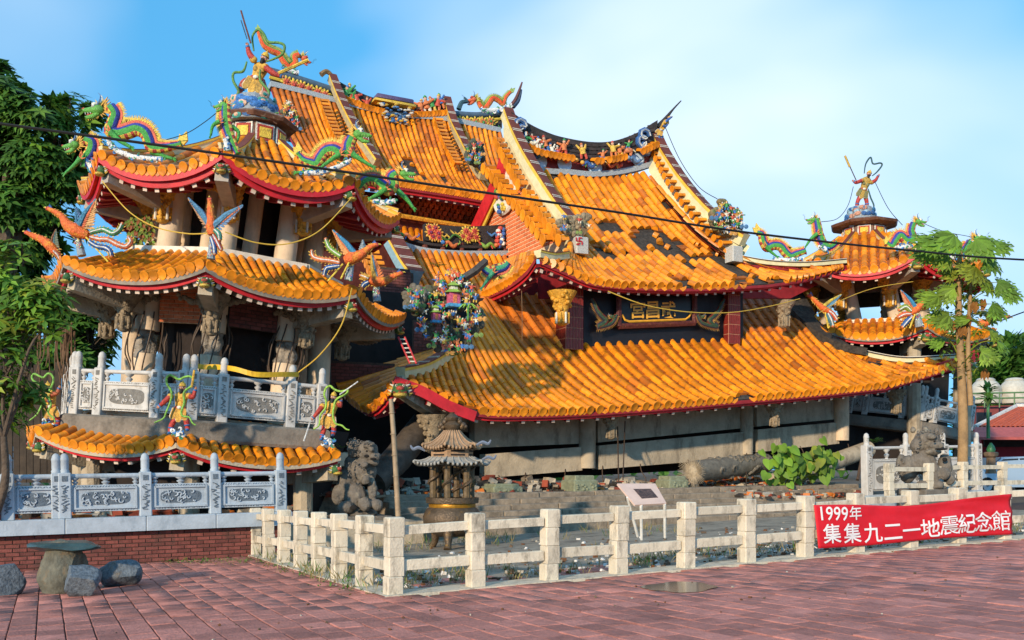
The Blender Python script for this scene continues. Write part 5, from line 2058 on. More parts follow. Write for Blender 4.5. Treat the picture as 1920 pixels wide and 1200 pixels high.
def dragon(name, label, pl, body, radii, dors=1, head=None, legs=(), tail=None, pal=PAL_G, base=None, spikes=True, group='ceramic roof dragons', fin_h=1.0):
	k = pl.k
	b0 = pl(*(base[0] if base else body[len(body) // 2]))
	root = thing(name, label, 'dragon statue', b0, group)
	n = pl.n
	P = spline([pl(x, y) for x, y in body], 6)
	m = len(P)
	rr = [radii[min(int(i * (len(radii) - 1) / (m - 1)), len(radii) - 2)] * (1 - (i * (len(radii) - 1) / (m - 1)) % 1) +
		  radii[min(int(i * (len(radii) - 1) / (m - 1)) + 1, len(radii) - 1)] * ((i * (len(radii) - 1) / (m - 1)) % 1) for i in range(m)]
	rr = [r_ * k for r_ in rr]
	seg = 14
	vs, fs, ms = [], [], []
	S = []
	for i, p in enumerate(P):
		t = (P[min(i + 1, m - 1)] - P[max(i - 1, 0)]).normalized()
		s = t.cross(n).normalized() * dors
		S.append((t, s))
		for q in range(seg):
			a = 2 * math.pi * (q + .5) / seg
			vs.append(p + s * (math.cos(a) * rr[i]) + n * (math.sin(a) * rr[i] * .8))
	for i in range(m - 1):
		for q in range(seg):
			fs.append((i * seg + q, i * seg + (q + 1) % seg, (i + 1) * seg + (q + 1) % seg, (i + 1) * seg + q))
			a = abs(((q + 1) / seg * 360 + 180) % 360 - 180)
			ms.append(0 if a < 20 else 1 if a < 52 else 2 if a < 118 else (3 if (i // 2) % 2 else 4))
	fs += [tuple(range(seg - 1, -1, -1)), tuple((m - 1) * seg + q for q in range(seg))]
	ms += [2, 2]
	mb = MB()
	mb.v, mb.f, mb.m = vs, fs, ms
	scale_m = mat('scaly_' + pal['side'].lstrip('#'), pal['side'], rough=.4, var=.35, scale=22, bump=.9, bscale=45, dirt='#3a3226', dirt_amt=.1, dirt_scale=6)
	mb.build('body', [paint(pal['back']), paint(pal['stripe']), scale_m, paint(pal['belly']), paint(pal['band'])], root, smooth='all')
	# comb along the back
	mb = MB()
	A = [P[i] + S[i][1] * rr[i] * .93 for i in range(m)]
	B = [P[i] + S[i][1] * rr[i] * (1.38 * fin_h) for i in range(m)]
	for i in range(2, m - 1):
		mb.plate([A[i], A[i + 1], B[i + 1], B[i]], n, rr[i] * .3, mi=0)
		if spikes:
			for u_ in (.0, .5):
				b = B[i].lerp(B[i + 1], u_)
				t, s = S[i]
				mb.plate([b - t * rr[i] * .16, b + t * rr[i] * .16, b + (s + t * .25) * rr[i] * (.85 * fin_h)], n, rr[i] * .1, mi=1)
	mb.build('dorsal_fin', [paint(pal['back']), paint(pal['fin'])], root)
	if head:
		(hx, hy), deg, sz = head[:3]
		p = pl(hx, hy)
		s = sz * k
		a = rad(deg)
		d = Vector((math.cos(a), 0, math.sin(a)))
		w = Vector((-math.sin(a), 0, math.cos(a)))
		if w.z < 0:
			w = -w
		hd = MB()
		rot = Matrix((d, n, w)).transposed()
		hd.ball(p, (s * .42, s * .34, s * .34), 12, 8, rot=rot, mi=0)
		hd.tube([p + d * s * .2 + w * s * .02, p + d * s * .55 + w * s * .04, p + d * s * .9 + w * s * .08, p + d * s * 1.05 + w * s * .16], [s * .28, s * .22, s * .17, s * .1], 9, mi=0)
		hd.ball(p + d * s * .98 + w * s * .2, (s * .13, s * .16, s * .1), 7, 5, mi=4)
		for sg in (-1, 1):
			hd.ball(p + d * s * .22 + w * s * .26 + n * (sg * s * .2), s * .15, 8, 6, mi=1)
			hd.ball(p + d * s * .32 + w * s * .28 + n * (sg * s * .28), s * .07, 6, 5, mi=3)
			hd.ball(p + d * s * .1 + w * s * .38 + n * (sg * s * .18), (s * .24, s * .1, s * .1), 7, 5, mi=1)
			for q in range(3):
				c = p + d * s * (.5 + .18 * q) - w * s * .12 + n * (sg * s * .13)
				hd.tube([c, c - w * s * .14], [s * .04, s * .008], 5, mi=1)
		hd.build('head', [paint(pal['jaw']), paint(pal['skull']), paint(pal['band']), paint('#17130f'), paint('#c8452a')], root, smooth=True)
		jw = MB()
		jw.tube([p - w * s * .2, p + d * s * .45 - w * s * .42, p + d * s * .85 - w * s * .42, p + d * s * .95 - w * s * .34], [s * .2, s * .18, s * .12, s * .06], 8, mi=0)
		jw.tube([p + d * s * .2 - w * s * .18, p + d * s * .6 - w * s * .26, p + d * s * .85 - w * s * .2], [s * .1, s * .08, s * .03], 6, mi=1)
		for q in range(6):
			c = p + d * s * (.1 + .14 * q) - w * s * (.34 + .02 * q)
			jw.tube([c, c - w * s * .22 - d * s * .06], [s * .06, s * .01], 5, mi=2)
		jw.build('jaw', [paint(pal['jaw']), paint('#c2352c'), paint(pal['fin'])], root, smooth=True)
		mn = MB()
		tri_fan(mn, p - d * s * .3 + w * s * .05, (-d + w * .35).normalized(), w, n, s * .75, 6, 0)
		tri_fan(mn, p - d * s * .2 + w * s * .3, (w - d * .4).normalized(), d, n, s * .5, 4, 1)
		tri_fan(mn, p - d * s * .1 - w * s * .25, (-w - d * .5).normalized(), d, n, s * .4, 3, 0)
		mn.build('mane', [paint(pal['mane']), paint(pal['fin'])], root)
		for sg in (-1, 1):
			c = p + w * s * .3 + n * (sg * s * .16)
			MB().tube(spline([c, c - d * s * .25 + w * s * .25, c - d * s * .35 + w * s * .6, c - d * s * .2 + w * s * .82], 4), [s * .08, s * .06, s * .04, s * .01], 6).build('horn', paint('#4f79a8' if sg > 0 else '#e3d8b8'), root, smooth=True)
			c = p + d * s * .95 + w * s * .2 + n * (sg * s * .14)
			MB().tube(spline([c, c + d * s * .3 + w * s * .15, c + d * s * .2 + w * s * .5, c + d * s * .4 + w * s * .8], 5), s * .012, 4).build('whisker', WIRE, root)
	for j, lg in enumerate(legs):
		pts = [pl(x, y, (.12 if j % 2 == 0 else -.05)) for x, y in lg]
		r0 = (sum(radii) / len(radii)) * k
		mb = MB()
		mb.tube(spline(pts, 4), [r0 * .62, r0 * .42, r0 * .28], 8, mi=0)
		e = pts[-1]
		d = (pts[-1] - pts[-2]).normalized()
		for c in (-1, 0, 1):
			dd = (d + Vector((0, 0, 1)) * c * .55 + n * .2 * abs(c)).normalized()
			mb.tube([e, e + dd * r0 * .55, e + dd * r0 * .8 - UP * r0 * .2], [r0 * .18, r0 * .13, r0 * .03], 5, mi=0)
		tri_fan(mb, pts[0] + n * r0 * .3, ((pts[0] - pts[1]).normalized() + UP * .4).normalized(), UP, n, r0 * 1.3, 4, 1)
		mb.build('leg', [scale_m, paint('#e8792a')], root, smooth=True)
	if tail:
		(tx, ty), deg, sz = tail
		p = pl(tx, ty)
		a = rad(deg)
		d = Vector((math.cos(a), 0, math.sin(a)))
		w = Vector((-math.sin(a), 0, math.cos(a)))
		s = sz * k
		mb = MB()
		mb.plate([p - w * s * .25 - d * s * .1, p - w * s * .42 + d * s * .35, p - w * s * .1 + d * s * 1.0, p + w * s * .12 + d * s * .5, p + w * s * .35 + d * s * .6, p + w * s * .25 - d * s * .1], n, s * .2, mi=0)
		mb.build('tail_fin', [paint(pal['fin'])], root)
	if base:
		cloud_base(root, [pl(x, y, .05) for x, y in base], k * 6.5)
	return root


def cloud_base(root, pts, s, cols=('#2a7fc0', '#e7e6da', '#3f9a6a')):
	"""curling waves of blue and white under a figure, on a mortar core"""
	mb = MB()
	r = random.Random(int(pts[0].x * 50))
	if len(pts) > 1:
		mb.tube(pts, s * .8, 8, mi=1)
	for p in spline(pts, 4) if len(pts) > 1 else [pts[0]] * 6:
		for q in range(3):
			c = p + Vector((r.uniform(-1, 1) * s, r.uniform(-1, .2) * s * .6, r.uniform(-.7, .8) * s))
			a0 = r.uniform(0, 6.28)
			arc = [c + Vector((math.cos(a0 + i * .8), 0, math.sin(a0 + i * .8))) * s * .42 * (1 - .08 * i) + NV * s * .3 for i in range(6)]
			mb.tube(arc, [s * .12, s * .2, s * .22, s * .2, s * .14, s * .06], 6, mi=r.choice((0, 0, 1, 2)))
	mb.build('cloud_base', [paint(c) for c in cols], root, smooth=True)


def feather_wing(root, pl, rootp, tip, trail, cols, n=12, off=0.0, name='wing'):
	"""wing: shoulder-to-tip leading edge with long flight feathers hanging to a trailing line"""
	a, b, c = pl(*rootp, off), pl(*tip, off + .12), pl(*trail, off)
	nn = pl.n
	mb = MB()
	w = (b - a).length
	for i in range(n):
		t = (i + .3) / n
		s0 = a.lerp(b, t * .8)
		e0 = c.lerp(b, t ** .8) + (c - a) * .25 * (1 - t)
		d = (e0 - s0)
		if d.length < .02:
			continue
		s_ = d.normalized().cross(nn).normalized() * (w / n * .55)
		mb.plate([s0 - s_ * .8, s0 + s_ * .8, e0 + s_ * .7, e0 + d.normalized() * w * .05, e0 - s_ * .7], nn + d.normalized() * .0, w * .03, mi=0)
	o = root
	mb.build(name, [paint(cols[0])], o)
	mb = MB()
	for i in range(n):
		t = i / n
		s0 = a.lerp(b, t * .92)
		e0 = c.lerp(b, t ** .8).lerp(s0, .48)
		d = (e0 - s0)
		if d.length < .02:
			continue
		s_ = d.normalized().cross(nn).normalized() * (w / n * .6)
		mb.plate([s0 - s_, s0 + s_, e0 + s_ * .8, e0 - s_ * .8], nn, w * .06, mi=0)
	mb.tube([a, a.lerp(b, .5) + (a - c).normalized() * w * .05, b], [w * .1, w * .075, w * .02], 7, mi=1)
	return mb.build('wing_coverts', [paint(cols[1]), paint(cols[2])], o, smooth=True)


def phoenix(name, label, pl, neck, bodyr, wings, tails, legs=(), facing=-1, base=None, cols=('#d8642a', '#e3b52a', '#2a86b8'), rhead=5.0, group='ceramic roof phoenixes'):
	k = pl.k
	root = thing(name, label, 'phoenix statue', pl(*(base[0] if base else neck[-1])), group)
	mb = MB()
	P = spline([pl(x, y) for x, y in neck], 6)
	mb.tube(P, [q * k * 1.25 for q in bodyr], 10, mi=0)
	for i in range(4, len(P) - 1, 2):
		t = (P[i + 1] - P[i - 1]).normalized()
		sd = t.cross(pl.n).normalized()
		for sg in (-1, 1):
			b = P[i] + sd * sg * bodyr[min(i // 6, len(bodyr) - 1)] * k * 1.1
			mb.plate([b - t * 2 * k, b + t * 2 * k, b + sd * sg * 3 * k + t * 4 * k], pl.n, 1.5 * k, mi=1)
	bm = mat('feathered_' + cols[0].lstrip('#'), cols[0], rough=.5, var=.4, scale=20, bump=1, bscale=36, dirt=cols[1], dirt_amt=.4, dirt_scale=7)
	mb.build('body', [bm, paint(cols[1])], root, smooth=True)
	h = P[0]
	d = (P[0] - P[4]).normalized()
	w = UP
	s = rhead * k
	hd = MB()
	hd.ball(h, (s * 1.0, s * .8, s * .8), 9, 6, mi=0)
	hd.tube([h + d * s * .6, h + d * s * 1.4 - w * s * .1, h + d * s * 1.9 - w * s * .5], [s * .42, s * .26, s * .04], 7, mi=1)
	for sg in (-1, 1):
		hd.ball(h + d * s * .3 + w * s * .3 + pl.n * sg * s * .6, s * .2, 6, 4, mi=2)
	for q in range(4):
		b = h - d * s * (.1 + .3 * q) + w * s * .6
		hd.tube([b, b - d * s * .6 + w * s * (.9 - .1 * q), b - d * s * .5 + w * s * (1.5 - .2 * q)], [s * .18, s * .14, s * .03], 5, mi=3)
	hd.build('head', [paint('#d24a2a'), paint('#e8c02a'), paint('#16120e'), paint('#2f6fb8')], root, smooth=True)
	for wg in wings:
		feather_wing(root, pl, *wg)
	for pts, c in tails:
		T = spline([pl(x, y, .05) for x, y in pts], 5)
		mb = MB()
		nT = len(T)
		mb.tube(T, [4.2 * k, 5.2 * k, 5.6 * k, 4.8 * k, 3.8 * k], 8, mi=0, flat=1.0)
		mb.tube([p + pl.n * 4.9 * k for p in T], [1.1 * k, 1.3 * k, 1.1 * k], 5, mi=1)
		for i in range(1, nT - 1, 2):
			t = (T[i + 1] - T[i - 1]).normalized()
			sd = t.cross(pl.n).normalized()
			for sg in (-1, 1):
				b = T[i] + sd * sg * 4.6 * k
				mb.plate([b - t * 1.4 * k, b + t * 1.4 * k, b + sd * sg * 3.2 * k + t * 3.0 * k], pl.n, 1.2 * k, mi=2)
		mb.ball(T[-1] + pl.n * 2 * k, 3.2 * k, 7, 5, mi=3)
		mb.build('tail_plume', [paint(c), paint('#ece4d4'), paint('#e6b92a'), paint('#d8742a')], root, smooth=True)
	for lg in legs:
		MB().tube([pl(x, y, .06) for x, y in lg], 1.6 * k, 6).build('leg', paint('#e8c41e'), root)
	if base:
		bs = MB()
		pts = [pl(x, y, -.08) for x, y in base]
		bs.tube(pts, [5.5 * k, 8 * k], 9, mi=0)
		r = random.Random(int(base[0][0]))
		for q in range(10):
			t = r.random()
			c = pts[0].lerp(pts[-1], t) + pl.n * 5.5 * k + Vector((r.uniform(-5, 5) * k, 0, r.uniform(-3, 3) * k))
			bs.lathe(c, [(2.6 * k, 0), (2.3 * k, 1.2 * k)], 9, axis=pl.n, mi=1 + q % 4)
			bs.lathe(c + pl.n * 1.0 * k, [(1.2 * k, 0), (1.0 * k, 1.0 * k)], 7, axis=pl.n, mi=1 + (q + 2) % 4)
		bs.build('pedestal', [mat('mosaic_pedestal', '#8a9296', var=.5, scale=40, bump=.5), paint('#2a64b0'), paint('#e8e2cc'), paint('#d8742a'), paint('#3f9a5a')], root)
	return root


WCOL = dict(armor='#d9a31c', sash='#b8301f', skirt='#c8921e', trim='#e6ddc6', boot='#c2301f', blue='#2a6fb0', skin='#c98a6a', beard='#231c18', helm='#e3b41c', ribbon='#7fb83f')


def warrior(name, label, pl, head, s, arms, feet, ribbons=(), weapons=(), col=WCOL, base=None, group='ceramic warrior figures', lean=0.0, hip=None):
	"""armoured ceramic figure; s = head height in picture pixels"""
	k = pl.k
	root = thing(name, label, 'warrior statue', pl(*(base[-1] if base else feet[0][-1])), group)
	S = s * k
	n = pl.n
	hp = pl(*head)
	hipp = pl(*hip) if hip else hp - UP * S * 3.0 + Vector((lean * S, 0, 0))
	ax = (hp - hipp).normalized()
	x = ax.cross(n).normalized()
	neck = hp - ax * S * .55
	body = MB()
	for (t, a, b, mi) in ((0, .78, .55, 0),):
		prof = [(0.0, .80), (.18, .74), (.4, .82), (.62, .95), (.82, .98), (.93, .6), (1.0, .34)]
		L = (neck - hipp).length
		vs = []
		for (h, r_) in prof:
			for q in range(12):
				an = 2 * math.pi * q / 12
				vs.append(hipp + ax * (h * L) + x * (math.cos(an) * r_ * S) + n * (math.sin(an) * r_ * S * .68))
		fs = [(i * 12 + q, i * 12 + (q + 1) % 12, (i + 1) * 12 + (q + 1) % 12, (i + 1) * 12 + q) for i in range(len(prof) - 1) for q in range(12)]
		fs += [tuple(range(11, -1, -1)), tuple((len(prof) - 1) * 12 + q for q in range(12))]
		body.add(vs, fs, 0)
	# belt, chest plates
	body.lathe(hipp + ax * S * .25, [(.84 * S, -.16 * S), (.92 * S, 0), (.84 * S, .16 * S)], 12, axis=ax, mi=1, squash=.72)
	for sg in (-1, 1):
		body.ball(hipp + ax * S * 1.35 + x * sg * S * .42 + n * S * .5, (S * .36, S * .2, S * .36), 9, 6, mi=2)
	body.ball(hipp + ax * S * .28 + n * S * .62, (S * .34, S * .16, S * .26), 8, 5, mi=3)
	body.build('torso', [paint(col['armor']), paint(col['sash']), paint(col['skirt']), paint(col['trim'])], root, smooth=True)
	hd = MB()
	hd.ball(hp, (S * .42, S * .42, S * .52), 10, 8, mi=0)
	hd.tube([hp + n * S * .38 - ax * S * .02, hp + n * S * .5 - ax * S * .1], [S * .06, S * .09], 6, mi=0)
	for sg in (-1, 1):
		hd.ball(hp + x * sg * S * .17 + n * S * .38 + ax * S * .06, S * .075, 6, 5, mi=2)
		hd.tube([hp + x * sg * S * .06 + n * S * .42 + ax * S * .17, hp + x * sg * S * .3 + n * S * .34 + ax * S * .24], S * .045, 5, mi=1)
		hd.ball(hp + x * sg * S * .43, (S * .1, S * .14, S * .18), 6, 5, mi=0)
	hd.tube([hp - ax * S * .25 + n * S * .32, hp - ax * S * .7 + n * S * .42, hp - ax * S * 1.25 + n * S * .5], [S * .3, S * .26, S * .05], 8, mi=1)
	hd.build('head', [paint(col['skin']), paint(col['beard']), paint('#efe8dc')], root, smooth=True)
	hl = MB()
	hl.lathe(hp + ax * S * .22, [(.5 * S, 0), (.54 * S, .08 * S), (.46 * S, .2 * S), (.4 * S, .42 * S), (.2 * S, .58 * S), (.08 * S, .75 * S), (.02 * S, .9 * S)], 12, axis=ax)
	hl.build('helmet', paint(col['helm']), root, smooth=True)
	for sg, arm in zip((-1, 1), arms):
		pts = [pl(xx, yy, .12) for xx, yy in arm]
		am = MB()
		am.tube(spline(pts, 4), [S * .42, S * .36, S * .22], 9, mi=0)
		am.ball(pts[0], (S * .5, S * .42, S * .44), 9, 6, mi=1)
		e, d = pts[-1], (pts[-1] - pts[-2]).normalized()
		am.lathe(e - d * S * .12, [(.3 * S, 0), (.27 * S, .2 * S)], 9, axis=d, mi=2)
		am.ball(e + d * S * .2, (S * .2, S * .17, S * .2), 7, 5, mi=3)
		for q in range(4):
			an = q * .9 - 1.3
			side = d.cross(n).normalized()
			f0 = e + d * S * .32 + side * S * .1 * math.sin(an)
			am.tube([f0, f0 + d * S * .14 + n * S * .06, f0 + d * S * .12 + n * S * .16], [S * .06, S * .055, S * .03], 5, mi=3)
		th = e + d * S * .2 + d.cross(n).normalized() * S * .2
		am.tube([th, th + d * S * .14 + n * S * .1], [S * .06, S * .03], 5, mi=3)
		am.build('arm', [paint(col['sash']), paint(col['armor']), paint(col['blue']), paint(col['skin'])], root, smooth=True)
	sk = MB()
	for q, (dx, sc, mi) in enumerate(((-.62, 1.0, 0), (0, 1.2, 1), (.62, 1.0, 0))):
		top = hipp + x * dx * S + n * S * .35 + ax * S * .2
		for e_, m_, g in ((1.0, 2, 0), (.8, mi, .06)):
			w_ = S * .5 * e_
			bot = top - ax * S * (1.7 * sc) + x * dx * S * .45
			sk.plate([top - x * w_ * .8, top + x * w_ * .8, bot.lerp(top, .25) + x * w_ * 1.1, bot + x * w_ * .5, bot - x * w_ * .5, bot.lerp(top, .25) - x * w_ * 1.1], n, S * (.16 + g * 2), mi=m_)
	sk.build('armour_skirt', [paint(col['skirt']), paint(col['armor']), paint(col['trim'])], root)
	for ft in feet:
		pts = [pl(xx, yy) for xx, yy in ft]
		lg = MB()
		lg.tube(spline(pts, 4), [S * .5, S * .4, S * .3], 9, mi=0)
		lg.lathe(pts[-2].lerp(pts[-1], .4), [(S * .42, -.1 * S), (S * .46, 0), (S * .38, .12 * S)], 9, axis=(pts[-2] - pts[-1]), mi=1)
		lg.ball(pts[-1] + n * S * .2, (S * .28, S * .5, S * .24), 8, 5, mi=1)
		lg.build('leg', [paint(col['boot']), paint(col['blue'])], root, smooth=True)
	for rb_ in ribbons:
		MB().tube(spline([pl(xx, yy, .18) for xx, yy in rb_], 5), [S * .1, S * .17, S * .17, S * .17, S * .17, S * .1], 8).build('ribbon', paint(col['ribbon']), root, smooth=True)
	for wp, c_, r_ in weapons:
		MB().tube([pl(xx, yy, .3) for xx, yy in wp], S * r_, 6).build('weapon', paint(c_), root)
	if base:
		cloud_base(root, [pl(xx, yy) for xx, yy in base], S * .75)
	return root


def figurine(root, p, s, r, name='figurine'):
	cs = ['#2a6fb8', '#d24a2a', '#e3b52a', '#3f9a4a', '#e6ddc6', '#d8742a']
	a, b, c = r.sample(cs, 3)
	mb = MB()
	ln = r.uniform(-.35, .35)
	x = Vector((1, 0, 0))
	up = (UP + x * ln).normalized()
	for sg in (-1, 1):
		mb.tube([p + x * sg * s * .16 - up * s * .1, p + x * sg * s * .2 - up * s * .5], [s * .12, s * .09], 6, mi=0)
		an = r.uniform(-.6, 1.2)
		sh = p + up * s * .3 + x * sg * s * .2
		mb.tube([sh, sh + (x * sg * math.cos(an) + up * math.sin(an)) * s * .38], [s * .1, s * .07], 6, mi=1)
	mb.lathe(p - up * s * .15, [(s * .26, 0), (s * .2, s * .2), (s * .24, s * .42), (s * .12, s * .54)], 8, axis=up, mi=1, squash=.75)
	mb.ball(p + up * s * .52, (s * .13, s * .13, s * .16), 7, 6, mi=2)
	mb.lathe(p + up * s * .6, [(s * .15, 0), (s * .1, s * .1), (s * .02, s * .18)], 7, axis=up, mi=3)
	return mb.build(name, [paint(a), paint(b), paint('#d9a888'), paint(c)], root, smooth=True)


def horse(root, p, s, r, c1):
	x = Vector((r.choice((-1, 1)), 0, 0))
	mb = MB()
	mb.ball(p, (s * .42, s * .2, s * .22), 8, 6)
	mb.tube([p + x * s * .3, p + x * s * .5 + UP * s * .3, p + x * s * .68 + UP * s * .26], [s * .15, s * .11, s * .07], 7)
	for dx in (-.3, -.2, .22, .32):
		mb.tube([p + x * s * dx, p + x * s * (dx + .08) - UP * s * .42], [s * .08, s * .05], 5)
	mb.tube([p - x * s * .4 + UP * s * .05, p - x * s * .6 - UP * s * .15], [s * .06, s * .02], 5, mi=1)
	mb.build('figurine_horse', [paint(c1), paint('#e8d9b0')], root, smooth=True)
	figurine(root, p + UP * s * .38, s * .62, r, 'figurine')


# ---- dragons of the leaning tower
PLa = Plane2(18.6)
dragon('dragon_statue', 'large green dragon on the tower roof, jaws open towards the tree', PLa,
	   [(207, 200), (216, 214), (211, 231), (207, 246), (222, 252), (240, 248), (257, 243), (272, 250), (279, 264), (284, 276), (302, 278), (322, 275), (340, 270)],
	   [10, 11, 12, 13, 12, 11, 8, 5], dors=-1, head=((184, 206), 188, 27), legs=[((212, 252), (230, 268), (250, 280)), ((282, 282), (302, 290), (322, 296))],
	   tail=((340, 268), 70, 24), base=[(206, 268), (222, 285), (250, 296), (285, 300), (305, 300)])
PLb = Plane2(19.2)
dragon('dragon_statue', 'smaller green dragon hanging off the tower corner below the large one', PLb,
	   [(160, 262), (172, 268), (170, 284), (160, 298), (158, 314)], [9, 10, 11, 9, 7], dors=-1, head=((140, 272), 195, 22),
	   legs=[((156, 300), (146, 312), (128, 328))], base=[(168, 305), (176, 322)])
PLc = Plane2(17.9)
dragon('dragon_statue', 'upright dragon with banded red belly on the foremost tower corner', PLc,
	   [(424, 196), (424, 212), (425, 230), (430, 250), (438, 270), (446, 288)], [8, 9, 10, 9, 7, 5], dors=1, head=((418, 197), 200, 17),
	   legs=[((416, 232), (403, 240), (399, 258)), ((434, 236), (446, 246), (444, 262))], base=[(424, 262), (430, 284)])
PLd = Plane2(19.0)
dragon('dragon_statue', 'green dragon facing the rear roof, tail up, on the tower roof', PLd,
	   [(661, 258), (655, 272), (654, 286), (640, 290), (626, 282), (612, 284), (602, 295), (594, 308), (582, 306), (568, 300), (558, 288)],
	   [10, 11, 12, 11, 10, 8, 5], dors=1, head=((672, 252), -12, 24), legs=[((640, 292), (622, 304), (606, 316)), ((594, 312), (576, 320), (556, 322)), ((662, 292), (680, 304), (700, 316))],
	   tail=((558, 288), 95, 22), base=[(572, 326), (600, 326), (632, 316), (656, 304)])
PLe = Plane2(19.8)
dragon('dragon_statue', 'green dragon humped over the tower corner beside the gold brackets', PLe,
	   [(744, 326), (735, 332), (738, 346), (730, 356), (716, 348), (702, 338), (687, 340), (676, 352), (672, 362)], [9, 10, 12, 11, 10, 8], dors=1, head=((758, 326), -8, 21),
	   legs=[((726, 356), (712, 366), (698, 374)), ((742, 354), (760, 370), (774, 388))], base=[(700, 378), (722, 382), (742, 378)])
# ---- dragons of the other tower
PR = Plane2(31.5)
dragon('dragon_statue', 'headless green dragon rippling between the main roof and far tower', PR,
	   [(1419, 437), (1427, 440), (1430, 453), (1438, 465), (1451, 461), (1463, 463), (1472, 474), (1482, 481), (1495, 476), (1510, 471)], [5, 7, 8, 8, 8, 7, 5], dors=-1,
	   tail=((1419, 436), 100, 18), legs=[((1434, 464), (1444, 474), (1454, 482)), ((1472, 476), (1482, 484), (1495, 488))], base=[(1450, 488), (1480, 490), (1500, 488)])
dragon('dragon_statue', 'small dragon facing left on the near corner of the far tower roof', PR,
	   [(1531, 410), (1534, 424), (1537, 440), (1544, 456), (1556, 462), (1568, 454)], [6, 7, 8, 7, 5], dors=1, head=((1525, 412), 190, 13),
	   legs=[((1530, 440), (1518, 450), (1510, 462))], base=[(1538, 462), (1548, 470)])
dragon('dragon_statue', 'small arched dragon facing right beside the spire of the far tower', PR,
	   [(1713, 418), (1709, 432), (1712, 446), (1700, 452), (1688, 442), (1680, 450), (1672, 462), (1662, 456)], [6, 7, 8, 8, 7, 5], dors=1, head=((1722, 416), -10, 14),
	   tail=((1662, 456), 100, 14), base=[(1680, 466), (1706, 462)])
dragon('dragon_statue', 'dragon half hidden by papaya leaves at the far tower corner', PR,
	   [(1818, 452), (1810, 466), (1796, 474), (1780, 466), (1764, 470), (1748, 478), (1734, 474)], [6, 7, 8, 7, 5], dors=1, head=((1832, 448), -8, 16), base=[(1760, 484), (1800, 482)])
# ---- orange dragons on the rear ridge
PO = Plane2(v=25.2, ref=(560, 110))
dragon('dragon_statue', 'orange dragon diving along the rear ridge behind the big warrior', PO,
	   [(484, 58), (489, 72), (496, 86), (510, 95), (524, 101), (532, 114), (543, 125), (553, 118), (552, 106), (562, 102)], [3.5, 5, 6.5, 7, 7, 6.5, 6], dors=-1,
	   head=((570, 110), -40, 14), pal=PAL_O, tail=((484, 58), 100, 12), base=[(535, 132), (560, 138)], group='orange ridge dragons', fin_h=.8)
PO2 = Plane2(v=25.2, ref=(920, 190))
dragon('dragon_statue', 'orange dragon facing left on the rear ridge near the gable', PO2,
	   [(897, 184), (900, 196), (908, 203), (916, 194), (924, 184), (935, 188), (943, 194), (948, 182), (957, 172)], [4.5, 5.5, 6, 6, 5.5, 4.5, 3.5], dors=-1,
	   head=((888, 187), 195, 14), pal=PAL_O, tail=((957, 172), 45, 12), base=[(904, 210), (930, 208), (955, 202)], group='orange ridge dragons', fin_h=.8)

# ---- phoenixes
PP = Plane2(18.2)
FW = ('#d9a05a', '#d8642a', '#2a7a9a')
phoenix('phoenix_statue', 'phoenix with raised wing and three long plumes near the left tree', PP, [(90, 391), (104, 398), (117, 407), (126, 421), (142, 432), (166, 442)], [3, 4, 5, 8, 11, 6],
		[((147, 427), (185, 376), (168, 430), FW), ((140, 420), (140, 388), (152, 418), ('#4f79a8', '#3a7fa8', '#3a7fa8'), 7, -.15)],
		[([(172, 438), (185, 434), (198, 432), (214, 439), (226, 433), (232, 421)], '#3f8f5a'), ([(172, 446), (190, 450), (206, 451), (222, 459), (238, 464), (248, 455), (244, 446)], '#e0703a'),
		 ([(170, 454), (184, 463), (200, 466), (209, 472), (212, 482)], '#23599a')], legs=[((164, 446), (205, 492))], base=[(142, 444), (150, 478)])
PP2 = Plane2(17.4)
phoenix('phoenix_statue', 'phoenix with wings spread in a V on the foremost corner', PP2, [(393, 374), (394, 386), (395, 404), (396, 424), (398, 440)], [3, 4, 6, 8, 6],
		[((394, 424), (357, 374), (388, 428), ('#c9905a', '#3a6f9a', '#4a86a8')), ((399, 426), (459, 388), (404, 436), ('#5f86b0', '#c86a3a', '#4a86a8'))],
		[([(404, 432), (412, 440), (414, 452)], '#3f8f7a'), ([(402, 442), (410, 456), (417, 470)], '#b8472a'), ([(398, 446), (403, 462), (405, 478)], '#23599a')], base=[(396, 446), (393, 484)])
PP3 = Plane2(18.2)
phoenix('phoenix_statue', 'orange phoenix facing the wing roof with one tall wing', PP3, [(706, 459), (696, 462), (686, 470), (674, 479), (660, 484), (646, 489)], [3, 4, 5, 8, 10, 6],
		[((668, 480), (626, 434), (650, 478), ('#e09a4a', '#e0702a', '#2a8ab0')), ((684, 472), (680, 448), (672, 470), ('#8fa0a8', '#6f8fa0', '#4a7a9a'), 7, -.15)],
		[([(640, 482), (628, 474), (618, 465), (612, 450)], '#7fae3a'), ([(638, 494), (620, 490), (603, 488), (589, 483), (586, 472)], '#e07a3a'), ([(638, 500), (624, 502), (613, 505), (609, 518)], '#23599a')],
		legs=[((644, 496), (616, 528)), ((656, 492), (640, 524))], base=[(658, 490), (652, 524)])
phoenix('phoenix_statue', 'phoenix perched over the dark opening beside the colourful diorama', Plane2(19.6), [(752, 512), (738, 518), (722, 527), (706, 528), (692, 524)], [3, 4, 6, 8, 5],
		[((704, 526), (698, 476), (716, 520), ('#d8742a', '#3a7fa8', '#c9a02a'))], [([(692, 524), (684, 520), (677, 518)], '#e0a02a'), ([(692, 530), (684, 534), (680, 540)], '#23599a')], base=[(704, 534), (706, 564)])
phoenix('phoenix_statue', 'phoenix half buried in foliage at the far left of the eave', Plane2(19.5), [(50, 436), (62, 442), (80, 450), (95, 462), (108, 476)], [3, 4, 6, 8, 5],
		[((96, 460), (110, 432), (108, 468), ('#6f7f6a', '#3a6f7a', '#8a5a3a'))], [([(104, 472), (112, 480), (118, 492)], '#b8572a')])
PPr = Plane2(31)
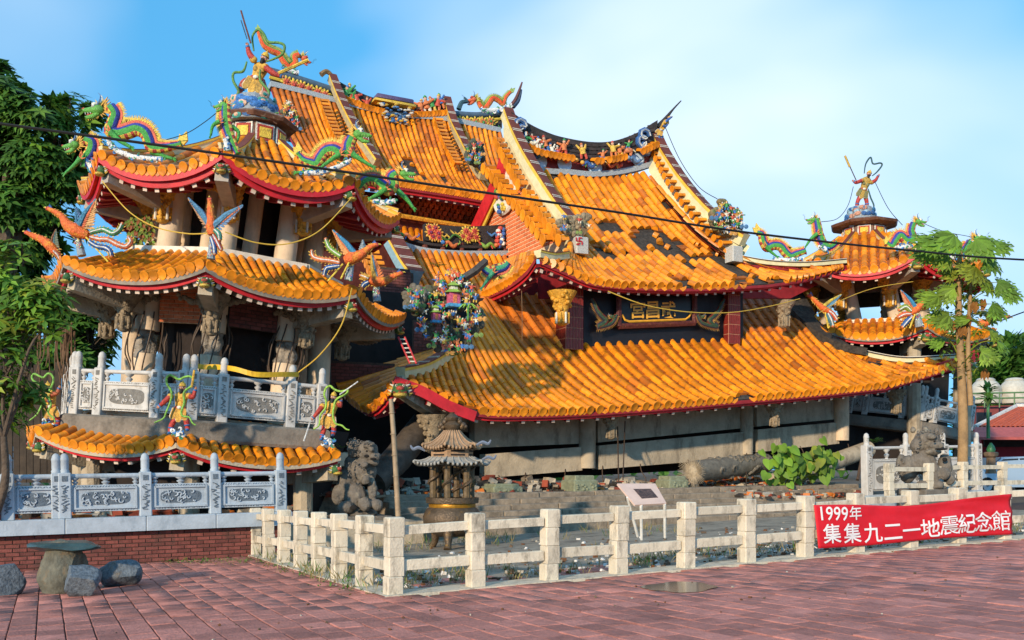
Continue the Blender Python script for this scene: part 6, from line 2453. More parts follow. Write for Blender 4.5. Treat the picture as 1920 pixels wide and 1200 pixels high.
phoenix('phoenix_statue', 'phoenix facing left at the near column of the far tower', PPr, [(1518, 554), (1526, 562), (1536, 572), (1546, 580), (1554, 584)], [2, 3, 4, 5, 4],
		[((1542, 576), (1575, 553), (1552, 578), ('#5f9ab8', '#2a86b0', '#c9b02a'))], [([(1552, 584), (1560, 590), (1567, 600)], '#d2502a'), ([(1550, 588), (1556, 600), (1560, 612)], '#3f7a8a')], legs=[((1546, 586), (1552, 616))])
phoenix('phoenix_statue', 'phoenix facing right between the far tower columns', PPr, [(1748, 556), (1738, 562), (1728, 570), (1718, 580), (1708, 588)], [2, 3, 4.5, 6, 4],
		[((1718, 578), (1686, 545), (1704, 580), ('#d9905a', '#d8642a', '#2a86b0'))], [([(1706, 584), (1696, 576), (1684, 582)], '#7f9a3a'), ([(1706, 590), (1694, 590), (1682, 596)], '#e0602a'), ([(1706, 596), (1698, 604), (1690, 614)], '#23599a')],
		legs=[((1714, 590), (1704, 616))], base=[(1722, 590), (1726, 612)])
phoenix('phoenix_statue', 'phoenix stretching out beyond the papaya tree at the far eave', PPr, [(1890, 594), (1874, 594), (1860, 600), (1846, 606), (1834, 606)], [2, 3, 4.5, 6, 4], [],
		[([(1800, 616), (1786, 612), (1772, 610), (1762, 616)], '#d8572a'), ([(1800, 626), (1784, 624), (1774, 622)], '#5f9a5a')])

# ---- warriors
PW0 = Plane2(17.0)
q = lambda pts, ox, oy, f: [(ox + a / f, oy + b / f) for a, b in pts]
warrior('warrior_statue', 'ceramic warrior with green ribbon standing midmost on the crushed eave', PW0, (342, 727), 13, [((324, 744), (313, 754), (304, 762)), ((358, 743), (366, 745), (370, 732))],
		[((333, 778), (322, 796), (319, 812)), ((348, 778), (350, 792), (352, 806))],
		[q([(275, 850), (400, 790), (440, 700), (500, 550), (510, 420), (450, 310), (445, 230), (490, 190), (560, 220), (620, 250), (700, 215), (780, 210), (815, 260), (790, 340), (710, 400), (680, 460), (690, 570), (650, 700), (670, 760), (760, 775), (800, 850), (850, 885)], 260, 680, 7.5)],
		[([(370, 729), (375, 697)], '#d8a51a', .16)], base=[(334, 810), (336, 818)], hip=(338, 768))
PW1 = Plane2(18.6)
warrior('warrior_statue', 'ceramic warrior with green ribbon at the left end of the crushed eave', PW1, (91, 727), 12, [((98, 742), (112, 738), (116, 729)), ((88, 742), (92, 750), (98, 752))],
		[((92, 768), (90, 782), (92, 796)), ((102, 768), (108, 784), (108, 798))],
		[q([(180, 820), (280, 740), (330, 650), (370, 560), (365, 430), (330, 330), (240, 270), (215, 210), (250, 170), (330, 210), (380, 220), (430, 170), (480, 175), (515, 240), (500, 320), (460, 400), (450, 500), (480, 600), (440, 690), (460, 740), (520, 790), (540, 850)], 40, 680, 7.5)],
		[([(96, 754), (112, 734)], '#d8a51a', .14)], base=[(90, 796), (96, 804)], hip=(97, 766), col={**WCOL, 'sash': '#b8572a'})
PW2 = Plane2(18.6)
warrior('warrior_statue', 'bearded ceramic warrior with green ribbon near the stone lion', PW2, (625, 745), 12, [((607, 762), (598, 774), (590, 784)), ((636, 756), (640, 762), (641, 752))],
		[((612, 790), (606, 810), (603, 824)), ((622, 790), (626, 804), (624, 816))],
		[q([(225, 795), (310, 740), (330, 600), (400, 500), (410, 400), (385, 310), (410, 220), (470, 190), (530, 240), (620, 265), (710, 245), (690, 300), (590, 350), (540, 400), (520, 480), (505, 600), (540, 710), (630, 740), (690, 790), (735, 800)], 560, 700, 7.5)],
		[([(589, 788), (576, 828)], '#cfcfca', .12), ([(642, 742), (676, 718)], '#cfcfca', .1)], base=[(614, 826), (622, 832)], hip=(618, 782), col={**WCOL, 'ribbon': '#9ac83a', 'beard': '#1f2630'})
PW3 = Plane2(21.3)
warrior('warrior_statue', 'big bearded warrior with looping ribbons on the leaning tower spire', PW3, (496, 110), 15, [((478, 116), (470, 104), (467, 92)), ((500, 130), (516, 142), (530, 147))],
		[((474, 150), (456, 156), (447, 182)), ((490, 152), (497, 174), (492, 200))],
		[[(480, 102), (477.5, 75), (488, 62.5), (498, 70), (507, 85), (527, 87), (537, 93), (533, 108), (517, 117), (503, 122)], [(467, 122), (460, 140), (443, 143), (442, 158), (452, 178), (442, 188)],
		 [(492, 137), (492, 157), (508, 178), (503, 200), (513, 218), (527, 217)]],
		[([(528, 148), (584, 123)], '#d9b41c', .2), ([(459, 32), (466, 56), (477, 92)], '#6b3a30', .12), ([(459, 50), (470, 84)], '#2f4a66', .07)],
		base=[(450, 204), (476, 206), (502, 210)], hip=(480, 152), lean=-.8, col={**WCOL, 'ribbon': '#5f8f3f', 'boot': '#b8442a', 'skirt': '#b88f2a'})
sp = [o_ for o_ in COL.objects if o_.get('label', '').startswith('big bearded')][0]
mb = MB()
c = PW3(476, 220)
mb.lathe(c - UP * .2, [(.62, 0), (.56, .25), (.5, .5), (.4, .62)], 10, mi=0)
r_ = random.Random(12)
for i in range(34):
	a = r_.uniform(-1.7, 1.7)
	h = r_.uniform(-.16, .4)
	d = Vector((math.sin(a), -math.cos(a), 0))
	p = c + d * (.6 - .24 * (h + .16)) + UP * h
	t = d.cross(UP)
	rot = Matrix((t, d, UP)).transposed()
	mb.ball(p, (.13, .04, .085), 9, 5, rot=rot, mi=1 + i % 4)
	mb.ball(p + d * .02, (.07, .03, .045), 8, 5, rot=rot, mi=1 + (i * 3 + 1) % 4)
mb.build('cloud_pedestal', [mat('mosaic_pedestal', '#8a9296', var=.5, scale=40, bump=.5), paint('#2a78c0'), paint('#2f6fb0'), paint('#2a9a8a'), paint('#e2b08a')], sp)
PW4 = Plane2(35.4)
warrior('warrior_statue', 'warrior with spear and looped ribbon topping the far tower', PW4, (1629, 327), 9, [((1614, 340), (1603, 344), (1599, 342)), ((1632, 344), (1639, 340), (1644, 332))],
		[((1614, 366), (1608, 378), (1606, 390)), ((1622, 366), (1625, 378), (1626, 390))],
		[q([(390, 160), (400, 100), (430, 60), (445, 100), (490, 95), (500, 110), (470, 150), (440, 175)], 1500, 280, 3.333), q([(415, 255), (430, 310), (450, 360), (440, 400), (470, 445)], 1500, 280, 3.333)],
		[([(1579, 297), (1600, 343)], '#4a3a2a', .1), ([(1579, 297), (1588, 318)], '#c8a02a', .22)], base=[(1598, 402), (1614, 400), (1630, 402)], hip=(1618, 358), col={**WCOL, 'ribbon': '#2f5a5a', 'skirt': '#7a7a4a', 'armor': '#b8922a'})
sp = [o_ for o_ in COL.objects if o_.get('label', '').startswith('warrior with spear')][0]
mb = MB()
c = PW4(1613, 412)
mb.lathe(c - UP * .3, [(.62, 0), (.56, .3), (.5, .6), (.4, .75)], 10, mi=0)
for i in range(34):
	a = r_.uniform(-1.7, 1.7)
	h = r_.uniform(-.3, .36)
	d = Vector((math.sin(a), -math.cos(a), 0))
	p = c + d * (.6 - .15 * (h + .3)) + UP * h
	rot = Matrix((d.cross(UP), d, UP)).transposed()
	mb.ball(p, (.12, .05, .09), 8, 5, rot=rot, mi=1 + i % 4)
mb.build('cloud_pedestal', [MATS['mosaic_pedestal'], paint('#2a5f9a'), paint('#8fb0c0'), paint('#2a6f9a'), paint('#c88a6a')], sp)
# figure on the horn of the main ridge
warrior('warrior_statue', 'small figure clinging to the swept-up end of the main ridge', Plane2(v=17.3, ref=(1240, 240)), (1254, 222), 6, [((1246, 232), (1250, 228), (1258, 222)), ((1242, 236), (1246, 240), (1250, 236))],
		[((1236, 250), (1236, 260), (1238, 270)), ((1240, 250), (1241, 262), (1243, 272))], hip=(1238, 246), col={**WCOL, 'sash': '#2a64b0', 'boot': '#2a64b0'})


# ---- crowded ceramic scenes
def diorama(label, pl, outline, n_fig, seed, s_fig, rock='#5d5648', pavilions=(), palms=(), horses=0, extra=None):
	r = random.Random(seed)
	k = pl.k
	cx = sum(x for x, y in outline) / len(outline)
	cy = sum(y for x, y in outline) / len(outline)
	root = thing('ceramic_diorama', label, 'diorama', pl(cx, max(y for x, y in outline)), 'ceramic dioramas')
	inside = in_poly(outline)
	mb = MB()
	x0, x1 = min(x for x, y in outline), max(x for x, y in outline)
	y0, y1 = min(y for x, y in outline), max(y for x, y in outline)

	def spot():
		for _ in range(60):
			x, y = r.uniform(x0, x1), r.uniform(y0, y1)
			if inside(x, y):
				return x, y
		return cx, cy
	for _ in range(60):
		x, y = spot()
		mb.ball(pl(x, y, -.15), Vector((r.uniform(.8, 1.5), .9, r.uniform(.8, 1.4))) * s_fig * k * .6, 7, 5)
	ob = mb.build('rockwork', mat('rockwork_' + rock.lstrip('#'), rock, rough=.9, var=.5, scale=9, bump=.9, bscale=24, dirt='#3f7a4a', dirt_amt=.32, dirt_scale=4), root, smooth=True)
	for i in range(n_fig):
		x, y = spot()
		figurine(root, pl(x, y, s_fig * k * .6), s_fig * k * r.uniform(.8, 1.15), r)
	for i in range(horses):
		x, y = spot()
		horse(root, pl(x, y, s_fig * k * .6), s_fig * k, r, r.choice(['#e6ddc6', '#c86a3a', '#e3b52a', '#d9d0c0']))
	for (x, y, s) in pavilions:
		p = pl(x, y, s_fig * k)
		s = s * k
		pv = MB()
		pv.fbox(p, U, V, UP, s * .8, s * .6, s, mi=0)
		pv.fbox(p - V * s * .31, U, V, UP, s * .3, s * .04, s * .7, mi=1)
		pv.lathe(p + UP * s * .5, [(s * .8, 0), (s * .5, s * .18), (s * .42, s * .24)], 4, mi=2, rot=.78)
		pv.fbox(p + UP * s * .85, U, V, UP, s * .5, s * .4, s * .28, mi=3)
		pv.lathe(p + UP * s, [(s * .6, 0), (s * .3, s * .2), (s * .02, s * .36)], 4, mi=2, rot=.78)
		pv.fbox(p - UP * s * .4 - V * s * .05, U, V, UP, s * 1.0, s * .7, s * .24, mi=4)
		pv.build('pavilion', [paint('#d2527a'), paint('#e07a3a'), paint('#8fb83a'), paint('#e6ddc6'), paint('#3a9ac8')], root)
	for (x, y, s) in palms:
		p = pl(x, y, s_fig * k * 1.2)
		s = s * k
		pm = MB()
		pm.tube([p - UP * s * 1.2, p], s * .09, 6, mi=1)
		for q in range(9):
			a = q * 6.283 / 9
			d = Vector((math.cos(a), math.sin(a) * .6, 0))
			pm.plate([p, p + d * s * .4 + UP * s * .25 + d.cross(UP) * s * .1, p + d * s * .8 - UP * s * .15, p + d * s * .4 + UP * s * .2 - d.cross(UP) * s * .1], UP + d * .3, s * .06)
		pm.build('palm', [paint('#8fc83a'), paint('#4f9a3a')], root)
	# wreath of tile-like clouds along the lower edge
	low = sorted(outline, key=lambda t: t[0])
	low = [t for t in low if t[1] > cy]
	for i, (x, y) in enumerate(spline([(a, b, 0) for a, b in low], 4) and [(p.x, p.y) for p in spline([(a, b, 0) for a, b in low], 4)]):
		c = MB()
		p = pl(x, y, s_fig * k * .9)
		for q in (-1, 1):
			c.lathe(p + Vector((q * s_fig * k * .35, 0, 0)), [(s_fig * k * .34, 0), (s_fig * k * .36, s_fig * k * .12), (s_fig * k * .15, s_fig * k * .2)], 10, axis=NV, mi=i % 3)
		if i % 4:
			continue
		c.build('cloud_scroll', [paint('#3a6f9a'), paint('#6f8a3a'), paint('#c88a2a')], root, smooth=True)
	return root


PLdio = Plane2(21.6)
dio = diorama('big heap of broken ceramic figures, pavilions and palms at the roof corner', PLdio,
			  [(778, 545), (800, 522), (840, 508), (880, 528), (898, 560), (905, 600), (898, 630), (880, 652), (845, 664), (810, 650), (788, 620), (775, 585)], 95, 5, 13, pavilions=((851, 565, 26), (818, 598, 18)),
			  palms=((878, 578, 22),), horses=5)
diorama('tilted ceramic figure group on the far verge of the main roof', Plane2(v=14.0, ref=(1365, 410)), [(1338, 392), (1352, 375), (1372, 388), (1388, 405), (1392, 428), (1372, 440), (1345, 430), (1336, 412)], 34, 6, 12, rock='#7a6a4a', horses=2)
diorama('small ceramic group beside the tower spire on the rear verge', Plane2(v=23.5, ref=(545, 220)), [(530, 205), (545, 192), (556, 215), (562, 245), (552, 262), (536, 258), (528, 235)], 24, 7, 10, horses=2)
diorama('weathered ceramic group at the foot of the rear verge ridge', Plane2(v=21.6, ref=(890, 285)), [(873, 278), (888, 258), (902, 268), (906, 292), (895, 308), (878, 302)], 18, 8, 9, rock='#4a4a40')
diorama('mossy broken rockwork where the main verge ridge ends', Plane2(v=13.9, ref=(1075, 430)), [(1045, 412), (1075, 402), (1108, 400), (1106, 430), (1085, 438), (1055, 432)], 5, 9, 9, rock='#8a7a60')
diorama('flowered fragments heaped left of the big ceramic group', Plane2(21.3), [(758, 548), (775, 535), (796, 548), (792, 575), (765, 578)], 9, 10, 12, rock='#6a6458')
# fallen dragon behind the heap and the cement post across it
dragon('dragon_statue', 'fallen blue green dragon lying behind the heap of figures', Plane2(23.2), [(905, 500), (920, 510), (930, 505), (945, 500), (952, 492)], [7, 9, 10, 9, 6], dors=1, head=None, legs=[((925, 512), (915, 526), (905, 540))], pal={**PAL_G, 'side': '#3a8f6a'}, spikes=True)
o = MB().tube([at_d(868, 522, 21.9), at_d(890, 508, 22.1), at_d(910, 490, 22.4)], .1, 5).build('cement_post', mat('charred_timber', '#4d443b', var=.4), None)
tag(o, 'broken grey cement post slanting over the ceramic heap', 'post')

# ---- figures along the ridges
rf = part_empty('ridge_figures', HALL)
r_ = random.Random(31)
for (x, y, s) in ((985, 268, .55), (1010, 282, .5), (1022, 276, .6), (1035, 288, .55), (1046, 292, .5), (1057, 283, .62), (1093, 290, .6), (1130, 296, .42), (1150, 286, .6), (1162, 288, .5), (1006, 275, .5)):
	figurine(rf, at_v(x, y - 4, RV - .3), s * .72, r_, 'ridge_figure')
for (x, y, s, c_) in ((1000, 270, .5, '#e6ddc6'), (1018, 285, .5, '#2a78c0'), (1178, 284, .6, '#d8804a'), (1040, 295, .45, '#d24a2a'), (1128, 305, .4, '#d87a3a')):
	horse(rf, at_v(x, y - 2, RV - .3), s * .72, r_, c_)
for (x, y, fl) in ((975, 250, 1), (1208, 268, -1)):
	mb = MB()
	for q_ in range(3):
		c = at_v(x + fl * 4 * math.sin(q_ * 2.0), y - 14 + q_ * 13, RV - .3)
		arc = [c + U * math.cos(a_ * .8 + q_) * .22 * (1 - .06 * a_) + UP * math.sin(a_ * .8 + q_) * .22 * (1 - .06 * a_) for a_ in range(8)]
		mb.tube(arc, [.08, .1, .1, .1, .09, .08, .06, .03], 6, mi=0)
		mb.tube([p_ - V * .06 for p_ in arc], [.03, .04, .04, .04, .04, .03, .03, .02], 5, mi=1)
	mb.build('scroll_ornament', [paint('#2a5f9a'), paint('#e6e0cc')], rf, smooth=True)
for (x, y, c_, fl) in ((1066, 300, ('#d8642a', '#e0a52a', '#d24a2a'), 1), (1105, 309, ('#2a64b0', '#e0a52a', '#3f9a4a'), -1), (1150, 309, ('#d8642a', '#d24a2a', '#e0a52a'), 1), (996, 292, ('#2a64b0', '#2a86b0', '#3a6fa0'), 1), (1190, 300, ('#5f86b0', '#7a9ab0', '#4a6a8a'), -1)):
	scroll_beast(rf, at_v(x, y, RV - .3), .3, c_, fl)
rf2 = part_empty('ridge_figures', REAR)
for (x, y, s) in ((648, 178, .5), (660, 184, .55), (668, 186, .5), (688, 196, .4), (788, 203, .5), (800, 200, .6), (810, 198, .5), (820, 196, .55), (826, 192, .5), (655, 174, .5)):
	figurine(rf2, at_v(x, y, 25.0), s, r_, 'ridge_figure')
bouquet(rf2, [(538, 154, .26), (552, 160, .28), (566, 163, .26), (580, 168, .24), (596, 174, .28), (610, 178, .24)], 25.1, ('#e8c21a', '#d8642a', '#b8322a'), vine=[(530, 150), (560, 168), (590, 168), (612, 184)])
bouquet(rf2, [(864, 228, .26), (878, 230, .28), (892, 229, .24), (906, 230, .27), (920, 228, .24)], 25.1, ('#e8c21a', '#d8742a', '#3f9a4a'), vine=[(855, 226), (880, 234), (905, 226), (928, 232)])
for (x, y, c_, fl) in ((572, 180, ('#d8742a', '#2a78c0', '#e0a52a'), -1), (880, 240, ('#d24a2a', '#e6ddc6', '#2a78c0'), 1), (922, 240, ('#e0a57a', '#d24a2a', '#3f9a4a'), -1)):
	scroll_beast(rf2, at_v(x, y, 25.0), .3, c_, fl)
for pts, c_ in (([(958, 199, 25.2), (968, 184, 25.2), (979, 154, 25.2)], '#6b3a30'), ([(962, 200, 25.2), (972, 188, 25.2), (978, 168, 25.2)], '#2f4a66'), ([(602, 140, 25.2), (612, 134, 25.2), (622, 142, 25.2), (620, 150, 25.2)], '#8a6a3a'),
				([(860, 205, 25.2), (866, 192, 25.2), (876, 190, 25.2), (870, 182, 25.2)], '#2f5a66')):
	MB().tube(px_pts(pts), [.11, .08, .03], 6).build('ridge_scroll', paint(c_), rf2, smooth=True)
# carved dragons either side of the name board
for fl, xs in ((1, (1110, 1122, 1136, 1146, 1156)), (-1, (1358, 1345, 1330, 1318, 1308))):
	pts = [(xs[0], 560), (xs[1], 585), (xs[2], 602), (xs[1], 612), (xs[3], 606), (xs[4], 590)]
	dragon('carved_dragon', 'dark carved dragon beside the name board, ' + ('nearer the brick gable' if fl > 0 else 'nearer the far tower'), Plane2(v=VP - .25, ref=(1230, 590)), pts, [3, 4.5, 5.5, 5, 4, 3], dors=fl,
		   head=((xs[3], 594), 20 if fl > 0 else 160, 7), pal=dict(back='#7a4a1e', stripe='#2a3a4a', side='#2f4a34', belly='#6a5a24', band='#7a2a1e', mane='#a87a1e', skull='#6a6a5a', jaw='#3a5a34', fin='#b8861e'), group='carved board dragons')

# ================================================================== TERRACE, STEPS AND COURT
TW = thing('terrace_wall', 'low worn red brick wall under the shade-tinted marble balustrade', 'wall', at_v(240, 1050, 7.6))
TWP = Pieces(TW, 295)
b1 = at_v(545, 984, 7.6)
b0 = at_v(-70, 1008, 7.6)
b0 = b1 + (b0 - b1) * 1.7
bx = (b1 - b0).normalized()
bz = UP
Lw = (b1 - b0).length
g0 = Vector((b0.x, b0.y, G(b0.x, b0.y)))
hb = .62
brick_wall(TW, TWP, b0 - UP * hb, bx, UP, Lw, hb + .10, bl=.215, bh=.068, m=BRICK_D, joint=JOINT_D, depth=.028, inside=lambda a, b: b < hb + a / Lw * 0.10,
		   sheet_poly=[(0, 0), (Lw, 0), (Lw, hb + .02), (0, hb + .02)])
TWP.finish()
MB().fbox((b0 + b1) / 2 + V * .35 - UP * .25, bx, V, UP, Lw, .5, .9).build('wall_core', CONC, TW)
BAL3 = thing('balustrade', 'shade-blue tinted carved marble balustrade on the brick terrace wall', 'balustrade', b0.lerp(b1, .5), 'marble balustrades')
pts_px = [15, 122, 273, 403, 526]
for i in range(5):
	pass
# base course of pale marble slabs
fr_ = [0.0] + [clamp(((at_v(x, 1000, 7.6) - b0).dot(bx)) / Lw, 0, 1) for x in (-260, -125, 122, 273, 403, 526)] + [1.0]
bw0 = MB()
for a, b in zip(fr_, fr_[1:]):
	p, q_ = b0.lerp(b1, a), b0.lerp(b1, b)
	d = (q_ - p)
	MB().cbox((p + q_) / 2 + UP * .13 - V * .03, d.normalized(), V, UP, d.length - .006, .3, .25, .012).build('base_slab', MARBLE_B, BAL3)
fp = [clamp(((at_v(x, 1000, 7.6) - b0).dot(bx)) / Lw, 0, 1) for x in (-390, -260, -125, 15, 122, 273, 403, 526)]
balustrade(BAL3, b0 + UP * .26 - V * .02, b1 + UP * .26 - V * .02, UP, fp, H=1.06, mm=(MARBLE_B, MARBLE_BD), seed=77, w=.2)
balustrade(BAL3, b0 + UP * .26 - V * .02, b1 + UP * .26 - V * .02, UP, [fp[4] - .014], H=1.06, mm=(MARBLE_B, MARBLE_BD), seed=78, w=.16)
MB().fbox(uv(-6.2, 12.5, .1), U, V, UP, 19, 9.6, .5).build('terrace_floor', CONC, TW)

STAIR = thing('stone_steps', 'broad worn stone steps leading up to the collapsed hall', 'steps', gpt(5, 8.6))
NS, SR, ST = 6, .125, .36
u0s, u1s = u_of(742, 9.5), u_of(1655, 9.5)
r_ = random.Random(5)
for i in range(NS):
	stp = part_empty('step', STAIR)
	v0 = 8.55 + ST * i
	u = u0s
	while u < u1s - .1:
		L = min(r_.uniform(1.1, 1.7), u1s - u)
		zb = -.1
		zt = SR * (i + 1) + .012 * u
		c = uv(u + L / 2, v0 + 1.2, (zt + zb) / 2) + UP * r_.gauss(0, .006) + V * r_.gauss(0, .012)
		MB().cbox(c, (U + UP * (.012 + r_.gauss(0, .004))).normalized(), V, UP, L - .012, 2.4, zt - zb, .018).build('block', STEP, stp)
		u += L
# the floor the hall stood on
MB().fbox(uv(6.5, 15.2, .36), U, V, UP, 21, 7.6, .86).build('podium', STEP, STAIR)


# ================================================================== STONE LIONS
def lion(label, pl, balls, curls, base, dark, k_, extra=None, seed=1):
	root = thing('stone_lion', label, 'lion statue', pl(*base), 'stone guardian lions')
	mb = MB()
	for (x, y, rx, rz, off, *dep) in balls:
		mb.ball(pl(x, y, off), (rx * k_, (dep[0] if dep else min(rx, rz) * 1.1) * k_, rz * k_), 12, 9)
	ob = mb.build('body', LION, root, smooth='all')
	md = ob.modifiers.new('fuse', 'REMESH')
	md.mode = 'VOXEL'
	md.voxel_size = .024
	md.use_smooth_shade = True
	sm_ = ob.modifiers.new('soften', 'SMOOTH')
	sm_.iterations = 1
	tx = bpy.data.textures.new('chisel', 'CLOUDS')
	tx.noise_scale = .1
	dp = ob.modifiers.new('chisel', 'DISPLACE')
	dp.texture = tx
	dp.strength = .055
	dp.texture_coords = 'GLOBAL'
	r = random.Random(seed)
	cm = MB()
	for (x, y, rr_, off) in curls:
		c = pl(x, y, off)
		a0 = r.uniform(0, 6.28)
		cm.tube([c + Vector((math.cos(a0 + i * .9), 0, math.sin(a0 + i * .9))) * rr_ * k_ * (1 - .12 * i) + NV * .01 * i for i in range(7)], [rr_ * k_ * .35] * 5 + [rr_ * k_ * .3, rr_ * k_ * .15], 6)
	cm.build('mane_curls', LION, root, smooth=True, kind='stuff')
	dk = MB()
	for (x, y, rx, rz, off) in dark:
		dk.ball(pl(x, y, off), (rx * k_, rx * k_ * .5, rz * k_), 9, 6)
	dk.build('dark_hollows', mat('hollow_shade', '#1c1815', rough=.95, var=.2), root, smooth=True, kind='stuff')  # dark balls paint in the shade of mouth and hollows, also eyes
	return root


LP1 = Plane2(19.4)
cur1 = [(668 + 5 * math.cos(a) * q, 838 + 7 * math.sin(a) * q, 3.2, .28) for a in np.linspace(.6, 5.6, 8) for q in (1.0, 2.2)] + [(680 + i * 5, 832 - 2 * math.sin(i), 3, .5) for i in range(6)] + \
	   [(672 + i * 4, 868 + i * 3, 3, .4) for i in range(6)] + [(662, 870 + i * 7, 3.2, .42) for i in range(5)]
lion('dark lichened stone lion standing beside the left of the steps', LP1,
	 [(690, 846, 21, 20, .1, 22), (664, 842, 13, 18, 0, 20), (706, 856, 12, 9, .28, 12), (704, 868, 11, 6, .26, 11), (698, 836, 12, 6, .36, 12), (703, 844, 6, 5, .42, 6),
	  (684, 882, 24, 26, .1, 22), (660, 878, 17, 26, -.05, 20), (650, 905, 20, 26, 0, 20), (636, 928, 14, 20, 0, 16), (668, 930, 22, 24, .16, 18), (702, 918, 9, 24, .26, 9), (711, 945, 11, 11, .34, 12),
	  (690, 944, 13, 14, .42, 12), (655, 950, 16, 12, .4, 14), (676, 962, 34, 10, .1, 26), (692, 900, 9, 9, .42, 8), (690, 872, 7, 6, .42, 7)],
	 cur1, (676, 972), [(696, 856, 5, 3, .62), (707, 861, 6, 2.6, .55), (697, 847, 2.2, 1.8, .66), (672, 950, 7, 5, .55)], LP1.k, seed=3)
MB().cbox(at_d(676, 978, 19.4) + Vector((0, 0, -.02)), U, V, UP, 1.15, .9, .3, .03).build('plinth', LION, [o_ for o_ in COL.objects if o_.get('label', '').startswith('dark lichened')][0])
LP2 = Plane2(23.4)
cur2 = [(1712 + 7 * i, 812 - 3 * math.sin(i * .7), 3.2, .3) for i in range(7)] + [(1710 + 3 * math.sin(i), 820 + 6 * i, 3, .35) for i in range(5)] + [(1756, 812 + 7 * i, 3, .3) for i in range(5)] + [(1684 + 5 * math.sin(i * 2), 862 + 6 * i, 3.5, .15) for i in range(6)]
lion('brown mossy stone lion grinning behind the red banner', LP2,
	 [(1735, 826, 24, 20, .1, 22), (1716, 836, 12, 14, .1, 16), (1742, 836, 15, 9, .36, 14), (1738, 848, 15, 6, .34, 13), (1733, 820, 10, 6, .4, 10), (1728, 866, 24, 24, .08, 22), (1702, 880, 18, 26, 0, 18),
	  (1690, 868, 10, 16, 0, 12), (1742, 888, 9, 26, .28, 10), (1746, 908, 11, 8, .36, 12), (1722, 908, 14, 8, .3, 14), (1768, 874, 13, 24, .1, 14), (1758, 888, 11, 12, .34, 11), (1775, 898, 10, 12, .14, 12), (1735, 914, 36, 7, .1, 26),
	  (1712, 806, 5, 6, 0, 6), (1756, 808, 5, 6, 0, 6), (1735, 804, 6, 5, 0, 8)],
	 cur2, (1738, 918), [(1742, 843, 12, 2.4, .66), (1730, 829, 2.2, 2, .66), (1746, 828, 2.2, 2, .66), (1757, 862, 5, 4, .42)], LP2.k, seed=4)
rl = [o_ for o_ in COL.objects if o_.get('label', '').startswith('brown mossy')][0]
MB().cbox(at_d(1738, 934, 23.4), U, V, UP, 1.15, .9, .46, .03).build('plinth', LION, rl)

# ================================================================== INCENSE BURNER
BRONZE = mat('aged_bronze', '#5a4a38', rough=.5, var=.4, scale=7, bump=.5, bscale=30, metal=.35, dirt='#c08a2a', dirt_amt=.22, dirt_scale=3)
RUSTR = mat('ochre_metal_roof', '#a08060', rough=.6, var=.3, scale=8, bump=.3, dirt='#6d6256', dirt_amt=.3, dirt_scale=4)
ZINC = mat('grey_zinc_roof', '#9a958b', rough=.6, var=.25, scale=8, bump=.3, dirt='#5c544a', dirt_amt=.3, dirt_scale=4)
BG = on_ground(848, 1027)
kB = BG.y / F
BR = thing('incense_burner', 'bronze incense burner with two tiered canopy before the steps', 'incense burner', BG)


def bz_(py):
	return (1027 - py) * kB


mbb = MB().lathe(BG, [(.28, bz_(1005)), (.44, bz_(994)), (.53, bz_(980)), (.54, bz_(968)), (.48, bz_(955)), (.41, bz_(950)), (.40, bz_(944)), (.48, bz_(943)), (.49, bz_(933)), (.44, bz_(932)), (.42, bz_(938))], 26)
mbb.build('bowl', BRONZE, BR, smooth=True)
MB().lathe(BG, [(.425, bz_(951)), (.432, bz_(948)), (.425, bz_(944))], 26).build('gilt_band', mat('worn_gilt', '#a9761e', rough=.4, metal=.5, var=.3, scale=10), BR, smooth=True)
for a in (.4, 2.5, 4.6):
	d = Vector((math.cos(a), math.sin(a), 0))
	MB().tube([BG + d * .5, BG + d * .42 + UP * .1, BG + d * .38 + UP * bz_(985)], [.07, .06, .12], 9).build('foot', BRONZE, BR, smooth=True)
for k in range(6):
	a = k * math.pi / 3 + .35
	d = Vector((math.cos(a), math.sin(a), 0))
	c0, c1 = BG + d * .36 + UP * bz_(933), BG + d * .36 + UP * bz_(866)
	p = part_empty('pillar', BR)
	MB().tube([c0, c1], .065, 8).build('shaft', mat('dark_gilt', '#5f4c30', rough=.5, var=.5, scale=12, dirt='#2c2620', dirt_amt=.35, dirt_scale=8), p)
	coil = [c0.lerp(c1, t) + Vector((math.cos(t * 14 + a), math.sin(t * 14 + a), 0)) * .075 for t in np.linspace(.15, .85, 26)]
	MB().tube(coil, [.02, .032, .035, .03, .02], 6).build('coiled_dragon', BRONZE, p, smooth=True)


def six_roof(part, zc, r_out, r_in, h, m, ribs, drop):
	"""small six-sided ribbed canopy with lifted corners"""
	rings = []
	n = 48
	for t in np.linspace(0, 1, 7):
		row = []
		for q_ in range(n + 1):
			a = 2 * math.pi * q_ / n + .35
			fq = (q_ / 8.0) % 1.0
			poly = math.cos(math.pi / 6) / math.cos((fq - .5) * math.pi / 3)
			rr_ = (r_in + (r_out - r_in) * t) * (poly * .5 + .5 if t < .3 else poly)
			zz = h * (1 - t) ** 1.7 + (abs(fq - .5) * 2) ** 3 * drop * t * t
			row.append(BG + Vector((math.cos(a) * rr_, math.sin(a) * rr_, zc + zz)))
		rings.append(row)
	MB().grid(rings).grid([[p - UP * .05 for p in row] for row in rings[-2:]]).build('canopy_sheet', m, part, smooth=True)
	for q_ in range(0, n, ribs):
		MB().tube([rings[i][q_] + UP * .008 for i in range(7)], [.012, .014, .016, .018, .018, .02, .02], 6).build('rib', m, part, smooth=True)
	fz = MB()
	for q_ in range(n):
		fz.ball(rings[-1][q_] - UP * .015, (.028, .028, .03), 6, 4)
	fz.build('scalloped_edge', m, part, kind='stuff')


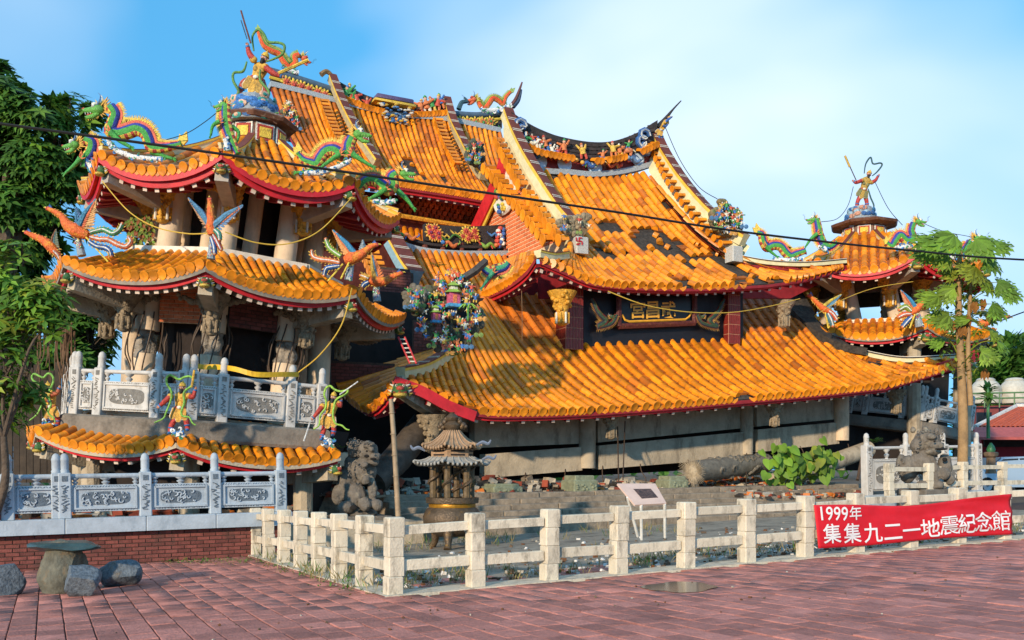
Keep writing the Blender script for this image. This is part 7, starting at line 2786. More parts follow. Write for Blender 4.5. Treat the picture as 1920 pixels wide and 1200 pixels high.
c1_ = part_empty('lower_canopy', BR)
six_roof(c1_, bz_(869), .72, .42, bz_(857) - bz_(869), ZINC, 2, .05)
MB().lathe(BG, [(.40, bz_(857)), (.40, bz_(842)), (.36, bz_(840))], 6, rot=.35).build('lantern_band', RUSTR, BR)
for k in range(6):
	a = (k + .5) * math.pi / 3 + .35
	d = Vector((math.cos(a), math.sin(a), 0))
	for zz in (846, 853):
		MB().fbox(BG + d * .342 + UP * bz_(zz), d.cross(UP), d, UP, .26, .03, .028).build('slot', DARK, BR)
c2_ = part_empty('upper_canopy', BR)
six_roof(c2_, bz_(839), .56, .15, bz_(808) - bz_(839), RUSTR, 2, .06)
MB().lathe(BG, [(.15, bz_(808)), (.12, bz_(806)), (.15, bz_(801)), (.16, bz_(797)), (.1, bz_(792)), (.085, bz_(790)), (.12, bz_(786)), (.125, bz_(783)), (.08, bz_(778)), (.04, bz_(775)), (.05, bz_(773))], 16).build('gourd_finial', BRONZE, BR, smooth=True)
fn = MB()
for sg in (-1, 1):
	for (x, z_, rr_) in ((.17, 801, .05), (.2, 797, .055), (.14, 791, .05), (.24, 800, .04), (.11, 786, .045)):
		fn.ball(BG + Vector((sg * x, 0, bz_(z_))), rr_, 8, 6)
fn.build('finial_scroll', BRONZE, BR, smooth=True)
for (x, y, fl) in ((905, 832, 1), (785, 842, -1), (915, 860, 1)):
	p = at_d(x, y, BG.y)
	MB().tube(spline([p - Vector((.12 * fl, 0, .03)), p + UP * .03, p + Vector((.1 * fl, 0, .0)), p + Vector((.15 * fl, 0, .07))], 4), [.02, .035, .03, .015], 6).build('corner_dragon', mat('blue_grey_metal', '#6a7280', rough=.5), BR, smooth=True)


# ================================================================== STONE TABLE AND STOOLS
def rock(name, c, size, seed, m, parent=None, flat=0.0, rot=0.0, build=True):
	bm = bmesh.new()
	bmesh.ops.create_icosphere(bm, subdivisions=4, radius=1.0)
	r = random.Random(seed)
	planes = [(Vector((r.gauss(0, 1), r.gauss(0, 1), r.gauss(0, .7))).normalized(), r.uniform(.62, .9)) for _ in range(11)]
	if flat:
		planes.append((UP, flat))
	planes.append((-UP, .8))
	cs, sn = math.cos(rot), math.sin(rot)
	for v_ in bm.verts:
		p = v_.co.copy()
		for nn, dd in planes:
			e = p.dot(nn) - dd
			if e > 0:
				p -= nn * e
		p += p.normalized() * (.045 * mnoise.noise(p * 3.1 + Vector((seed, 0, 0))) + .02 * mnoise.noise(p * 9 + Vector((0, seed, 0))))
		p = Vector((p.x * size[0], p.y * size[1], p.z * size[2]))
		v_.co = Vector((p.x * cs - p.y * sn, p.x * sn + p.y * cs, p.z)) + Vector(c) - (root_of(parent).location if parent else Vector((0, 0, 0)))
	me = bpy.data.meshes.new(name)
	bm.to_mesh(me)
	bm.free()
	me.materials.append(m)
	me.polygons.foreach_set('use_smooth', [True] * len(me.polygons))
	try:
		me.set_sharp_from_angle(angle=rad(32))
	except Exception:
		pass
	o = bpy.data.objects.new(name, me)
	COL.objects.link(o)
	if parent:
		o.parent = parent
	return o


SLATE = mat('speckled_blue_stone', '#5a6268', rough=.75, var=.5, scale=22, bump=.5, bscale=40, dirt='#8a6f45', dirt_amt=.2, dirt_scale=3)
SERP = mat('green_black_slab', '#2f4340', rough=.35, var=.5, scale=6, bump=.2, bscale=30, dirt='#5a7068', dirt_amt=.25, dirt_scale=4, spec=.5)
OCH = mat('ochre_green_rock', '#5f5d50', rough=.85, var=.4, scale=7, bump=.6, bscale=25, dirt='#9a6f3a', dirt_amt=.3, dirt_scale=2.5)
tp = on_ground(116, 1110)
TB_ = thing('stone_table', 'rough stone table with dark green slab top on the plaza', 'table', tp)
rock('table_base', tp + Vector((.0, 0, .25)), (.33, .30, .42), 11, OCH, TB_)
rock('table_top', tp + Vector((.02, 0, .585)), (.50, .42, .085), 12, SERP, TB_, flat=.55)
for (x, y, s, sd, lab, m_) in ((152, 1117, (.30, .24, .25), 21, 'speckled stone stool in front of the stone table', SLATE), (226, 1098, (.28, .24, .24), 22, 'flat topped stone stool nearest the brick wall', SLATE),
							   (12, 1115, (.26, .22, .26), 23, 'dark stone stool cut by the left picture edge', SLATE)):
	p = on_ground(x, y)
	o = rock('stone_stool', p + UP * s[2] * .72, s, sd, m_, None, flat=.72, rot=sd)
	tag(o, lab, 'stool', 'stone stools')

# ================================================================== INFORMATION BOARD
sg = thing('information_board', 'tilted pale information board on white legs behind the fence', 'sign', at_v(1222, 1012, 1.6))
cr = [at_v(1157, 908, 1.75), at_v(1228, 908, 1.75), at_v(1249, 945, 1.35), at_v(1190, 948, 1.35)]
nrm = (cr[1] - cr[0]).cross(cr[3] - cr[0]).normalized()
if nrm.dot(EYE - cr[0]) < 0:
	nrm = -nrm
MB().plate(cr, nrm, .03).build('panel', mat('faded_pink_panel', '#d3b3a0', rough=.5, var=.08, scale=5), sg)
bl = lambda a, b: cr[0].lerp(cr[1], a).lerp(cr[3].lerp(cr[2], a), b) + nrm * .019
MB().plate([bl(.3, .28), bl(.78, .28), bl(.84, .72), bl(.34, .74)], nrm, .004).build('printed_picture', mat('print_brown', '#4a352c', rough=.5, var=.9, scale=28, bump=0, dirt='#a07a6a', dirt_amt=.3, dirt_scale=20), sg)
for a, b in ((cr[3].lerp(cr[2], .2), at_v(1203, 1012, 1.55)), (cr[3].lerp(cr[2], .95), at_v(1247, 1008, 1.55)), (cr[0].lerp(cr[3], .6), at_v(1196, 1006, 1.75))):
	MB().tube([a, b], .022, 8).build('leg', mat('white_steel', '#d9d6cc', rough=.5), sg)

# ================================================================== POLES, PLINTHS AND FALLEN STONES
o = MB().tube(spline([at_d(733, 748, 18.4), at_d(739, 830, 18.4), at_d(747, 968, 18.4)], 8), [.045, .05, .058], 8).build('bamboo_pole', mat('dry_bamboo', '#9a8468', rough=.6, var=.25, scale=5, dirt='#5a4a3a', dirt_amt=.25, dirt_scale=6), None, smooth=True)
tag(o, 'leaning dry bamboo pole beside the dark lion', 'pole')
for i, t in enumerate((.12, .3, .48, .66, .84)):
	p = at_d(733, 748, 18.4).lerp(at_d(747, 968, 18.4), t)
	MB().lathe(p, [(.058, -.01), (.062, 0), (.058, .01)], 10).build('node', MATS['dry_bamboo'], o)
for (x, y0_, y1_, w, v, lab) in ((1086, 890, 928, 57, 10.9, 'square carved stone plinth under the hanging column'), (940, 906, 928, 68, 11.2, 'low carved plinth behind the incense burner'),
								 (1260, 891, 922, 50, 11.2, 'pale stone plinth near the fallen carved column')):
	c = at_v(x, (y0_ + y1_) / 2, v)
	w_, h_ = w * c.y / F * .9, (y1_ - y0_) * c.y / F
	rt_ = thing('stone_plinth', lab, 'plinth', c - UP * h_ / 2, 'stone column plinths')
	MOSSY = mat('mossy_stone', '#7f8268', rough=.9, var=.3, scale=8, bump=.5, bscale=25, dirt='#4b4a3a', dirt_amt=.3)
	MB().cbox(c - UP * h_ * .12, U, V, UP, w_, w_, h_ * .72, .03).build('block', MOSSY, rt_)
	MB().cbox(c + UP * h_ * .34, U, V, UP, w_ * .82, w_ * .82, h_ * .25, .02).build('cap', MOSSY, rt_)
	rel = MB()
	for i in range(14):
		rel.ball(c - UP * h_ * (.12 + R.uniform(-.2, .2)) + U * R.uniform(-.4, .4) * w_ - V * w_ * .5, (.05, .02, .035), 6, 4)
	rel.build('relief', MOSSY, rt_, smooth=True, kind='stuff')
fc = thing('fallen_carved_column', 'fallen column with carved dragons and a bristling end', 'column', at_v(1350, 905, 11.3))
a, b = at_v(1300, 884, 11.0), at_v(1436, 868, 11.9)
mbb = MB().tube([a, a.lerp(b, .5), b], [.3, .3, .28], 16)
ax = (b - a).normalized()
mbb.build('shaft', mat('grey_dirty_stone', '#6f675a', rough=.95, var=.35, scale=6, bump=.7, bscale=22), fc, smooth=True)
rel = MB()
for i in range(40):
	t = R.uniform(.1, .95)
	an = R.uniform(0, 6.28)
	d = (UP * math.sin(an) + ax.cross(UP) * math.cos(an))
	p = a.lerp(b, t) + d * .3
	q2 = [p + (ax * math.cos(j) + d.cross(ax) * math.sin(j)) * .1 * (1 - .1 * j) for j in range(6)]
	rel.tube(q2, [.03, .045, .045, .04, .03, .015], 6)
rel.build('carved_relief', MATS['grey_dirty_stone'], fc, smooth=True, kind='stuff')
sp_ = MB()
for i in range(60):
	an = 2 * math.pi * i / 60
	d = (UP * math.sin(an) + ax.cross(UP) * math.cos(an))
	sp_.tube([a - ax * .02 + d * .1, a - ax * (.1 + R.uniform(-.03, .03)) + d * R.uniform(.42, .56)], [.012, .004], 4)
sp_.lathe(a - ax * .01, [(.18, 0), (.15, .05), (.05, .07)], 14, axis=-ax)
sp_.build('bristling_end', mat('dry_straw', '#a3937a', rough=.9, var=.3, scale=10), fc, kind='stuff')

# balustrade by the brown lion, and the concrete remnants
q0, q1 = at_v(1626, 958, 8.2), at_v(1832, 946, 8.2)
BAL4 = thing('balustrade', 'white marble balustrade standing behind the brown mossy lion', 'balustrade', q0, 'marble balustrades')
hh = (at_v(1626, 812, 8.2) - q0).z
balustrade(BAL4, q0 + UP * .42, q1 + UP * .42, UP, [.0, .34, .68, 1.0], H=(hh - .42 - .325) / .72, mm=(MARBLE, MARBLE_D), seed=90, w=.22)
MB().fbox((q0 + q1) / 2 + UP * .2, (q1 - q0).normalized(), V, UP, (q1 - q0).length + .2, .32, .44).build('base_slab', MARBLE_B, BAL4)

# ================================================================== RUBBLE AND LITTER
def scatter_mesh(name, n, spot, sizes, mats_, seed, kind='stuff'):
	r = random.Random(seed)
	mb = MB()
	for i in range(n):
		p, sc = spot(r)
		s = r.uniform(*sizes) * sc
		k = r.randrange(len(mats_))
		rot = Matrix.Rotation(r.uniform(0, 6.28), 3, 'Z') @ Matrix.Rotation(r.uniform(-.6, .6), 3, 'X')
		d = Vector((s * r.uniform(.6, 1.6), s * r.uniform(.5, 1.2), s * r.uniform(.25, .8)))
		vs = [rot @ Vector((x * d.x * r.uniform(.7, 1), y * d.y * r.uniform(.7, 1), z * d.z)) + p + UP * d.z * .35 for x in (-.5, .5) for y in (-.5, .5) for z in (-.5, .5)]
		mb.add(vs, [(0, 1, 3, 2), (4, 6, 7, 5), (0, 4, 5, 1), (2, 3, 7, 6), (0, 2, 6, 4), (1, 5, 7, 3)], k)
	o = mb.build(name, mats_)
	o['kind'] = kind
	return o


def sp_podium(r):
	u, v = r.uniform(-1.5, 14), r.uniform(10.8, 13.5)
	return uv(u, v, .79 + .06 * max(0, v - 11.5)), 1.0


def sp_left(r):
	u, v = r.uniform(-4.5, 1.5), r.uniform(8.6, 11)
	return uv(u, v, .32 + .12 * (v - 8.6)), 1.2


def sp_court(r):
	u, v = r.uniform(.3, 14), abs(r.gauss(0, 2.2)) + .35
	p = gpt(u, v)
	return p, .55


def sp_right(r):
	u, v = r.uniform(13, 17.5), r.uniform(9.5, 13)
	return uv(u, v, .62 + .12 * (v - 9.5)), 1.5


SHARD = [CONC, mat('brick_shard', '#8a3f2a', var=.3, rough=.9), mat('tile_shard', '#b8641e', var=.3), MORTAR, mat('pale_rubble', '#a39a8a', var=.25, rough=.95)]
scatter_mesh('rubble', 1100, sp_podium, (.05, .2), SHARD, 1)


def sp_heap(r):
	u, v = r.uniform(-1.2, 13.5), 11.6 + abs(r.gauss(0, .55))
	return uv(u, v, .74 + r.random() * (.1 + .32 * max(0, mnoise.noise(Vector((u * .8, 0, 3))) + .25) + .12 * (v - 11.6))), 1.2


scatter_mesh('rubble', 1100, sp_heap, (.06, .24), [CONC, MORTAR, mat('pale_rubble', '#a39a8a'), STEP, SHARD[1]], 6)
scatter_mesh('rubble', 420, sp_left, (.06, .24), SHARD, 2)
scatter_mesh('rubble', 700, sp_right, (.04, .13), SHARD, 3)
LITTER = [mat('dead_leaf', '#6a4426', var=.4, rough=.9), mat('paper_scrap', '#cfcac2', var=.15), EARTH, mat('twig', '#5a4a38', var=.3), mat('pale_rubble', '#a39a8a')]
scatter_mesh('litter', 1500, sp_court, (.03, .13), LITTER, 4)


def sp_plaza(r):
	x, y = r.uniform(-9, 10), r.uniform(7.6, 14)
	p = Vector((x, y, G(x, y) + .002))
	rel_ = p - C0
	if rel_.dot(U) > 0 and rel_.dot(V) > -.2:
		p = Vector((x, 8 + (y - 7.6) * .2, G(x, 8 + (y - 7.6) * .2)))
	return p, .22


scatter_mesh('litter', 170, sp_plaza, (.03, .12), [LITTER[0], LITTER[0], LITTER[3], mat('pale_rubble', '#a39a8a')], 5)
WET = mat('shallow_water', '#3a2f2e', rough=.16, var=.1, bump=0, spec=.4)
for (x, y, a_, b_) in ((1278, 1101, .4, .45),):
	c = on_ground(x, y)
	pp = []
	for i in range(28):
		t = 6.283 * i / 28
		rr_ = 1 + .45 * mnoise.noise(Vector((math.cos(t) * 1.6, math.sin(t) * 1.6, x)))
		q_ = c + Vector((math.cos(t) * a_ * rr_, math.sin(t) * b_ * rr_, 0))
		q_.z = G(q_.x, q_.y) + .007
		pp.append(q_)
	o = MB().add(pp, [tuple(range(28))]).build('puddle', WET)
	o['kind'] = 'structure'
# boards and rods leaning in the ruin
PLK = mat('grey_timber', '#7a6c58', rough=.9, var=.3, scale=5, bump=.4)
for (a, b, r0, lab) in (((1168, 900, 10.5), (1172, 790, 12.2), .015, 'thin rod leaning under the eave nearer the sign'), ((1160, 905, 10.5), (1158, 800, 12), .018, 'rusty rod standing in front of the hanging beam'),
						((1399, 930, 10), (1400, 850, 12.5), .016, 'thin rusty rod below the short column'), ((1608, 900, 10.8), (1618, 850, 11), .05, 'short broken board leaning on the rubble')):
	o = MB().tube([at_v(*a), at_v(*b)], r0, 6).build('leaning_rod', mat('rusty_rebar', '#4b3a2c', var=.3), None)
	tag(o, lab, 'rod')
gu = MB()
for (x, y, v, L) in ((930, 932, 11, .9), (1010, 928, 11.2, 1.1), (800, 940, 10.6, 1.2), (1540, 905, 11.4, 1.2), (1480, 900, 11.4, .8), (720, 930, 10.4, 1.3)):
	p = at_v(x, y, v)
	o = MB().fbox(p, (U + V * R.uniform(-.5, .5) + UP * R.uniform(-.05, .15)).normalized(), V, UP, L, .14, .05).build('broken_board', PLK, None)
	tag(o, 'grey broken board in the rubble near picture column %d' % 0, 'board')
	o['label'] = {930: 'broken board just behind the incense burner', 1010: 'broken board between the two carved plinths', 800: 'broken board in the rubble left of the burner', 1540: 'broken board below the fallen plain column',
				  1480: 'broken board beside the heart leaved vine', 720: 'broken board behind the bamboo pole'}[x]
	o['group'] = 'boards in the rubble'
for i, (x, y, v) in enumerate(((900, 895, 12.9), (935, 898, 12.9), (985, 893, 12.9), (1060, 886, 12.9), (1130, 880, 12.9), (1200, 876, 12.9), (1290, 868, 12.9), (1370, 862, 12.9), (1425, 850, 12.8), (1500, 842, 12.8), (1590, 838, 12.7), (1600, 842, 12.6), (1612, 845, 12.6), (1625, 838, 12.7))):
	p = at_v(x, y, v)
	q_ = [p + UP * .1, p + Vector((R.uniform(-.1, .1), -.1, -.12)), p + Vector((R.uniform(-.25, .25), -.2, R.uniform(-.45, -.25))), p + Vector((R.uniform(-.4, .4), -.25, R.uniform(-.6, -.3)))]
	MB().tube(spline(q_, 4), .014, 5).build('bent_rebar', mat('rusty_rebar', '#4b3a2c'), frame_p)
# ladder and tape
ld = thing('red_ladder', 'short red ladder leaning against the broken brick wall', 'ladder', at_d(774, 680, 20.6))
a0, a1 = at_d(752, 632, 20.8), at_d(774, 682, 20.6)
for off in (-.06, .08):
	MB().tube([a0 + Vector((off, 0, 0)), a1 + Vector((off, 0, 0))], .022, 6).build('stile', RED, ld)
for i in range(6):
	p = a0.lerp(a1, (i + .5) / 6)
	MB().tube([p + Vector((-.06, 0, 0)), p + Vector((.08, 0, 0))], .015, 5).build('rung', paint('#e6ddc6'), ld)
tape = MB()
YT = mat('yellow_caution_tape', '#d9a81c', rough=.5, var=.2, scale=12, bump=0, dirt='#7a2f1e', dirt_amt=.18, dirt_scale=9)
tp_ = spline([at_d(x, y, d) for x, y, d in ((356, 682, 18.6), (380, 688, 18.6), (405, 688, 18.5), (440, 692, 18.2), (480, 702, 18.2), (530, 702, 18.6), (560, 702, 19))], 5)
tape.grid([[p + UP * .05, p - UP * .05] for p in tp_])
o = tape.build('caution_tape', YT, None)
tag(o, 'yellow caution tape strung behind the white balcony balustrade', 'tape')

# ================================================================== TREES AND PLANTS
def leaf_mat(name, h, trans=.35, var=.35):
	return mat(name, h, rough=.5, var=var, scale=1.2, bump=0, rnd=.45, trans=trans, spec=.3)


BARK = mat('grey_bark', '#5a4c3e', rough=.95, var=.35, scale=6, bump=.7, bscale=20)
LEAF_D = leaf_mat('dark_leaf', (0.065, 0.16, 0.028))
LEAF_M = leaf_mat('mid_leaf', (0.105, 0.24, 0.036))
LEAF_L = leaf_mat('light_leaf', (0.16, 0.29, 0.03))
LEAF_Y = leaf_mat('yellow_green_leaf', (0.26, 0.30, 0.03))


class Leaves:
	"""many small leaf faces gathered into one mesh"""

	def __init__(self):
		self.v, self.f, self.m = [], [], []

	def leaf(self, p, d, n, L, w, mi=0, fold=.15):
		s = d.cross(n)
		if s.length < 1e-5:
			s = Vector((1, 0, 0))
		s.normalize()
		n = s.cross(d)
		o = len(self.v)
		self.v += [p, p + d * L * .45 + s * w + n * fold * w, p + d * L - n * L * .12, p + d * L * .45 - s * w + n * fold * w, p + d * L * .5 - n * fold * w * .4]
		self.f += [(o, o + 1, o + 4), (o + 1, o + 2, o + 4), (o + 2, o + 3, o + 4), (o + 3, o, o + 4)]
		self.m += [mi] * 4

	def whorl(self, p, axis, L, k, r, mi, droop=.35):
		"""a palm-shaped spray of k leaflets"""
		a = axis.normalized()
		x = a.cross(Vector((.3, .7, .2))).normalized()
		y = a.cross(x)
		t0 = r.uniform(0, 6.28)
		for i in range(k):
			an = t0 + 6.283 * i / k
			d = (x * math.cos(an) + y * math.sin(an) + a * (.25 - droop * r.random())).normalized()
			self.leaf(p, d, a, L * r.uniform(.75, 1.1), L * .17, mi)

	def build(self, name, mats_, parent=None, kind=None):
		L = root_of(parent).location if parent is not None else Vector((0, 0, 0))
		me = bpy.data.meshes.new(name)
		me.from_pydata([tuple(p - L) for p in self.v], [], self.f)
		for m_ in mats_:
			me.materials.append(m_)
		me.polygons.foreach_set('material_index', self.m)
		o = bpy.data.objects.new(name, me)
		COL.objects.link(o)
		if parent is not None:
			o.parent = parent
		if kind:
			o['kind'] = kind
		return o


def limbs(root, base, tips, r0, m=BARK, name='trunk'):
	mid = base.lerp(sum((t for t in tips), Vector((0, 0, 0))) / len(tips), .45)
	MB().tube(spline([base, base.lerp(mid, .5) + Vector((.15, 0, 0)), mid], 5), [r0, r0 * .8, r0 * .6], 10).build(name, m, root, smooth=True)
	for t in tips:
		q_ = mid.lerp(t, .5) + Vector((R.uniform(-.4, .4), R.uniform(-.3, .3), R.uniform(-.1, .5)))
		MB().tube(spline([mid, q_, t], 5), [r0 * .5, r0 * .28, r0 * .08], 7).build('limb', m, root, smooth=True)


def crown(root, lobes, n, L, k, mats_, seed, name='crown', light=.3, whorl=True):
	"""leaf sprays spread through overlapping lobes, denser near their skins, with gaps between"""
	r = random.Random(seed)
	lv = Leaves()
	tw = MB()
	vol = [a[1][0] * a[1][1] * a[1][2] for a in lobes]
	for i in range(n):
		c, s = r.choices(lobes, vol)[0]
		for _ in range(8):
			d = Vector((r.gauss(0, 1), r.gauss(0, 1), r.gauss(0, 1))).normalized()
			q_ = r.uniform(.25, 1.0) ** .45
			p = c + Vector((d.x * s[0], d.y * s[1], d.z * s[2])) * q_
			if mnoise.noise(p * 1.1 + Vector((seed, 0, 0))) > -.1:
				break
		up = (UP * .8 + d * .7).normalized()
		mi = 0 if r.random() > light else 1
		if len(mats_) > 2 and r.random() < .12:
			mi = 2
		if whorl:
			lv.whorl(p, up, L * r.uniform(.7, 1.25), k, r, mi)
			if r.random() < .35:
				tw.tube([p, p - d * L * 1.6 - UP * L * .6], [.012, .02], 4, cap=False)
		else:
			for q in range(k):
				dd = (d + Vector((r.gauss(0, .8), r.gauss(0, .8), r.gauss(0, .5)))).normalized()
				lv.leaf(p + dd * L * .2, dd, (UP + dd.cross(UP) * .4).normalized(), L * r.uniform(.7, 1.2), L * .3, mi)
	lv.build(name, mats_, root)
	if whorl:
		tw.build('twig', BARK, root, kind='stuff')


def tree(name, label, base, lobes, n, L, k, mats_, seed, r0=.25, group=None, tips=None, light=.3, whorl=True, cat='tree'):
	root = thing(name, label, cat, base, group)
	limbs(root, base, tips or [c for c, s in lobes[:5]], r0)
	crown(root, lobes, n, L, k, mats_, seed, light=light, whorl=whorl)
	return root


def lobe(px, py, d, rx, rz, ry=None):
	"""ellipsoid given by picture centre, depth and picture radii"""
	kk = d / F
	return (at_d(px, py, d), (rx * kk, ry or (rx + rz) * .5 * kk, rz * kk))


tree('broadleaf_tree', 'big dark umbrella leaved tree rising beside the leaning tower', at_d(-40, 880, 27) * 1.0, [
	lobe(20, 190, 26, 60, 60), lobe(80, 215, 26, 65, 45), lobe(130, 200, 26.5, 45, 22), lobe(-20, 260, 27, 80, 90), lobe(60, 290, 26.5, 80, 65), lobe(120, 330, 27, 50, 55), lobe(30, 380, 27, 90, 60),
	lobe(90, 420, 27.5, 70, 50), lobe(-10, 150, 27, 40, 40), lobe(20, 470, 27.5, 80, 40), lobe(150, 260, 27, 40, 40), lobe(170, 215, 27, 26, 22), lobe(60, 560, 28, 70, 50), lobe(140, 580, 28.5, 50, 50), lobe(70, 660, 28, 80, 50), lobe(170, 640, 28.5, 50, 60)], 4300, .36, 7, [LEAF_D, LEAF_M, LEAF_L], 3, r0=.4, light=.4)
# bush of round leaves in front of the tower's eave
tree('leafy_shrub', 'shrub with round glossy leaves in front of the tower eave', at_d(-25, 1000, 15.2), [
	lobe(30, 520, 15.2, 55, 50), lobe(80, 560, 15, 50, 45), lobe(20, 600, 15.2, 50, 50), lobe(95, 610, 15, 40, 30), lobe(10, 690, 15, 45, 45), lobe(40, 470, 15.4, 40, 25), lobe(35, 655, 15, 30, 40), lobe(55, 730, 15.5, 40, 35), lobe(15, 770, 15.5, 40, 40)], 380, .24, 5,
	[LEAF_M, LEAF_L, LEAF_Y], 5, r0=.08, light=.42, whorl=True)
# hanging roots and a plank screen in the shade left of the tower
hr = thing('hanging_roots', 'bunch of dry hanging roots under the tower eave by the tree', 'roots', at_d(100, 700, 18.6))
for i in range(22):
	x = R.uniform(72, 140)
	MB().tube(spline([at_d(x, R.uniform(595, 625), 19 + R.uniform(-.4, .4)), at_d(x + R.uniform(-6, 6), 660, 19), at_d(x + R.uniform(-8, 8), R.uniform(680, 760), 18.8)], 5), [.02, .014, .006], 5).build('root', mat('dry_root', '#6a4f38', rough=.9, var=.3), hr)
ps = thing('plank_screen', 'dark weathered plank screen in the shade behind the shrub', 'screen', at_d(40, 890, 23))
for i in range(34):
	x0_ = -294 + i * 13
	a, b = at_d(x0_, 905, 24.0), at_d(x0_ + R.uniform(-1, 1), 690 + R.uniform(-12, 12), 24.0)
	h_ = b.z - a.z
	MB().cbox(a.lerp(b, .5), Vector((1, 0, 0)), Vector((0, 1, 0)), UP, .168, .04, h_, .008).build('plank', mat('dark_plank', '#3a3026', rough=.9, var=.35, scale=4, bump=.4, rnd=.3), ps)

# papaya beside the far tower
pb = at_d(1803, 925, 24.5)
pap = thing('papaya_tree', 'slim papaya tree with lobed leaves and climbing vine at the far tower', 'tree', pb)
MB().tube(spline([pb, at_d(1806, 800, 24.5), at_d(1802, 690, 24.5), at_d(1797, 560, 24.5), at_d(1800, 470, 24.5)], 6), [.13, .125, .1, .08, .05], 12).build('trunk', mat('papaya_bark', '#9a7a52', rough=.8, var=.25, scale=5, bump=.4, dirt='#5d4a35', dirt_amt=.3), pap, smooth=True)
MB().tube(spline([at_d(1820, 760, 24.4), at_d(1815, 640, 24.4), at_d(1822, 520, 24.4)], 5), [.07, .06, .04], 8).build('trunk', MATS['papaya_bark'], pap, smooth=True)
r_ = random.Random(8)
lvP = Leaves()


def papaya_leaf(p, q, s, r, mi):
	"""one big hand-shaped leaf with seven jagged fingers, on a long stalk"""
	MB().tube(spline([p, p.lerp(q, .5) + UP * .15, q], 4), [.018, .012, .008], 5).build('leaf_stalk', LEAF_Y, pap)
	d = (q - p).normalized()
	n = (UP * .6 + NV * .8 + Vector((r.uniform(-.4, .4), 0, 0))).normalized()
	x = (d - n * d.dot(n)).normalized()
	y = n.cross(x)
	for i in range(7):
		an = (i - 3) * .48
		dd = (x * math.cos(an) + y * math.sin(an) - n * .12 - UP * .35).normalized()
		L = s * (1 - .07 * abs(i - 3))
		lvP.leaf(q, dd, n, L, L * .2, mi)
		for t, sg in ((.45, 1), (.45, -1), (.7, 1), (.7, -1)):
			e = (dd + dd.cross(n) * sg * .8).normalized()
			lvP.leaf(q + dd * L * t, e, n, L * .36, L * .07, mi)


for (x, y, s, mi) in ((1755, 450, .55, 0), (1790, 440, .6, 0), (1830, 448, .6, 0), (1865, 458, .45, 0), (1745, 470, .45, 0), (1780, 478, .5, 1), (1850, 480, .5, 0), (1870, 530, .45, 0), (1885, 545, .4, 0), (1760, 555, .5, 1), (1790, 540, .5, 1),
					  (1845, 520, .5, 1), (1860, 570, .45, 0), (1780, 590, .5, 1), (1820, 600, .45, 1), (1855, 620, .4, 1), (1772, 640, .4, 0), (1840, 660, .4, 1), (1815, 560, .4, 1), (1830, 500, .5, 2), (1800, 510, .5, 2), (1845, 590, .4, 2), (1870, 640, .4, 0)):
	st = at_d(1800 + (x - 1800) * .12, y + 26, 24.5)
	papaya_leaf(st, at_d(x, y, 24.3 + r_.uniform(-.5, .5)), s * 1.3, r_, mi)
lvP.build('crown', [LEAF_L, leaf_mat('papaya_leaf', (.2, .3, .03)), LEAF_Y], pap)
lvV = Leaves()
for i in range(520):
	t = r_.random()
	x, y = 1808 + r_.gauss(0, 22) * (1 - .4 * t), 470 + 240 * r_.random() ** .8
	p = at_d(x, y, 24.6 + r_.uniform(-.3, .4))
	d = Vector((r_.gauss(0, 1), r_.gauss(0, .6), r_.gauss(-.2, .6))).normalized()
	lvV.leaf(p, d, UP, r_.uniform(.1, .2), .05, r_.choice((0, 0, 1, 2)))
lvV.build('climbing_vine', [LEAF_L, LEAF_M, LEAF_Y], pap)
dl = Leaves()
for (x, y) in ((1783, 600), (1828, 565), (1845, 560), (1815, 590), (1850, 690), (1805, 610)):
	for q in range(5):
		p = at_d(x + r_.uniform(-4, 4), y, 24.2)
		dl.leaf(p, Vector((r_.uniform(-.3, .3), 0, -1)).normalized(), NV, .32, .07, 0)
dl.build('withered_leaf', [mat('withered_leaf', '#8a5a24', rough=.8, var=.3, bump=0, trans=.2)], pap, kind='stuff')

# heart-leaved vine on the rubble
hv = thing('heart_leaved_vine', 'bright green heart leaved vine sprawling over the rubble', 'plant', at_v(1480, 905, 10.6))
lvH = Leaves()
for i in range(95):
	a = r_.random()
	if a < .62:
		x, y = r_.gauss(1482, 24), 868 + r_.gauss(0, 20)
	else:
		x, y = r_.gauss(1540, 16), 858 + r_.gauss(0, 15)
	p = at_v(x, y, 10.6 + r_.uniform(-.4, .3))
	n = (NV + UP * r_.uniform(-.1, .7) + Vector((r_.uniform(-.5, .5), 0, 0))).normalized()
	d = (-UP + Vector((r_.uniform(-.7, .7), 0, 0))).normalized()
	d = (d - n * d.dot(n)).normalized()
	s = d.cross(n)
	L = r_.uniform(.2, .34)
	mi = 0 if r_.random() < .6 else (1 if r_.random() < .7 else 2)
	o_ = len(lvH.v)
	heart = [(0, .0), (.28, -.18), (.52, -.02), (.5, .3), (.28, .68), (0, 1.0), (-.28, .68), (-.5, .3), (-.52, -.02), (-.28, -.18)]
	lvH.v += [p + s * (hx * L) + d * (hy * L) - n * (abs(hx) * L * .22 - .02) for hx, hy in heart]
	lvH.f.append(tuple(range(o_, o_ + 5)) + (o_ + 5,))
	lvH.f.append((o_, o_ + 5) + tuple(range(o_ + 6, o_ + 10)))
	lvH.m += [mi, mi]
lvH.build('leaves', [LEAF_L, leaf_mat('lime_leaf', (.2, .34, .03)), LEAF_Y], hv)
for i in range(9):
	MB().tube(spline([at_v(1490 + r_.uniform(-20, 40), 905, 10.8), at_v(1480 + r_.uniform(-30, 70), 880, 10.6), at_v(1480 + r_.uniform(-40, 80), 850, 10.6)], 4), [.016, .012, .006], 5).build('stem', LEAF_Y, hv)
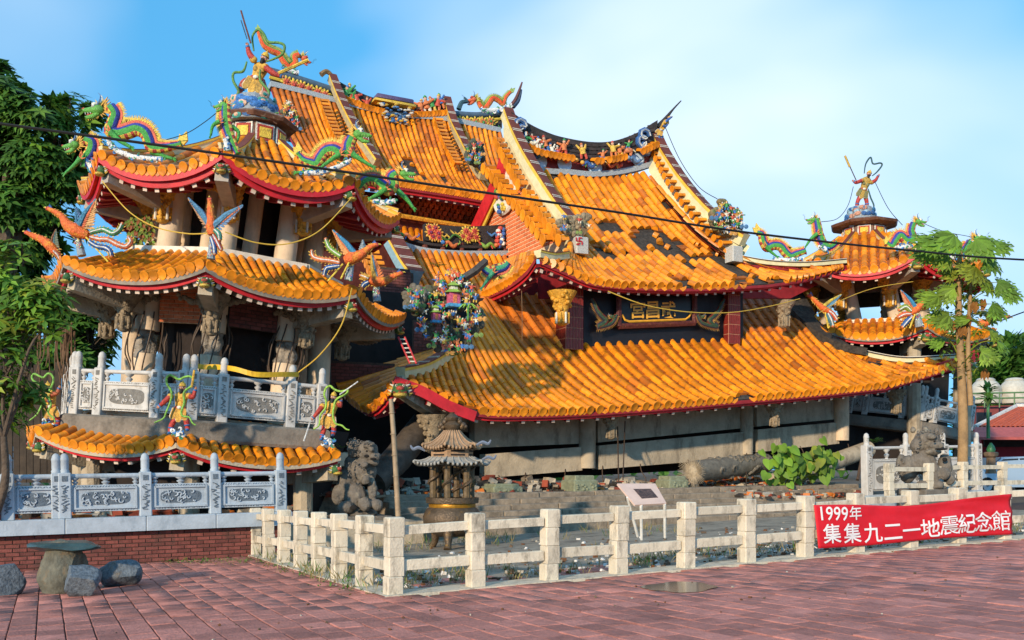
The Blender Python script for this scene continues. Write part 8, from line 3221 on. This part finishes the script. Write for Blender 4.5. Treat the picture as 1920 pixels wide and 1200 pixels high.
# small ferns growing on the ruin
for (x, y, d, n_, L, lab) in ((848, 668, 20.6, 11, .34, 'bright fern sprouting below the ceramic heap'), (820, 500, 21.5, 9, .3, 'fern tuft on the wing roof above the heap'), (768, 585, 20.8, 8, .28, 'fern left of the ceramic heap'),
							  (640, 840, 20, 8, .3, 'grass clump beside the dark lion'), (1640, 830, 24, 16, .35, 'dark fern on the rubble behind the brown lion'), (1800, 880, 23.8, 14, .3, 'fern at the foot of the papaya tree')):
	f_ = Leaves()
	p = at_d(x, y, d)
	for i in range(n_):
		a = r_.uniform(0, 6.28)
		dd = Vector((math.cos(a), math.sin(a) * .6, r_.uniform(.3, 1.1))).normalized()
		c = [p + dd * (L * t) - UP * (L * .5 * t * t) for t in np.linspace(0, 1, 6)]
		for t in range(5):
			for sg in (-1, 1):
				e = (dd * .5 + dd.cross(UP).normalized() * sg).normalized()
				f_.leaf(c[t], e, UP, L * .3 * (1 - t * .15), L * .05, 1 if i % 3 else 0)
	o = f_.build('fern', [LEAF_L, LEAF_M])
	tag(o, lab, 'fern', 'ferns on the ruin')
# creeper on the tower's brick
cv = Leaves()
for i in range(330):
	x, y = r_.uniform(240, 288), r_.uniform(400, 488)
	cv.leaf(at_d(x, y, 20.2 + r_.uniform(-.2, .2)), Vector((r_.gauss(0, 1), -.3, -1)).normalized(), NV, r_.uniform(.08, .16), .035, r_.choice((0, 1, 2)))
o = cv.build('creeper', [LEAF_L, LEAF_Y, mat('rust_leaf', '#8a4a1e', bump=0, trans=.2)])
tag(o, 'yellowing creeper hanging on the brick behind the phoenix plumes', 'creeper')
# weeds along the fence and in the court
gr = Leaves()
for i in range(260):
	c = r_.random()
	if c < .55:
		p = gpt(r_.uniform(.2, 13), abs(r_.gauss(0, .9)) + .3)
	elif c < .8:
		p = gpt(r_.gauss(0, .25), r_.uniform(.3, 7.2))
	else:
		p = gpt(r_.uniform(1.5, 9), r_.uniform(5.5, 8.2))
	for q in range(9):
		d = Vector((r_.gauss(0, .45), r_.gauss(0, .45), 1)).normalized()
		L = r_.uniform(.06, .26)
		gr.leaf(p + Vector((r_.gauss(0, .05), r_.gauss(0, .05), 0)), d, Vector((r_.gauss(0, 1), r_.gauss(0, 1), .1)), L, .006, r_.choice((0, 0, 1, 2)))
o = gr.build('weeds', [mat('dry_grass', '#8a7a4a', bump=0, trans=.2), LEAF_M, mat('straw', '#a3905f', bump=0, trans=.2)], None, 'stuff')
ms = Leaves()
for i in range(500):
	p = gpt(-.22 + r_.gauss(0, .12), r_.uniform(.2, 7.0)) if i % 2 else on_ground(r_.uniform(300, 470), 1052 + r_.gauss(0, 3))
	ms.leaf(p, Vector((r_.gauss(0, 1), r_.gauss(0, 1), .5)).normalized(), UP, r_.uniform(.03, .08), .015, r_.choice((0, 1)))
o = ms.build('moss', [LEAF_M, mat('dry_grass', '#8a7a4a', bump=0, trans=.2)], None, 'stuff')

# ================================================================== BEYOND THE TEMPLE
for (px, d, h, w, sd, lab) in ((1895, 62, 245, 45, 31, 'nearest round green tree beyond the water tanks'), (1935, 70, 255, 50, 32, 'tree at the right picture edge behind the tanks'), (1850, 75, 215, 40, 33, 'low tree beyond the papaya trunk')):
	k_ = d / F
	base = Vector(((px - 960) * k_, d, .4))
	top = 880 - h
	tree('distant_tree', lab, base, [lobe(px, top + 40, d, w * .8, 40), lobe(px - w * .5, top + 75, d, w * .7, 40), lobe(px + w * .4, top + 70, d, w * .7, 45), lobe(px, top + 110, d, w, 45)], 420, .75, 5, [LEAF_D, LEAF_M], sd, r0=.3, group='trees behind the houses',
		 whorl=False, light=.5)
fw = Leaves()
for i in range(5200):
	a = r_.uniform(-1.25, 1.25)
	d = r_.uniform(85, 150)
	x, y = d * math.sin(a), d * math.cos(a)
	top = 6 + 4.5 * mnoise.noise(Vector((x * .05, y * .05, 0))) + 2 * mnoise.noise(Vector((x * .2, y * .2, 5)))
	p = Vector((x, y, r_.random() ** .7 * max(2.5, top)))
	dd = Vector((r_.gauss(0, 1), r_.gauss(0, 1), r_.gauss(0, .6))).normalized()
	fw.leaf(p, dd, UP, r_.uniform(1.2, 2.6), r_.uniform(.4, .9), r_.choice((0, 0, 1)))
o = fw.build('forest', [LEAF_D, LEAF_M], None, 'stuff')

hs = thing('red_roofed_house', 'house with orange tiled roof and red wall beyond the lion', 'house', at_d(1890, 905, 44))
REDT = mat('salmon_roof_tile', '#c0522a', rough=.7, var=.2, scale=4, bump=.3, rnd=.15)
hd_ = 44
ridgeA, ridgeB = at_d(1905, 766, hd_ + 4), at_d(2060, 766, hd_ + 4)
eA, eB = at_d(1828, 805, hd_), at_d(2060, 805, hd_)
nrow = 26
mb = MB()
for i in range(nrow):
	a0, a1_ = i / nrow, (i + 1) / nrow
	t0_, t1_ = ridgeA.lerp(ridgeB, a0), ridgeA.lerp(ridgeB, a1_)
	q0_, q1_ = eA.lerp(eB, a0), eA.lerp(eB, a1_)
	for j in range(6):
		s0_, s1_ = j / 6, (j + 1) / 6
		pts_ = [t0_.lerp(q0_, s0_), t1_.lerp(q1_, s0_), t1_.lerp(q1_, s1_) + UP * .06, t0_.lerp(q0_, s1_) + UP * .06]
		mb.add(pts_, [(0, 1, 2, 3)])
	mb.tube([t0_ + UP * .05, q0_ + UP * .08], .09, 6, cap=False)
mb.build('roof_slope', REDT, hs, kind='stuff')
MB().tube([ridgeA + UP * .1, ridgeB + UP * .1], .16, 8).build('ridge', paint('#d9cfc0'), hs)
MB().tube([ridgeA + UP * .1, eA + UP * .1], .13, 8).build('ridge', paint('#d9cfc0'), hs)
e2A, e2B = at_d(1826, 812, hd_ - 1.0), at_d(2060, 812, hd_ - 1.0)
MB().plate([at_d(1828, 803, hd_ - .2), at_d(2060, 803, hd_ - .2), at_d(2060, 822, hd_ - 1.6), at_d(1826, 822, hd_ - 1.6)], UP, .12).build('awning', mat('pinkish_awning', '#a8524c', rough=.7, var=.2), hs)
MB().plate([at_d(1838, 905, hd_ + 1), at_d(1838, 815, hd_ + 1), at_d(2060, 815, hd_ + 1), at_d(2060, 905, hd_ + 1)], NV, .2).build('wall', mat('crimson_wall', '#8a1420', rough=.7, var=.15), hs)
MB().plate([at_d(1845, 838, hd_ + .8), at_d(1845, 818, hd_ + .8), at_d(2060, 818, hd_ + .8), at_d(2060, 838, hd_ + .8)], NV, .1).build('opening_shade_plate', DARK, hs)  # solid dark plate paints in the shade of an opening
MB().plate([at_d(1880, 905, hd_ + .7), at_d(1880, 874, hd_ + .7), at_d(2060, 872, hd_ + .7), at_d(2060, 905, hd_ + .7)], NV, .1).build('yellow_panel', mat('yellow_panel', '#c9a21c', rough=.6), hs)
bd = thing('tank_building', 'red framed building carrying two white tanks on its roof', 'building', at_d(1890, 890, 52))
MB().plate([at_d(1828, 900, 52), at_d(1828, 762, 52), at_d(2080, 755, 52), at_d(2080, 900, 52)], NV, .4).build('wall', mat('maroon_block', '#7a3a38', rough=.8, var=.2), bd)
for i in range(5):
	x = 1845 + i * 42
	MB().fbox(at_d(x, 785, 51.7), Vector((1, 0, 0)), Vector((0, 1, 0)), UP, .8, .1, .7).build('window', mat('dark_window', '#1c2026', rough=.2), bd)
for y in (738, 748):
	MB().tube([at_d(1815, y, 50.5), at_d(2080, y - 6, 50.5)], .05, 6).build('roof_rail', mat('green_rail', '#5d7a52', rough=.6), bd)
for i in range(9):
	x = 1818 + i * 28
	MB().tube([at_d(x, 735, 50.5), at_d(x, 764, 50.5)], .04, 5).build('rail_post', mat('green_rail', '#5d7a52'), bd)
for i, (x, lab) in enumerate(((1848, 'white water tank nearer the papaya tree'), (1902, 'white water tank farther from the papaya tree'))):
	c = at_d(x, 757, 54)
	tk = thing('water_tank', lab, 'tank', c, 'white roof tanks')
	MB().lathe(c, [(.82, 0), (.85, .1), (.85, .78), (.8, .95), (.62, 1.2), (.5, 1.3)], 22).build('shell', mat('white_fibreglass', '#b9b3a4', rough=.6, var=.15, dirt='#7d766a', dirt_amt=.2), tk, smooth=True)
	MB().lathe(c, [(.5, 1.3), (.52, 1.36), (.4, 1.46), (.1, 1.5)], 18).build('lid', MATS['white_fibreglass'], tk, smooth=True)
	for h_ in (.3, .6):
		MB().lathe(c, [(.86, h_ - .02), (.88, h_), (.86, h_ + .02)], 22).build('band', MATS['white_fibreglass'], tk, smooth=True)
lp = thing('lamp_pillar', 'stone pillar with green lantern top near the parked car', 'pillar', at_d(1858, 890, 33))
cb = at_d(1858, 888, 33)
MB().lathe(cb, [(.2, 0), (.17, .1), (.15, .55), (.24, .62), (.26, .72), (.2, .76)], 8).build('pillar', mat('brown_stone', '#7a6550', rough=.9, var=.2), lp)
MB().lathe(cb + UP * .76, [(.13, 0), (.15, .08), (.11, .2), (.03, .32)], 10).build('lantern', mat('green_glaze', '#3f7a4a', rough=.4), lp, smooth=True)
MB().tube([at_d(1853, 822, 36), at_d(1852, 720, 36)], [.07, .05], 8).build('lamp_post', MATS['green_glaze'], lp, smooth=True)
tl = Leaves()
for i in range(30):
	tl.leaf(at_d(1852, 735 + r_.uniform(-10, 12), 36), Vector((r_.gauss(0, 1), r_.gauss(0, .5), r_.gauss(.2, .6))).normalized(), UP, .5, .12, 0)
tl.build('leaf_ornament', [LEAF_M], lp)

# ---- parked car
CARP = mat('silver_blue_paint', '#9fb0bd', rough=.3, var=.03, scale=2, bump=0, coat=.6, metal=.2)
cc = at_d(1885, 908, 36)
cc.z = G(cc.x, cc.y) + .25
car = thing('parked_car', 'silver blue car parked in front of the red wall', 'car', cc - UP * .2)
prof = [(-2.1, .25), (-2.15, .55), (-1.95, .78), (-1.25, .9), (-.65, 1.32), (.55, 1.38), (1.25, 1.0), (1.95, .88), (2.12, .6), (2.1, .25)]
W_ = .84
xs_ = Vector((1, .15, 0)).normalized()
ys_ = UP.cross(xs_)
mb = MB()
rows_ = []
for (wv, inn) in ((-1, .0), (-.96, 1), (.96, 1), (1, .0)):
	rows_.append([cc + xs_ * px_ + ys_ * (wv * W_ * (1 - (.16 if z_ > 1 else 0))) + UP * (z_ - .2 + (.0 if inn else -.03)) for px_, z_ in prof])
mb.grid(rows_)
mb.add(rows_[0], [tuple(range(len(prof)))]).add(rows_[3], [tuple(range(len(prof) - 1, -1, -1))])
mb.build('body', CARP, car, smooth=True)
GLS = mat('car_glass', '#10161c', rough=.08, var=.02, bump=0, spec=.6)
for sgn in (-1, 1):
	off = ys_ * sgn * (W_ * .85 + .012)
	MB().plate([cc + xs_ * a_ + UP * (b_ - .2) + off for a_, b_ in ((-1.1, .96), (-.6, 1.27), (.0, 1.3), (.0, .96))], ys_, .02).build('side_window', GLS, car)
	MB().plate([cc + xs_ * a_ + UP * (b_ - .2) + off for a_, b_ in ((.06, .96), (.06, 1.3), (.52, 1.32), (1.1, 1.0))], ys_, .02).build('side_window', GLS, car)
	for wx in (-1.35, 1.3):
		wl_ = part_empty('wheel', car)
		MB().lathe(cc + xs_ * wx + ys_ * sgn * (W_ - .18) + UP * .08, [(.31, 0), (.32, .03), (.32, .17), (.3, .2)], 20, axis=ys_ * sgn).build('tyre', mat('tyre_rubber', '#181818', rough=.9), wl_, smooth=True)
		MB().lathe(cc + xs_ * wx + ys_ * sgn * (W_ + .0) + UP * .08, [(.2, 0), (.19, .03), (.05, .02)], 14, axis=ys_ * sgn).build('rim', mat('alloy', '#a9adb0', rough=.3, metal=.8), wl_, smooth=True)
	MB().ball(cc - xs_ * 2.05 + ys_ * sgn * .6 + UP * .45, (.1, .16, .08), 8, 5).build('headlight', mat('lamp_lens', '#d9dde0', rough=.1), car, smooth=True)
MB().plate([cc + xs_ * a_ + ys_ * b_ * .7 + UP * (z_ - .2 + .015) for a_, b_, z_ in ((-1.22, -1, .93), (-1.22, 1, .93), (-.68, 1, 1.31), (-.68, -1, 1.31))], UP - xs_, .02).build('windscreen', GLS, car)

# ================================================================== CABLES, ROPES AND TAPE
def cable(label, pts, r, m, name='overhead_cable', cat='cable', group=None):
	o = MB().tube(spline([at_d(*p) for p in pts], 8), r, 5).build(name, m, None, smooth=True)
	return tag(o, label, cat, group)


cable('thick black cable crossing the whole picture in front of the roofs', [(-600, 150, 13), (-30, 228, 13.5), (430, 291, 14), (880, 357, 15), (1150, 397, 16), (1400, 436, 17), (1700, 469, 18.5), (1960, 489, 20), (2500, 505, 24)], .022, WIRE)
ROPE = mat('yellow_rope', '#c9a23a', rough=.7, var=.15, bump=0)
cable('thin cable from the dragon to the spire of the leaning tower', [(312, 262, 18.5), (350, 250, 18.4), (385, 228, 18.2), (416, 203, 17.9)], .008, WIRE)
cable('cable sagging from the ridge horn to the far verge figures', [(1248, 240, 31), (1275, 300, 30.5), (1310, 350, 30), (1345, 373, 29.5)], .012, WIRE)
cable('cable from the far warrior down to the near dragon', [(1600, 350, 35), (1590, 385, 34), (1570, 410, 33), (1540, 416, 31.8)], .012, WIRE)
cable('straight stay from the far warrior to the arched dragon', [(1640, 340, 35), (1665, 390, 33), (1692, 422, 31.6)], .012, WIRE)
cable('thin cable from the arched dragon across the papaya leaves', [(1734, 420, 31.5), (1770, 434, 31), (1810, 442, 31), (1830, 446, 31)], .01, WIRE)
cable('yellow rope slung along the top storey of the leaning tower', [(192, 340, 18.3), (240, 395, 18), (290, 425, 17.8), (350, 438, 17.6), (393, 437, 17.4)], .012, ROPE, 'yellow_rope', 'rope', 'yellow ropes')
cable('yellow rope from the V shaped phoenix up to the beast head', [(422, 435, 17.4), (480, 455, 17.6), (540, 457, 17.8), (600, 432, 18), (660, 370, 18.4)], .012, ROPE, 'yellow_rope', 'rope', 'yellow ropes')
cable('yellow rope hanging beside the gallery of the leaning tower', [(660, 540, 18), (640, 610, 18), (600, 665, 18), (560, 698, 18.2)], .012, ROPE, 'yellow_rope', 'rope', 'yellow ropes')
cable('yellow rope swagged across the black name board', [(1140, 546, 25.5), (1210, 572, 25.8), (1290, 585, 26.5), (1370, 586, 27.5), (1440, 575, 28.5), (1500, 560, 29.5)], .014, ROPE, 'yellow_rope', 'rope', 'yellow ropes')
cable('pale rope along the eave of the far tower', [(1530, 590, 29), (1580, 562, 30), (1640, 540, 30.5), (1712, 528, 31)], .012, ROPE, 'yellow_rope', 'rope', 'yellow ropes')
cable('rusty cord hanging straight down over the lower roof', [(978, 545, 22), (979, 590, 22), (979, 640, 22)], .008, mat('rust_cord', '#7a5a3a', bump=0), 'roof_cable', 'cord')
cable('loose cable at the right picture edge by the eave', [(1880, 600, 27), (1900, 592, 27.5), (1925, 583, 28)], .02, WIRE)
# gilt carved pendants under the hall's eaves
for (x, y, v, s, g_) in ((1054, 566, 13.1, 1.1, True), (1470, 580, 13.6, 1.0, False), (1146, 790, 11.8, .8, False), (1452, 770, 11.8, .8, False), (812, 800, 11.8, 1.1, False), (1680, 745, 12.0, .9, False), (940, 0, 0, 0, None)):
	if g_ is None:
		continue
	pendant(frame_p, at_v(x, y, v), s, g_)

for _p in (HP, TP, T2P, RP, WP, RWP):
	_p.finish()
